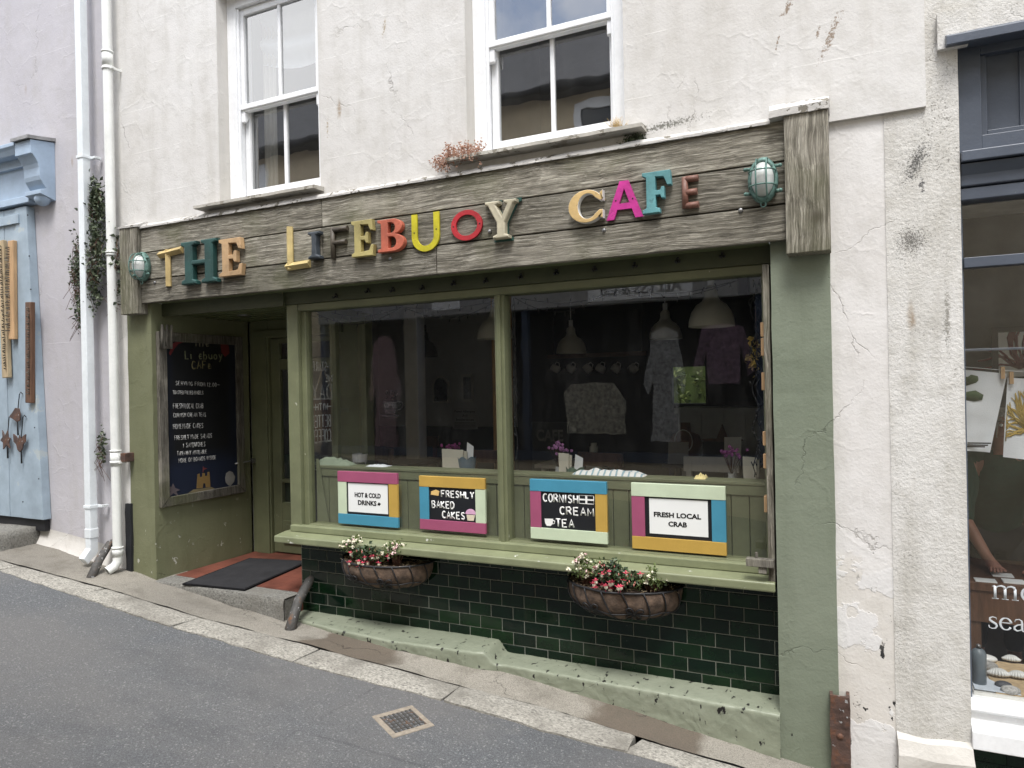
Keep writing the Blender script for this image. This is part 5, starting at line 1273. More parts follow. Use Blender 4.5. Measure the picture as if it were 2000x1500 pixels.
# ------------------------------------------------------------------ neighbour on the right: roughcast wall, slate blue shopfront
YR = .12
def build_right():
    t = thing('roughcast_building', 'roughcast building with a slate blue shopfront right of the cafe', 'building', (1.2, 0, G(1.2)))
    b = B(); b.box(.174, .482, .022, .3, G(.3) - .1, 4.7); b.rough(.0015, 6, .08); b.build('wall', 'rough', t)
    b = B(); b.box(.482, 6, .022, .3, 1.575, 4.7); b.box(.40, .52, -.01, .022, 1.51, 1.68); b.build('upper_wall', 'rough', t)
    b = B(); b.prism([(-.02, G(.3) - .1), (-.03, -1.80), (-.005, -1.73), (.05, -1.69), (.05, G(.3) - .1)], 'x', .18, .484); b.rough(.016, 7, .03); b.build('foot_stone', 'wall_reveal', t)
    X1 = 6.0; xs = .487
    zz = lambda py, y=YR - .03: at(1900, py, y).z
    b = B()
    b.prism([(-.06, zz(78, -.06)), (-.06, zz(60, -.06)), (.12, zz(52, .1)), (.12, zz(78, .0))], 'x', .43, X1); cap = b.build('lead_cap', 'greyblue', t, bevel=.003)
    b = B(); zt, zb = zz(80, .05), zz(300); yf = .07
    b.box(xs, X1, yf + .05, .2, zb, zt)
    s = .09; b.box(xs, xs + s, yf, yf + .05, zb, zt); b.box(xs + s, X1, yf, yf + .05, zb, zb + .075); b.box(xs + s, X1, yf, yf + .05, zt - .06, zt)
    b.box(xs + s, xs + s + .025, yf + .02, yf + .05, zb + .075, zt - .06); b.box(xs + s + .025, X1, yf + .02, yf + .05, zb + .075, zb + .10)
    b.box(xs + .245, xs + .25, yf + .04, yf + .048, zb + .1, zt - .06)
    b.build('fascia_panel', 'greyblue', t, bevel=.005)
    b = B(); b.box(xs, X1, -.0, .2, zz(322), zz(302)); b.prism([(.2, zz(325)), (.02, zz(325)), (.05, zz(345)), (.05, zz(365)), (.085, zz(368)), (.2, zz(368))], 'x', xs, X1); b.box(xs, X1, .06, .2, zz(392), zz(369))
    b.build('cornice', 'greyblue', t, bevel=.004)
    b = B(); b.box(xs, xs + .012, YR - .01, .2, zz(1365), zz(392)); b.box(xs + .012, X1, YR - .03, YR + .05, zz(522), zz(502)); b.box(xs + .012, X1, YR + .03, YR + .035, zz(686, YR + .03), zz(681, YR + .03))
    fr = b.build('window_frame', 'greyblue', t, bevel=.003)
    b = B(); b.poly([(xs + .012, YR, zz(1365)), (X1, YR, zz(1365)), (X1, YR, zz(392)), (xs + .012, YR, zz(392))]); b.build('pane', 'glass', fr)
    b = B()
    def serif(body, px, base, xh, k=1.0):
        p = at(px, base, YR - .004); h = at(px, base - xh, YR - .004).z - p.z; x = p.x; T_, tn = h * .085, h * .035; fl = (Vector((0, 1, 0)), .12)
        tb = lambda pts, r: b.tube([(x + u * h, YR - .004, p.z + v * h) for u, v in pts], [q * h for q in r] if isinstance(r, list) else r, 8, flat=fl)
        bow = lambda cx, cz, rx, rz, a0, a1, n=16: ([(cx + rx * math.cos(R(a0 + (a1 - a0) * i / n)), cz + rz * math.sin(R(a0 + (a1 - a0) * i / n))) for i in range(n + 1)], [.035 + .055 * abs(math.cos(R(a0 + (a1 - a0) * i / n))) for i in range(n + 1)])
        for ch in body:
            if ch == 'm':
                for s0 in (.18, .78, 1.38):
                    tb([(s0, .03), (s0, .80 if s0 > .3 else .93)], T_); tb([(s0 - .2, .025), (s0 + .2, .025)], tn * .8)
                tb([(.0, .88), (.18, .95)], tn)
                for s0 in (.18, .78): tb([(s0, .72), (s0 + .18, .92), (s0 + .38, .97), (s0 + .55, .9), (s0 + .6, .72)], [.03 * 1, .04, .06, .08, .085])
                x += 1.68 * h
            elif ch == 'o': pts, r = bow(.5, .49, .40, .47, 0, 360, 28); tb(pts, r); x += 1.05 * h
            elif ch == 's':
                tb([(.58, .78), (.55, .92), (.32, .97), (.13, .86), (.12, .70), (.32, .54), (.52, .42), (.60, .26), (.5, .07), (.28, .02), (.08, .10), (.06, .28)], [.03, .035, .035, .06, .08, .09, .09, .08, .06, .035, .035, .03]); x += .74 * h
            elif ch == 'e':
                pts, r = bow(.46, .49, .37, .47, 10, 330, 24); tb(pts, r); tb([(.12, .58), (.82, .58)], tn); x += .94 * h
            elif ch == 'a':
                tb([(.12, .74), (.2, .92), (.42, .97), (.58, .86), (.6, .68), (.6, .12), (.68, .03), (.80, .06)], [.05, .035, .035, .06, .08, .085, .05, .03]); tb([(.6, .58), (.3, .5), (.1, .33), (.1, .14), (.26, .03), (.45, .08), (.6, .22)], [.03, .05, .07, .08, .06, .035, .03]); x += .86 * h
            elif ch == 'w': tb([(.0, .95), (.3, .02)], T_); tb([(.3, .02), (.6, .95)], tn); tb([(.5, .95), (.8, .02)], T_); tb([(.8, .02), (1.1, .95)], tn); tb([(-.1, .96), (.2, .96)], tn); x += 1.1 * h
    M['lettering'] = plain('window_lettering_white', (.50, .53, .55), .6, .05)
    serif('mo', 1938, 1169, 27); b.build('window_lettering', 'lettering', fr); b = B()
    serif('seaw', 1930, 1227, 24)
    b.build('window_lettering', 'lettering', fr)
    b = B(); b.prism([(.26, zz(1366)), (.05, zz(1366)), (.045, zz(1380)), (.075, zz(1386)), (.075, zz(1400)), (.02, zz(1405)), (-.005, zz(1412)), (-.005, zz(1446)), (.2, zz(1446))], 'x', xs - .005, X1); b.build('white_sill', 'white', t, bevel=.004)
    b = B(); z = zz(1446); row = 0
    while z > G(1) - .2:
        x = xs - (.05 if row % 2 else .02)
        while x < 3:
            b.rn = random.random(); b.box(max(xs, x) + .001, x + .153, .06, .09, z - .077, z - .001); b.rn = None; x += .154
        z -= .078; row += 1
    b.box(xs, 3, .07, .2, G(1) - .2, zz(1446) - .003); b.build('tiled_base', 'tile', t)
    b = B(); b.box(xs, 4, 2.6, 2.7, -1.9, 1.3); b.box(3.9, 4, .2, 2.6, -1.9, 1.3); b.box(xs - .02, xs - .003, .2, 2.7, -1.9, 1.3); b.build('shop_back_wall', plain('shop_grey_wall', (.10, .105, .115), .8), t)
    b = B(); b.box(xs, 4, .2, 2.7, 1.2, 1.3); b.build('shop_ceiling', 'in_ceil', t); b = B(); b.box(xs, 4, .2, 2.7, -2, -1.9); b.build('shop_floor', 'in_floor', t)
build_right()
def build_right_goods():
    # window bed with shells and pebbles
    zb = at(1950, 1352, .18).z; yb = .16
    t = thing('window_display_tray', 'sand topped display tray on the sill behind the right shop glass', 'display tray', (1.0, .4, zb))
    b = B(); b.box(.51, 1.6, .15, .62, zb - .05, zb); b.build('tray', 'oldwhite', t); b = B(); b.box(.60, 1.58, .16, .60, zb, zb + .006); b.build('sand', plain('sand', (.42, .31, .18), .9, .2, 40, .6), t)
    b = B(); b.prism([(.515, .16), (.70, .16), (.515, .42)], 'z', zb + .007, zb + .011); b.build('printed_card', plain('pale_card', (.55, .6, .66)), t)
    def shell(px, py, s, lab):
        p = on(px, py, zb + .012); b = B(); n = 11
        for i in range(n):
            a = math.pi * (i + .5) / n; b.tube([(p.x, p.y + s * .5, p.z), (p.x + s * .6 * math.cos(a), p.y - s * .2 * math.sin(a) * 1.2 + .1 * s, p.z + s * .55 * math.sin(a) * .7 + .01), (p.x + s * .95 * math.cos(a), p.y - s * .7 * math.sin(a), p.z + .008)], [s * .05, s * .14, s * .12], 6)
        tag(b.build('seashell', 'crock'), lab, 'seashell', 'shells in the right shop window')
    def on(px, py, z): d = ray(px, py); return CAM + d * (z / d.z)
    shell(1975, 1290, .045, 'upper pale ridged seashell at the far right of the sand tray'); shell(1950, 1318, .055, 'ridged white seashell between the pebbles on the sand tray'); shell(1988, 1322, .05, 'ridged white seashell at the lower right of the sand tray')
    for px, py, s, m, lab in ((1928, 1300, .042, 'pebble', 'oval speckled grey pebble nearest the pale grey can'), (1960, 1338, .032, 'slate', 'dark slate pebble among the shells'), (1974, 1348, .036, 'pebble', 'rounded speckled pebble at the front of the sand tray')):
        if m == 'pebble' and m not in M: M[m] = granite('pebble', (.42, .41, .39), (.1, .1, .1))
        p = on(px, py, zb + s * .5); b = B(); b.ball(p, s, sub=3, sc=(1.15, .8, .6)); tag(b.build('pebble', m), lab, 'pebble', 'pebbles in the right shop window')
    p = on(1922, 1285, zb + .02); b = B(); b.ball(p, .05, sub=3, sc=(1.2, .7, .4)); tag(b.build('clam_shell', 'crock'), 'long smooth white clam shell behind the speckled pebble', 'seashell')
    t = thing('grey_can', 'pale grey metal can standing at the left end of the sand tray', 'can', (.545, .24, zb)); b = B(); b.lathe([(0, 0), (.03, 0), (.033, .15), (.026, .17), (.012, .18)], (.545, .24, zb), 20); b.build('can_body', plain('can_grey', (.14, .17, .19), .4), t); b = B(); b.ball((.545, .24, zb + .19), .012); b.build('lid_knob', 'steel', t)
    # tea towels pegged on a line
    zl = at(1920, 722, .4).z
    b = B(); b.tube([(.50, .4, zl + .02), (.75, .4, zl - .012), (1.3, .4, zl - .01), (2, .4, zl + .03)], .0018, 5); tag(b.build('washing_line', 'linen'), 'thin cord line strung behind the right shop glass', 'line')
    def towel(pts, lab, art):
        t = thing('tea_towel', lab, 'tea towel', tuple(at(*pts[3], .4)), 0, 'tea towels pegged in the right shop')
        P = [at(*p, .4) for p in pts]; b = B()
        def fn(u, v, o=0): p = P[0].lerp(P[1], u).lerp(P[3].lerp(P[2], u), v); return (p.x, .4 + .012 * math.sin(u * 7 + v * 2) + .006 * noise.noise(Vector((u * 4, v * 5, 1))) + o, p.z)
        b.grid(0, 1, 14, 0, 1, 18, lambda u, v: fn(u, v)); b.grid(0, 1, 14, 0, 1, 18, lambda u, v: fn(u, v, .002)); b.build('cloth', 'linen', t)
        b = B()
        for pl, r in art: b.tube([Vector(fn(u, v)) + Vector((0, -.004, 0)) for u, v in pl], r, 6, flat=(Vector((0, 1, 0)), .15))
        b.build('printed_seaweed', plain('seaweed_ink', (.045, .075, .03) if 'green' in lab else (.36, .25, .06), .9), t)
        if 'green' in lab:
            b = B()
            for k, z in enumerate((.90, .925, .945)):
                q = Vector(fn(.52, z)); b.box(q.x, q.x + (.10 - .012 * k), .388, .3885, q.z - .004, q.z + .003)
            b.build('printed_caption', 'ink', t)
    green = [([(.0, .30), (.2, .24), (.38, .13), (.45, .11)], [.01, .02, .026, .012]), ([(.3, .20), (.5, .10), (.56, .09)], [.012, .026, .012]), ([(.0, .36), (.3, .33), (.55, .31), (.68, .32)], [.012, .018, .032, .016]), ([(.0, .5), (.12, .52), (.18, .5)], [.014, .02, .012]), ([(-.0, .62), (.08, .66)], [.014, .012])]
    towel([(1840, 718), (1968, 730), (1934, 884), (1838, 876)], 'white tea towel printed with a dark green seaweed, hung at the left', green)
    gold = []
    random.seed(5)
    for k in range(46):
        a = R(random.uniform(-80, 200)); x, z, h = .42, .62, R(90) + random.uniform(-1.9, 1.9); pl = [(x, z)]
        for j in range(6): x += .085 * math.cos(h); z -= .085 * math.sin(h); h += random.uniform(-.5, .5); pl.append((min(.97, max(.03, x)), min(.95, max(.05, z))))
        gold.append((pl, [.006, .005, .005, .004, .004, .003, .002]))
    towel([(1968, 737), (2075, 745), (2080, 905), (1960, 893)], 'white tea towel printed with a golden branching seaweed', gold)
    for px, py, lab in ((1958, 728, 'wooden clothes peg on the corner of the green printed towel'), (1975, 738, 'wooden clothes peg on the corner of the golden printed towel')):
        p = at(px, py, .4); b = B(); b.box(p.x - .008, p.x - .0005, .385, .415, p.z - .03, p.z + .03); b.box(p.x + .0005, p.x + .008, .385, .415, p.z - .03, p.z + .03); b.box(p.x - .009, p.x + .009, .39, .41, p.z - .002, p.z + .004); tag(b.build('clothes_peg', 'pine'), lab, 'peg', 'pegs on the towel line')
    # framed print on the back wall, work table, goods and a person behind it
    y = 2.45; A, C = at(1935, 640, y), at(2060, 745, y); t = thing('framed_print', 'dark framed red coral print on the back wall of the right shop', 'picture', (A.x, y, C.z))
    b = B(); b.box(A.x, C.x, y - .03, y, A.z - .04, A.z); b.box(A.x, C.x, y - .03, y, C.z, C.z + .04); b.box(A.x, A.x + .04, y - .03, y, C.z + .04, A.z - .04); b.box(C.x - .04, C.x, y - .03, y, C.z + .04, A.z - .04); b.build('frame', 'black', t)
    b = B(); b.box(A.x + .04, C.x - .04, y - .012, y, C.z + .04, A.z - .04); b.build('print', 'paper', t)
    b = B(); cx, cz = at(1990, 700, y).x, C.z + .1
    for k in range(26):
        x, z, h = cx, cz, R(90) + random.uniform(-1.3, 1.3); pl = [(x, y - .014, z)]
        for j in range(5): x += .06 * math.cos(h); z += .06 * math.sin(h); h += random.uniform(-.5, .5); pl.append((x, y - .014, z))
        b.tube(pl, .008, 5, flat=(Vector((0, 1, 0)), .2))
    b.build('coral', plain('coral_red', (.13, .015, .03), .8), t)
    zt = at(1950, 1140, .75).z
    t = thing('work_table', 'wooden work table behind the right shop window', 'table', (1.4, 1.1, -1.9)); b = B(); b.box(.52, 2.6, .75, 1.35, zt - .05, zt); b.build('tabletop', 'brownwood', t, bevel=.005)
    for x in (.56, 2.5):
        for yy in (.80, 1.30): b = B(); b.box(x, x + .07, yy - .03, yy + .04, -1.9, zt - .05); b.build('leg', 'brownwood', t)
    b = B(); b.box(.53, 2.55, .76, .78, zt - .22, zt - .05); b.build('apron', 'brownwood', t)
    for k, (px, py) in enumerate(((1925, 1135), (1958, 1125), (1980, 1138))):
        d = ray(px, py); p = CAM + d * (zt / d.z); b = B(); b.box(p.x - .05, p.x + .05, p.y - .03, p.y + .05, zt + .0005, zt + .004 + .002 * k)
        tag(b.build('print_sheet', 'paper'), ('leftmost white print sheet lying on the work table', 'white print sheet under the dark frame on the work table', 'white print sheet at the right of the work table')[k], 'paper', 'sheets on the work table')
    build_person()
def skin_mesh(name, J, E_, mat, parent, sub=2):
    me = bpy.data.meshes.new(name); ks = list(J); me.from_pydata([J[k][0] for k in ks], [(ks.index(a), ks.index(b_)) for a, b_ in E_], [])
    o = bpy.data.objects.new(name, me); COL.objects.link(o); o.parent = parent
    md = o.modifiers.new('skin', 'SKIN'); md.use_smooth_shade = True
    for v, k in zip(me.skin_vertices[0].data, ks): r = J[k][1]; v.radius = r if isinstance(r, tuple) else (r, r)
    me.skin_vertices[0].data[0].use_root = True
    s = o.modifiers.new('sub', 'SUBSURF'); s.levels = sub; s.render_levels = sub; me.materials.append(mat); return o
def build_person():
    # stands behind the table, leaning forward over it, arms reaching down to the prints
    bx = at(1945, 1000, 1.55).x; t = thing('person', 'grey haired person in a dark green jumper leaning over the work table', 'person', (bx, 1.65, -1.9))
    h = at(1918, 905, 1.25).z - (-1.9); zt = at(1950, 1140, .75).z + 1.9
    J = {'pelvis': ((0, .0, .92), (.14, .11)), 'waist': ((0, -.06, 1.06), (.13, .10)), 'chest': ((0, -.22, 1.26), (.15, .11)), 'neckb': ((0, -.33, 1.40), (.07, .06)), 'neck': ((0, -.38, 1.45), (.055, .055)),
         'shl': ((-.17, -.28, 1.34), .07), 'shr': ((.17, -.28, 1.34), .07), 'ell': ((-.24, -.42, 1.08), .045), 'elr': ((.22, -.42, 1.08), .045), 'wrl': ((-.12, -.58, zt + .07), .03), 'wrr': ((.10, -.60, zt + .07), .03),
         'hl': ((-.10, -.66, zt + .035), (.036, .018)), 'hr': ((.08, -.68, zt + .035), (.036, .018)),
         'hipl': ((-.09, 0, .86), .10), 'hipr': ((.09, 0, .86), .10), 'knl': ((-.10, -.02, .48), .065), 'knr': ((.10, -.02, .48), .065), 'anl': ((-.10, .02, .09), .042), 'anr': ((.10, .02, .09), .042), 'tol': ((-.10, -.16, .035), .035), 'tor': ((.10, -.16, .035), .035),
         'head1': ((0, -.42, 1.52), (.075, .085)), 'head2': ((0, -.44, 1.60), (.082, .10)), 'head3': ((0, -.43, 1.67), (.06, .075))}
    E_ = [('pelvis', 'waist'), ('waist', 'chest'), ('chest', 'neckb'), ('neckb', 'neck'), ('chest', 'shl'), ('chest', 'shr'), ('shl', 'ell'), ('shr', 'elr'), ('ell', 'wrl'), ('elr', 'wrr'), ('wrl', 'hl'), ('wrr', 'hr'),
          ('pelvis', 'hipl'), ('pelvis', 'hipr'), ('hipl', 'knl'), ('hipr', 'knr'), ('knl', 'anl'), ('knr', 'anr'), ('anl', 'tol'), ('anr', 'tor'), ('neck', 'head1'), ('head1', 'head2'), ('head2', 'head3')]
    for sd_, hh in (('l', 'hl'), ('r', 'hr')):
        p = Vector(J[hh][0])
        for k in range(4):
            a = p + Vector((-.024 + .016 * k, -.035, -.004)); L = (.035, .042, .039, .030)[k]; m_ = a + Vector((0, -L * .6, .004)); e = m_ + Vector((0, -L * .5, -.014))
            for n_, q, r in (('a', a, .009), ('b', m_, .0085), ('c', e, .007)): J[f'f{sd_}{k}{n_}'] = (tuple(q), r)
            E_ += [(hh, f'f{sd_}{k}a'), (f'f{sd_}{k}a', f'f{sd_}{k}b'), (f'f{sd_}{k}b', f'f{sd_}{k}c')]
        s = 1 if sd_ == 'l' else -1; q1 = p + Vector((.035 * s, -.005, -.004)); q2 = q1 + Vector((.018 * s, -.03, -.008)); J[f't{sd_}a'] = (tuple(q1), .011); J[f't{sd_}b'] = (tuple(q2), .008); E_ += [(hh, f't{sd_}a'), (f't{sd_}a', f't{sd_}b')]
    J['nose'] = ((0, -.535, 1.575), .012); J['earl'] = ((-.085, -.42, 1.585), .015); J['earr'] = ((.085, -.42, 1.585), .015); E_ += [('head2', 'nose'), ('head2', 'earl'), ('head2', 'earr')]
    skin_mesh('body', J, E_, plain('skin', (.32, .16, .115), .55), t)
    grow = lambda r, d: tuple(x + d for x in r) if isinstance(r, tuple) else r + d
    ks = ['waist', 'pelvis', 'chest', 'neckb', 'shl', 'shr', 'ell', 'elr']; JJ = {k: (J[k][0], grow(J[k][1], .036)) for k in ks}; JJ['neckb'] = (J['neckb'][0], .078); JJ['cul'] = (tuple(Vector(J['ell'][0]).lerp(Vector(J['wrl'][0]), .35)), .052); JJ['cur'] = (tuple(Vector(J['elr'][0]).lerp(Vector(J['wrr'][0]), .35)), .052)
    skin_mesh('jumper', JJ, [('waist', 'pelvis'), ('waist', 'chest'), ('chest', 'neckb'), ('chest', 'shl'), ('chest', 'shr'), ('shl', 'ell'), ('shr', 'elr'), ('ell', 'cul'), ('elr', 'cur')], plain('green_jumper', (.006, .04, .026), .9, .2, 30, .6, 200), t)
    kk = ['pelvis', 'hipl', 'hipr', 'knl', 'knr', 'anl', 'anr']; JJ = {k: (J[k][0], grow(J[k][1], .014)) for k in kk}
    skin_mesh('trousers', JJ, [('pelvis', 'hipl'), ('pelvis', 'hipr'), ('hipl', 'knl'), ('hipr', 'knr'), ('knl', 'anl'), ('knr', 'anr')], plain('dark_trousers', (.02, .022, .03), .9), t)
    b = B()
    for i in range(420):
        a = random.uniform(0, 2 * math.pi); e = random.uniform(.05, 1); up = math.sin(e * 1.57); rr = math.cos(e * 1.57)
        p = Vector((.088 * rr * math.cos(a), -.425 + .105 * rr * math.sin(a) + .02, 1.60 + .095 * up))
        if p.y < -.50 and p.z < 1.63: continue
        d = Vector((p.x * .6, (p.y + .42) * .6 + .01, -.02)); b.tube([p, p + d * .5 + Vector((0, .012, -.02)), p + d * .6 + Vector((0, .018, -.06 - .05 * random.random()))], [.008, .007, .002], 4)
    b.build('hair', plain('grey_hair', (.34, .32, .29), .7), t, local=True)
    for x in (-.03, .03):
        b = B(); b.ball((x, -.522, 1.60), .011); b.build('eye', 'crock', t, local=True); b = B(); b.tube([(x - .018, -.528, 1.622), (x, -.533, 1.626), (x + .018, -.528, 1.622)], .003, 5); b.build('eyebrow', 'oldwood', t, local=True)
    b = B(); b.tube([(-.025, -.515, 1.54), (0, -.522, 1.538), (.025, -.515, 1.54)], .005, 6); b.build('mouth', plain('lips', (.3, .1, .09)), t, local=True)
build_right_goods()
# ------------------------------------------------------------------ the street's other side (seen only as reflections in the glass)
def build_opposite():
    yo = -5.6; t = thing('opposite_building', 'cream house with slate roof and a clothes shop across the street', 'building', (-3, yo, G(-3)))
    b = B(); b.box(-16, -8.4, yo - .3, yo, -2.6, 4.35); b.box(-1.0, 9, yo - .3, yo, -3, 4.35); b.box(-8.4, -1.0, yo - .3, yo, 1.62, 4.35); b.box(-8.4, -1.0, yo - .3, yo, -2.6, -1.15); b.build('wall', 'cream', t)
    b = B(); b.prism([(yo + .28, 4.30), (yo - 1.75, 6.1), (yo - 3.6, 4.30), (yo - 3.6, 4.22), (yo + .30, 4.22)], 'x', -16, 9); b.build('roof', 'slate', t)
    b = B(); b.tube([(-16, yo + .33, 4.24), (9, yo + .33, 4.24)], .06, 8); b.build('gutter', 'black', t)
    for x0 in (-3.55, -6.9, -10.5, 1.0):
        b = B(); x1 = x0 + .95; z0, z1 = 2.55, 4.1
        b.box(x0, x0 + .12, yo, yo + .05, z0, z1); b.box(x1 - .12, x1, yo, yo + .05, z0, z1); b.box(x0 + .12, x1 - .12, yo, yo + .05, z1 - .12, z1); b.box(x0 - .08, x1 + .08, yo, yo + .10, z0 - .08, z0); b.box(x0 + .12, x1 - .12, yo, yo + .04, 3.3, 3.38)
        f = b.build('window', 'white', t); b = B(); b.box(x0 + .12, x1 - .12, yo, yo + .02, z0, z1 - .12); b.build('pane', plain('dark_pane', (.03, .035, .04), .1), f)
    b = B(); b.box(-8.4, -1.0, yo - .28, yo + .03, 1.12, 1.62); b.build('shop_fascia', plain('pale_fascia', (.24, .24, .25), .6), t)
    b = B(); b.box(-3.40, -1.90, yo + .03, yo + .05, 1.16, 1.46); sg = b.build('shop_name_board', 'white', t)
    b = B(); put_text(b, 'ALLYSS & Co', -3.22, -2.05, 1.23, 1.40, yo + .0515, .015, .001, True); b.build('shop_name', plain('grey_letters', (.12, .12, .13)), sg)
    b = B(); b.box(-6.05, -5.55, yo + .03, yo + .05, 1.20, 1.42); sg2 = b.build('shop_name_board', 'white', t)
    b = B()
    for x in (-8.4, -6.4, -4.5, -1.1): b.box(x, x + .1, yo - .1, yo, -1.15, 1.12)
    b.box(-8.4, -1.0, yo - .1, yo + .03, -1.15, -1.02); b.build('shop_frame', plain('shop_frame_blue', (.03, .05, .09), .5), t)
    b = B(); b.box(-8.4, -1.0, yo - 2, yo - 1.9, -1.2, 1.3); b.box(-8.4, -1.0, yo - 2, yo - .1, -1.3, -1.2); b.box(-8.5, -8.4, yo - 2, yo - .3, -1.3, 1.3); b.box(-1.0, -.9, yo - 2, yo - .3, -1.3, 1.3); b.box(-8.4, -1.0, yo - 1.9, yo - .3, 1.2, 1.3); b.build('shop_back', 'in_dark', t)
    def garment(x, z0, z1, w_, c, lab, kind):
        tt = thing('garment', lab, 'garment', (x, yo - .15, z0), 0, 'clothes hung in the shop across the street'); H_ = z1 - z0
        if kind == 'robe': o = [(-.5, 0), (-.42, .55), (-.62, .42), (-.7, .5), (-.42, .95), (-.12, 1), (.12, 1), (.42, .95), (.7, .5), (.62, .42), (.42, .55), (.5, 0)]
        elif 'beige' in lab: o = [(-.43, .02), (-.475, .80), (-.34, .98), (-.1, 1), (.33, .985), (.40, .86), (.50, .62), (.49, .05), (.3, .0), (.2, .03)]
        else: o = [(-.36, 0), (-.36, .62), (-.5, .12), (-.66, .2), (-.44, .95), (-.14, 1), (.14, 1), (.44, .95), (.66, .2), (.5, .12), (.36, .62), (.36, 0)]
        b = B(); b.prism([(x + u * w_, z0 + v * H_) for u, v in o], 'y', yo - .2, yo - .14); b.rough(.02, 5, .05)
        for v in b.bm.verts: v.co.y += .030 * math.sin(v.co.x * 26 + 4 * noise.noise(v.co * 1.5)) * (.4 + .6 * (z1 - v.co.z) / H_)
        b.build('cloth', plain('cloth_' + lab.split()[0] + kind, mul(c, .62), .9, .7, 17, .8, 12), tt)
        b = B(); b.tube([(x - .3 * w_, yo - .17, z1 - .03 * H_), (x, yo - .17, z1 + .02), (x + .3 * w_, yo - .17, z1 - .03 * H_)], .008, 5); b.tube([(x, yo - .17, z1 + .02), (x, yo - .17, 1.12)], .003, 4); b.build('hanger', 'wire', tt)
    garment(-7.15, -1.05, .85, .45, (.40, .24, .26), 'pink patterned robe reflected in the left shop pane', 'robe')
    garment(-3.43, -.78, .0, .95, (.62, .58, .45), 'beige sweatshirt reflected in the right shop pane', 'shirt')
    garment(-2.35, -.85, .75, .42, (.62, .62, .6), 'white wrap dress reflected in the right shop pane', 'robe')
    garment(-1.55, -.05, .75, .62, (.35, .22, .30), 'mauve patterned shirt reflected beside the white dress', 'shirt')
build_opposite()

# ------------------------------------------------------------------ inside the cafe
def onz(px, py, z): d = ray(px, py); return CAM + d * (z / d.z)
ZT = -.735
def table(x0, x1, y0, y1, lab, m='darkwood', zt=ZT):
    t = thing('cafe_table', lab, 'table', ((x0 + x1) / 2, (y0 + y1) / 2, -1.5), 0, 'tables in the cafe')
    b = B(); b.box(x0, x1, y0, y1, zt - .035, zt); b.build('tabletop', m, t, bevel=.004)
    for x in (x0 + .05, x1 - .10):
        for y in (y0 + .05, y1 - .10): b = B(); b.box(x, x + .05, y, y + .05, -1.5, zt - .035); b.build('leg', m, t)
def chair(x, y, rz, lab, m='brownwood'):
    t = thing('cafe_chair', lab, 'chair', (x, y, -1.5), rz, 'chairs in the cafe')
    b = B(); b.box(-.2, .2, -.2, .2, .43, .46); b.build('seat', m, t, local=True, bevel=.004)
    for sx in (-.18, .14):
        b = B(); b.box(sx, sx + .04, .15, .19, 0, .43); b.build('leg', m, t, local=True); b = B(); b.box(sx, sx + .04, -.19, -.15, 0, .43); b.box(sx, sx + .04, -.19, -.155, .46, .92); b.build('leg', m, t, local=True)
    b = B(); b.box(-.2, .2, -.196, -.16, .82, .93); b.box(-.14, .14, -.185, -.165, .6, .66); b.build('backrest', m, t, local=True, bevel=.003)
def pendant(px, py_bot, y, dia, lab, m='shade'):
    p = at(px, py_bot, y); t = thing('pendant_lamp', lab, 'lamp', tuple(p), 0, 'pendant lamps in the cafe'); r = dia / 2
    b = B(); b.lathe([(r, 0), (r, .008), (r * .97, .05), (r * .86, .10), (r * .66, .145), (r * .40, .17), (r * .30, .20), (r * .28, .25), (r * .18, .27), (0.012, .28)], tuple(p), 28)
    b.lathe([(r * .985, .002), (r * .84, .095), (r * .6, .14), (.02, .16)], tuple(p), 28); b.build('lamp_shade', m, t)
    b = B(); b.tube([(p.x, p.y, p.z + .27), (p.x, p.y, p.z + .34)], .022, 10); b.build('lamp_holder', 'white' if m == 'shade' else m, t)
    b = B(); b.tube([(p.x, p.y, p.z + .33), (p.x, p.y, .93)], .004, 6); b.build('flex', 'white', t)
def pot(px, z, y, lab, m, r=.06, h=.13):
    p = Vector((at(px, 900, y).x, y, z)); t = thing('tin_pot', lab, 'pot', tuple(p), 0, 'scalloped tin pots on the cafe tables')
    b = B(); n = 24; rows = [(r * .75, 0), (r * .8, .3), (r * .9, .7), (r, .92)]; prev = None; b.rn = .5
    for k, (rr, v) in enumerate(rows + [(r * 1.04, 1)]):
        cur = [b.bm.verts.new((p.x + rr * math.cos(2 * math.pi * i / n), p.y + rr * math.sin(2 * math.pi * i / n), p.z + h * v + (h * .10 * abs(math.sin(3 * 2 * math.pi * i / n)) if k == 4 else 0))) for i in range(n)]
        if prev:
            for i in range(n): b._f([prev[i], prev[(i + 1) % n], cur[(i + 1) % n], cur[i]], 0, True)
        else: b._f(cur[::-1])
        prev = cur
    b.build('tin', m, t)
    b = B(); b.poly([(p.x - .02, p.y, p.z + .03), (p.x + .045, p.y - .01, p.z + .03), (p.x + .06, p.y - .005, p.z + h * 1.45), (p.x, p.y + .01, p.z + h * 1.6)]); tag(b.build('folded_napkin', 'paper'), 'white paper napkins standing in the ' + lab.split(' standing')[0], 'napkin')
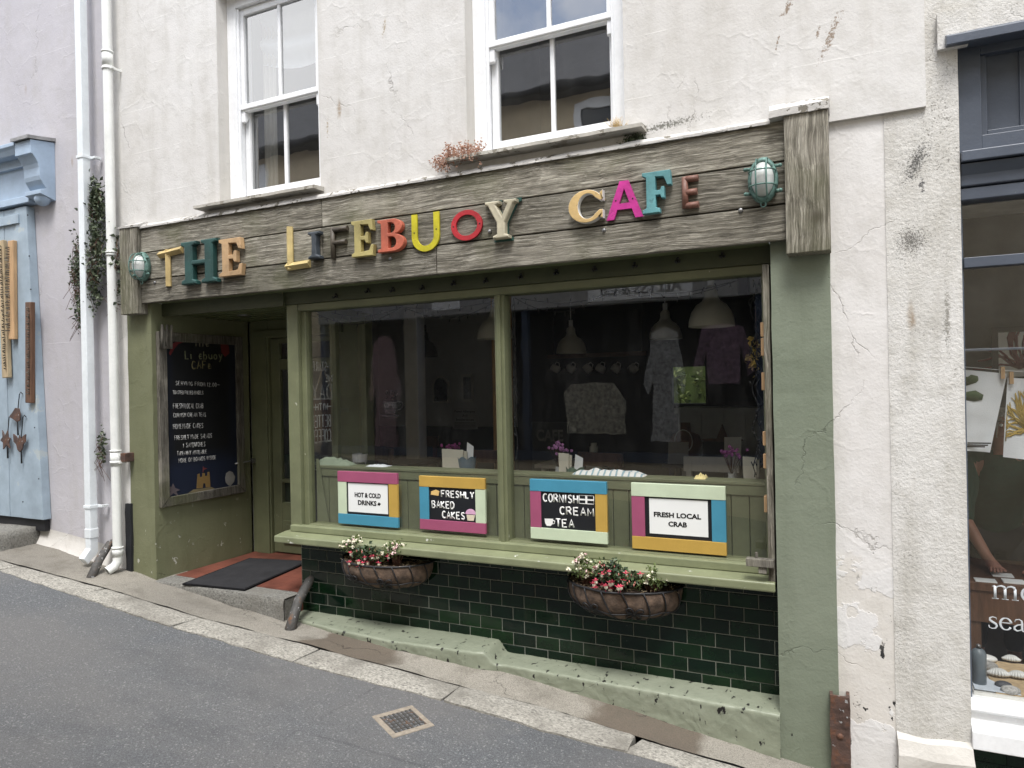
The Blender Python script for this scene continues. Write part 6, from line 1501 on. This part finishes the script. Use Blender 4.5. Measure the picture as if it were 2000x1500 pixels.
def flowers(px, py, y, z, lab, c, n=26):
    p = at(px, py, y); t = thing('flower_vase', lab, 'flowers', (p.x, y, z), 0, 'small flower vases on the cafe tables'); h = p.z - z
    b = B(); b.lathe([(.0, 0), (.028, 0), (.032, h * .3), (.02, h * .5), (.024, h * .55)], (p.x, y, z), 14); b.build('vase', 'lampglass', t)
    s = B(); f = B()
    m = plain('bloom_%d' % px, c, .7, .3, 60)
    for k in range(n):
        q = Vector((p.x + random.gauss(0, .032), y + random.gauss(0, .03), z + h + random.gauss(.0, .02))); s.tube([(p.x, y, z + h * .5), q], .0012, 3)
        for j in range(5): a = 2 * math.pi * j / 5; f.ball(q + Vector((.006 * math.cos(a), -.003, .006 * math.sin(a))), .0055, sub=1)
    s.build('stems', 'stem', t); f.build('blooms', m, t)
def menus(px0, px1, py, y, z, lab, lean=.03):
    a, c = at(px0, py, y), at(px1, py, y); t = thing('menu_card', lab, 'menu', (a.x, y, z), 0, 'menus propped on the cafe tables'); b = B()
    for k in range(2): b.prism([(a.x + lean * k, z), (c.x + lean * .5 * k, z), (c.x + .01 + lean * .7 * k, a.z - .012 * k), (a.x - .005 + lean * k, a.z + .004)], 'y', y + .02 * k, y + .02 * k + .008)
    b.build('cards', plain('menu_cream', (.55, .52, .42), .7, .06), t)
def build_cafe_goods():
    tx = lambda px, y: at(px, 900, y).x
    table(-3.35, -2.10, .50, 1.10, 'long dark table inside the left shop pane'); table(-1.86, -.50, .50, 1.10, 'dark table inside the right shop pane')
    table(tx(700, 2.0), tx(830, 2.0), 1.7, 2.4, 'round edged dark table further back on the left'); table(tx(1060, 2.3), tx(1190, 2.3), 2.1, 2.7, 'pale topped table in the middle of the room', 'oldwhite', -.74)
    table(tx(1300, 2.6), tx(1440, 2.6), 2.45, 2.85, 'dark blue display table in front of the counter', plain('blue_table', (.02, .03, .07), .5), -.74)
    chair(tx(945, 1.5), 1.45, R(180), 'brown wooden chair behind the left window table'); chair(tx(1155, 1.5), 1.45, R(170), 'brown wooden chair behind the green pot')
    chair(tx(720, 1.55), 1.5, R(150), 'reddish brown chair at the left end of the room', 'brownwood'); chair(tx(805, 2.75), 2.8, R(180), 'brown chair by the pale column')
    chair(tx(1380, 1.35), 1.35, R(180), 'white painted chair at the right of the room', 'oldwhite')
    pendant(967, 662, 1.6, .31, 'white dome pendant lamp hanging behind the window mullion'); pendant(1116, 690, 3.0, .31, 'white dome pendant lamp above the hanging mugs'); pendant(1390, 638, 1.0, .30, 'large white dome pendant lamp nearest the right pane'); pendant(830, 697, 2.6, .28, 'dark dome pendant lamp beside the pale column', 'shade_dark')
    pendant(1300, 662, 2.9, .31, 'faint white dome pendant lamp left of the largest lamp')
    # mugs on a hook rail
    ym = 3.6
    r0, r1 = at(1070, 700, ym), at(1262, 700, ym); t = thing('mug_rail', 'dark hook rail with a row of mugs at the back of the cafe', 'rail', tuple(r0)); b = B(); b.box(r0.x, r1.x, ym, ym + .03, r0.z - .005, r0.z + .04); b.build('rail_board', 'brownwood', t)
    for lx in (r0.x + .05, r1.x - .07): b = B(); b.box(lx, lx + .02, ym + .005, ym + .025, r0.z + .04, .93); b.build('hanger_strap', 'wire', t)
    for k, px in enumerate((1085, 1115, 1148, 1173, 1203, 1237)):
        p = at(px, 720, ym - .05); b = B(); b.lathe([(.0, -.045), (.04, -.045), (.042, .045), (.037, .045), (.035, -.038), (0, -.038)], (0, 0, 0), 18); b.tube([(.04 * 1.0, 0, .03), (.07, 0, .025), (.075, 0, -.01), (.04, 0, -.03)], .006, 6)
        bmesh.ops.rotate(b.bm, verts=b.bm.verts, cent=(0, 0, 0), matrix=Matrix.Rotation(R(-60 + 8 * (k % 3)), 3, 'Y')); bmesh.ops.translate(b.bm, verts=b.bm.verts, vec=p)
        tag(b.build('hanging_mug', 'crock'), ('leftmost pale mug of the hanging row', 'second pale mug from the left of the hanging row', 'third pale mug from the left of the hanging row', 'fourth pale mug, right of the row centre', 'fifth pale mug of the hanging row', 'rightmost pale mug of the hanging row')[k], 'mug', 'mugs hanging on the rail')
    # window table goods
    menus(864, 902, 878, .62, ZT, 'cream menu cards propped beside the blue tin pot'); pot(912, ZT, .66, 'pale blue scalloped tin pot standing on the left window table', plain('blue_tin', (.13, .19, .23), .5), .065, .20)
    flowers(884, 871, .85, ZT, 'dark pink flowers behind the menus on the left window table', (.30, .05, .20)); menus(1092, 1108, 886, .60, ZT, 'cream menu cards propped beside the green tin pot', .02); pot(1123, ZT, .62, 'sage green scalloped tin pot standing on the right window table', plain('green_tin', (.10, .18, .13), .5), .06, .16)
    flowers(1090, 874, .72, ZT, 'pink and lilac flowers beside the green tin pot', (.45, .20, .42)); flowers(1428, 886, .75, ZT, 'purple pink flowers at the right end of the window', (.35, .10, .30)); menus(1452, 1474, 893, .65, ZT, 'tall cream menu cards leaning at the right end of the window', .02)
    def jar(px, y, lab, m, r=.025, h=.12): 
        x = tx(px, y); b = B(); b.lathe([(0, 0), (r, 0), (r, h * .8), (r * .7, h * .86), (r * .75, h), (0, h)], (x, y, ZT), 14); tag(b.build('condiment_jar', m), lab, 'jar', 'jars on the window tables')
    jar(1083, .58, 'white jar beside the pink flowers', 'crock', .024, .13); jar(1432, .58, 'clear glass jar by the purple flowers', 'lampglass'); jar(1446, .62, 'metal topped glass jar left of the leaning menus', 'steel', .024, .13); jar(1160, 2.35, 'glass jar on the pale topped table', 'lampglass', .04, .18)
    pot_x = tx(703, .95); b = B(); b.lathe([(0, 0), (.05, 0), (.065, .18), (.058, .18), (.045, .01)], (pot_x, .95, ZT), 18); tag(b.build('white_jug', 'crock'), 'white utensil jug standing at the left end of the window table', 'jug')
    # cloths on the dado ledge
    zl = at(1055, 930, .31).z + .016
    def cloth(px0, px1, y, hgt, lab, m, seed):
        x0, x1 = tx(px0, y), tx(px1, y); b = B()
        def fn(u, v): 
            e = math.sin(math.pi * u) ** .5; return (x0 + (x1 - x0) * u, y - .06 + .12 * v, zl + .003 + hgt * e * math.sin(math.pi * min(1, max(0, v))) * (.55 + .9 * abs(noise.noise(Vector((u * 5 + seed, v * 2, 0))))))
        b.grid(0, 1, 40, 0, 1, 10, fn); tag(b.build('tea_cloth', m), lab, 'cloth')
    g = NT('striped_cloth'); xv = g.math('FRACT', g.math('MULTIPLY', g.sep(0), 26.0)); g.fin(g.ramp(xv, [(.0, (.62, .62, .6)), (.45, (.62, .62, .6)), (.5, (.22, .32, .36)), (.75, (.22, .32, .36)), (.8, (.62, .6, .56))]), .9)
    cloth(1120, 1262, .345, .05, 'crumpled blue and white striped tea cloth on the ledge', g.m, 1); cloth(616, 690, .345, .07, 'crumpled sage green cloth on the ledge at the left end', plain('sage_cloth', (.2, .24, .17), .9), 4)
    cloth(720, 760, .345, .02, 'small white cloth on the ledge left of the centre', 'linen', 6); cloth(1357, 1380, .345, .035, 'small pale yellow knitted item on the ledge above the crab sign', plain('pale_yellow', (.62, .52, .24), .9), 9)
    # back left wall: arched mirror, narrow picture, notice
    yb = 4.38
    A, C = at(847, 735, yb), at(880, 787, yb); t = thing('arched_mirror', 'small arched white framed mirror on the back wall', 'mirror', (A.x, yb, C.z)); w_ = C.x - A.x; hh = A.z - C.z
    arcpts = [(A.x, C.z), (C.x, C.z), (C.x, C.z + hh * .62)] + [((A.x + C.x) / 2 + w_ / 2 * math.cos(R(a)), C.z + hh * .62 + hh * .38 * math.sin(R(a))) for a in range(15, 180, 15)] + [(A.x, C.z + hh * .62)]
    b = B(); b.prism(arcpts, 'y', yb - .04, yb); b.build('frame', 'oldwhite', t); mx, mz = (A.x + C.x) / 2, (A.z + C.z) / 2
    b = B(); b.prism([(mx + (p[0] - mx) * .8, mz + (p[1] - mz) * .86) for p in arcpts], 'y', yb - .043, yb - .041); b.build('mirror_glass', plain('mirror_dark', (.03, .03, .03), .08, metal=.6), t)
    A, C = at(903, 731, yb), at(926, 785, yb); t = thing('narrow_picture', 'narrow white framed picture on the back wall right of the mirror', 'picture', (A.x, yb, C.z)); b = B(); b.box(A.x, C.x, yb - .03, yb, C.z, A.z); b.build('frame', 'oldwhite', t); b = B(); b.box(A.x + .03, C.x - .03, yb - .034, yb - .031, C.z + .04, A.z - .04); b.build('print', plain('dark_print', (.05, .05, .05), .6, .9, 30), t)
    A, C = at(884, 796, yb), at(934, 838, yb); t = thing('allergy_notice', 'white notice headed Food Allergies And Intolerances on the back wall', 'notice', (A.x, yb, C.z)); b = B(); b.box(A.x, C.x, yb - .012, yb, C.z, A.z); b.build('sheet', plain('notice_sheet', (.5, .5, .5), .7, .03), t)
    b = B(); W_, H_ = C.x - A.x, A.z - C.z
    for s, u0, u1, v in (('Food Allergies', .1, .9, .74), ('And', .4, .6, .56), ('Intolerances', .15, .85, .38)): put_text(b, s, A.x + W_ * u0, A.x + W_ * u1, C.z + H_ * v, C.z + H_ * (v + .13), yb - .0125, .01)
    for v in (.28, .22, .16, .10, .05): b.box(A.x + W_ * .08, A.x + W_ * .92, yb - .0135, yb - .0125, C.z + H_ * v, C.z + H_ * (v + .018))
    b.build('printed_words', 'ink', t)
    # coffee cup sticker on the glass
    p = at(763, 790, YG - .002); s = .085; t = thing('coffee_sticker', 'black steaming coffee cup sticker on the left shop pane', 'sticker', tuple(p)); b = B(); X = lambda u, v: (p.x + u * s, YG + .003, p.z + v * s)
    b.prism([(p.x + u * s, p.z + v * s) for u, v in ((-.8, .3), (.65, .3), (.62, -.3), (.4, -.75), (-.5, -.75), (-.75, -.3))], 'y', YG + .0015, YG + .003); b.prism([(p.x + u * s, p.z + v * s) for u, v in ((-1, -.82), (.85, -.82), (.6, -1.02), (-.7, -1.02))], 'y', YG + .0015, YG + .003)
    fl = (Vector((0, 1, 0)), .1); b.tube([X(.6, .15), X(1.05, .15), X(1.1, -.2), X(.85, -.45), X(.5, -.45)], .008, 5, flat=fl)
    for dx in (-.45, -.05): b.tube([X(dx, .4), X(dx + .18, .65), X(dx - .05, .9), X(dx + .1, 1.15)], .006, 5, flat=fl)
    b.tube([X(.3, .42), X(.05, .85), X(.2, 1.1), X(.35, .98), X(.5, 1.1), X(.62, .85), X(.3, .5)], .005, 5, flat=fl); b.build('cup', 'ink', t)
    b = B(); hand_text(b, 'COFFEE', (p.x - .6 * s, YG + .0012, p.z - .25 * s), (1, 0, 0), (0, 0, 1), (0, -1, 0), 1.1 * s, .38 * s, .0022); b.build('cup_lettering', plain('grey_cut', (.07, .07, .07)), t)
    # hanging sign on a string inside the side window
    p = at(642, 820, .55); t = thing('hanging_plaque', 'brown and white plaque hanging on a string inside the left window end', 'plaque', tuple(p)); b = B(); b.box(p.x - .04, p.x - .028, .40, .66, p.z - .17, p.z + .17); b.build('white_edge', 'white', t); b = B(); b.box(p.x - .027, p.x - .015, .41, .65, p.z - .16, p.z + .16); b.build('brown_face', 'brownwood', t)
    b = B(); b.tube([(p.x - .03, .42, p.z + .17), (p.x - .03, .53, p.z + .42), (p.x - .03, .64, p.z + .17)], .003, 5); b.build('string', 'drift', t)
    # counter display
    yd = 2.62; zd = -.74
    p = Vector((tx(1340, yd), yd, zd)); t = thing('necklace_bust', 'brown necklace bust with a pale necklace on the display table', 'bust', tuple(p)); b = B(); b.lathe([(.0, 0), (.09, 0), (.13, .10), (.15, .18), (.12, .25), (.05, .28), (.045, .36), (0, .36)], tuple(p), 18, sy=.6); b.build('bust', 'brownwood', t)
    b = B(); b.tube([(p.x + .06 * math.sin(a) * 1.3, p.y - .09 - .01 * math.cos(a), p.z + .20 + .10 * math.cos(a)) for a in [2 * math.pi * i / 16 for i in range(16)]], .005, 5, True); b.build('necklace', 'crock', t)
    p = Vector((tx(1412, yd), yd, zd + .0)); b = B(); zc = at(1412, 855, yd).z; pts = [(p.x + (.19 if i % 2 == 0 else .08) * math.sin(math.pi * i / 5), zd + .155 + (.19 if i % 2 == 0 else .08) * math.cos(math.pi * i / 5)) for i in range(10)]; b.prism(pts, 'y', yd - .02, yd + .02); tag(b.build('wooden_star', 'brownwood'), 'dark five pointed wooden star on the display table', 'star')
    for px, dx, hh, lab in ((1326, .09, .19, 'grey easel card left of the necklace bust'), (1396, .10, .20, 'black framed card in front of the wooden star'), (1432, .07, .24, 'white clipboard note right of the wooden star')):
        x = tx(px, yd - .1); b = B(); b.prism([(yd - .15, zd), (yd - .14, zd), (yd - .09, zd + hh), (yd - .10, zd + hh)], 'x', x - dx, x + dx); tag(b.build('easel_card', 'black' if 'black' in lab else 'paper' if 'white' in lab else plain('grey_card', (.3, .3, .3))), lab, 'card', 'cards on the display table')
    # letters CAFE on a dark board by the pale table
    yq = 3.3; A, C = at(1048, 835, yq), at(1100, 866, yq); t = thing('letter_board', 'dim dark board with the letters CAFE at the back of the room', 'board', (A.x, yq, -1.5)); b = B(); b.box(A.x - .06, C.x + .06, yq, yq + .03, -1.5, A.z + .06); b.build('board', plain('board_grey', (.05, .06, .055)), t); b = B(); put_text(b, 'CAFE', A.x, C.x, C.z + .02, A.z - .02, yq - .001, .02); b.build('board_letters', plain('letter_grey', (.3, .3, .28)), t)
    p = at(1451, 552, .6); b = B(); b.box(p.x - .03, p.x + .03, .58, .68, p.z - .07, p.z + .07); b.tube([(p.x, .63, p.z + .06), (p.x, .63, .63)], .008, 6); tag(b.build('small_speaker', 'black'), 'small black loudspeaker in the top right corner of the window', 'speaker')
    b = B(); b.box(-.425, -.365, .256, .9, -.53, .60); o = b.build('window_return', 'oldwhite', cafe)
    p = at(1477, 690, .34); t = thing('dried_flowers', 'yellow and green dried flowers hanging at the right edge of the window', 'dried flowers', tuple(p)); b = B(); pts = [(p.x + random.gauss(0, .02), .34 + random.gauss(0, .015), p.z + random.gauss(0, .05)) for _ in range(60)]; leafy(b, pts, .035, up=-.8); b.build('petals', foliage('dry_yellow', (.05, .06, .02), (.45, .30, .05)), t); b = B(); b.tube([(p.x, .34, p.z + .3), (p.x + .004, .34, p.z)], .0025, 5); b.build('stem', 'stem', t)
    # fairy lights
    def lights(pts, lab, n):
        t = thing('fairy_lights', lab, 'fairy lights', tuple(pts[0]), 0, 'strings of fairy lights in the window'); b = B(); b.tube(pts, .0028, 5); b.build('cable', 'wire', t); b = B(); L = len(pts) - 1
        for k in range(n):
            f = (k + .5) / n * L; i = min(int(f), L - 1); q = Vector(pts[i]).lerp(Vector(pts[i + 1]), f - i); d = Vector((random.uniform(-.5, .5), random.uniform(-.5, .2), random.choice((-1, -1, .8)))).normalized() * .028; b.tube([q, q + d], [.003, .004], 5)
        b.build('bulbs', 'wire', t)
    def swag(x0, x1, z, dip, y=.262): return [(x0 + (x1 - x0) * i / 14, y, z - dip * math.sin(math.pi * i / 14)) for i in range(15)]
    zt = .55
    lights(swag(-3.54, -2.78, zt, .10)[:-1] + swag(-2.78, -2.02, zt, .10), 'black fairy light string swagged deep across the left pane', 22)
    lights(swag(-3.40, -2.80, zt - .005, .04, .268)[:-1] + swag(-2.80, -2.02, zt, .035, .268), 'black fairy light string stretched shallow across the left pane', 18)
    lights(swag(-1.92, -1.30, zt, .11)[:-1] + swag(-1.30, -.55, zt + .0, .07), 'black fairy light string swagged deep across the right pane', 20)
    lights(swag(-1.88, -1.22, zt - .005, .05, .268)[:-1] + swag(-1.22, -.56, zt, .045, .268), 'black fairy light string stretched shallow across the right pane', 18)
    lights([(-.47 + .018 * math.sin(i * 1.3), .262 + .01 * math.cos(i), zt - .045 * i) for i in range(25)], 'tangled black fairy lights hanging down the right edge of the window', 34)
    lights([(-.452 + .02 * math.sin(i * 1.7 + 1), .272, zt - .045 * i) for i in range(24)], 'second black strand hanging just right of the tangled strand', 30)
    lights([(-1.93 + .008 * math.sin(i * 1.1), .262, zt - .05 * i) for i in range(22)], 'black fairy lights hanging straight down beside the mullion', 16)
    b = B()
    for k in range(26):
        a = random.uniform(0, 6.28); c0 = Vector((-.465, .27, zt - .13)); b.tube([c0 + Vector((.03 * math.cos(a + j * .6), .012 * math.sin(a * 2 + j), .03 * math.sin(a + j * .6))) for j in range(5)], .002, 4)
    tag(b.build('cable_coil', 'wire'), 'bunched coil of black cable at the top right of the window', 'cable')
build_cafe_goods()

# ------------------------------------------------------------------ blind upstairs, wall plants, dry tufts
def build_small():
    b = B(); x0, x1 = W1[0] + .12, W1[1] - .0; zb = at(540, 120, .34).z
    def fn(u, v): z = zb + .55 * v + (.06 * u - .11 * math.sin(math.pi * u) * (1 - v)); return (x0 + (x1 - x0) * u, .34 + .035 * math.sin(v * 17 + u * 2) * (1 - v * .6), z)
    b.grid(0, 1, 24, 0, 1, 40, fn); tag(b.build('roman_blind', 'linen'), 'crumpled pale blind sagging behind the upper sash of the left window', 'blind')
    b = B(); b.grid(0, 1, 20, 0, 1, 6, lambda u, v: (W1[0] + .1 + .13 * u, .36 + .02 * math.sin(u * 19), 1.2 + 1.7 * v))
    tag(b.build('curtain', 'sheer'), 'thin pale curtain at the left side of the left upstairs window', 'curtain')
    # creeping toadflax between and beside the downpipes
    def vine(lab, blobs, n, size, seed, strands):
        random.seed(seed); c = blobs[0]; t = thing('creeping_plant', lab, 'plant', (at(c[0], c[1], -.05).x, -.05, at(c[0], c[1] + c[3], -.05).z), 0, 'creeping plants by the downpipes')
        b = B(); pts = []
        for _ in range(n):
            px, py, sx, sy, y = random.choice(blobs); p = at(px + random.gauss(0, sx * .5), py + random.gauss(0, sy * .5), y + random.gauss(0, .02)); p.y = min(p.y, .005); pts.append(p)
        leafy(b, pts, size, .5); b.build('leaves', 'vineleaf', t)
        b = B()
        for _ in range(strands):
            px, py, sx, sy, y = random.choice(blobs); p = at(px + random.gauss(0, sx * .4), py + random.uniform(-sy, sy) * .6, y); b.tube([p, p + Vector((random.gauss(0, .04), -.02, -.06)), p + Vector((random.gauss(0, .06), -.03, -.14 + random.gauss(0, .05)))], .0018, 4)
        b.build('stems', 'stem', t)
    M['vineleaf'] = foliage('toadflax_leaf', (.018, .032, .016), (.11, .135, .075))
    vine('dark green creeping plant hanging between the two white downpipes', [(186, 420, 17, 60, -.06), (186, 490, 22, 60, -.09), (186, 390, 12, 34, -.06), (181, 550, 16, 56, -.07)], 1700, .032, 21, 34)
    vine('thin trailing creeper hanging left of the square downpipe', [(152, 500, 10, 50, -.03), (154, 560, 9, 50, -.03), (155, 610, 12, 26, -.05), (146, 530, 10, 40, -.03)], 560, .026, 22, 40)
    vine('sparse creeper sprigs between the round downpipe and the fascia', [(226, 478, 7, 25, -.06), (228, 520, 8, 30, -.06), (228, 570, 6, 25, -.05)], 110, .036, 23, 22)
    vine('small creeper low between the two downpipes', [(200, 862, 5, 20, -.05), (201, 890, 6, 20, -.05)], 120, .03, 24, 12)
    # dried sedum, straw and moss on the right window sill
    random.seed(31)
    t = thing('dried_sedum', 'dried pink brown sedum spilling off the left end of the right window sill', 'plant', tuple(at(890, 320, -.05))); b, f = B(), B()
    for _ in range(210):
        u = random.random(); p0 = at(862 + 75 * u, 322 - 12 * u, random.uniform(-.08, .03)); q = at(850 + 92 * u + random.gauss(0, 6), 303 - 8 * u + random.gauss(0, 9) + (16 if u < .2 else 0), random.uniform(-.13, .02)); b.tube([p0, p0.lerp(q, .6) + Vector((0, -.01, 0)), q], .0014, 3)
        for _k in range(4): f.ball(q + Vector((random.gauss(0, .010), random.gauss(0, .01), random.gauss(0, .010))), random.uniform(.003, .0055), sub=1)
    b.build('stems', plain('sedum_stem', (.30, .15, .10), .9), t); f.build('seed_heads', plain('sedum_head', (.40, .24, .17), .9, .3, 90), t)
    t = thing('straw_tuft', 'tuft of dry straw coloured grass at the right end of the right window sill', 'grass', tuple(at(1205, 246, -.02))); b = B()
    for _ in range(70): p = at(1205 + random.gauss(0, 7), 248, random.uniform(-.05, .03)); b.tube([p, p + Vector((random.gauss(0, .02), random.gauss(0, .01), random.uniform(.015, .055)))], [.0016, .0006], 3)
    b.build('blades', plain('straw', (.55, .40, .20), .9), t)
    t = thing('moss_tuft', 'dark moss growing on the wall under the right end of the sill', 'moss', tuple(at(1240, 272, -.01))); b = B(); pts = [at(1240 + random.gauss(0, 11), 272 + random.gauss(0, 5), random.uniform(-.04, .0)) for _ in range(260)]; leafy(b, pts, .016); b.build('tuft', 'vineleaf', t)
build_small()
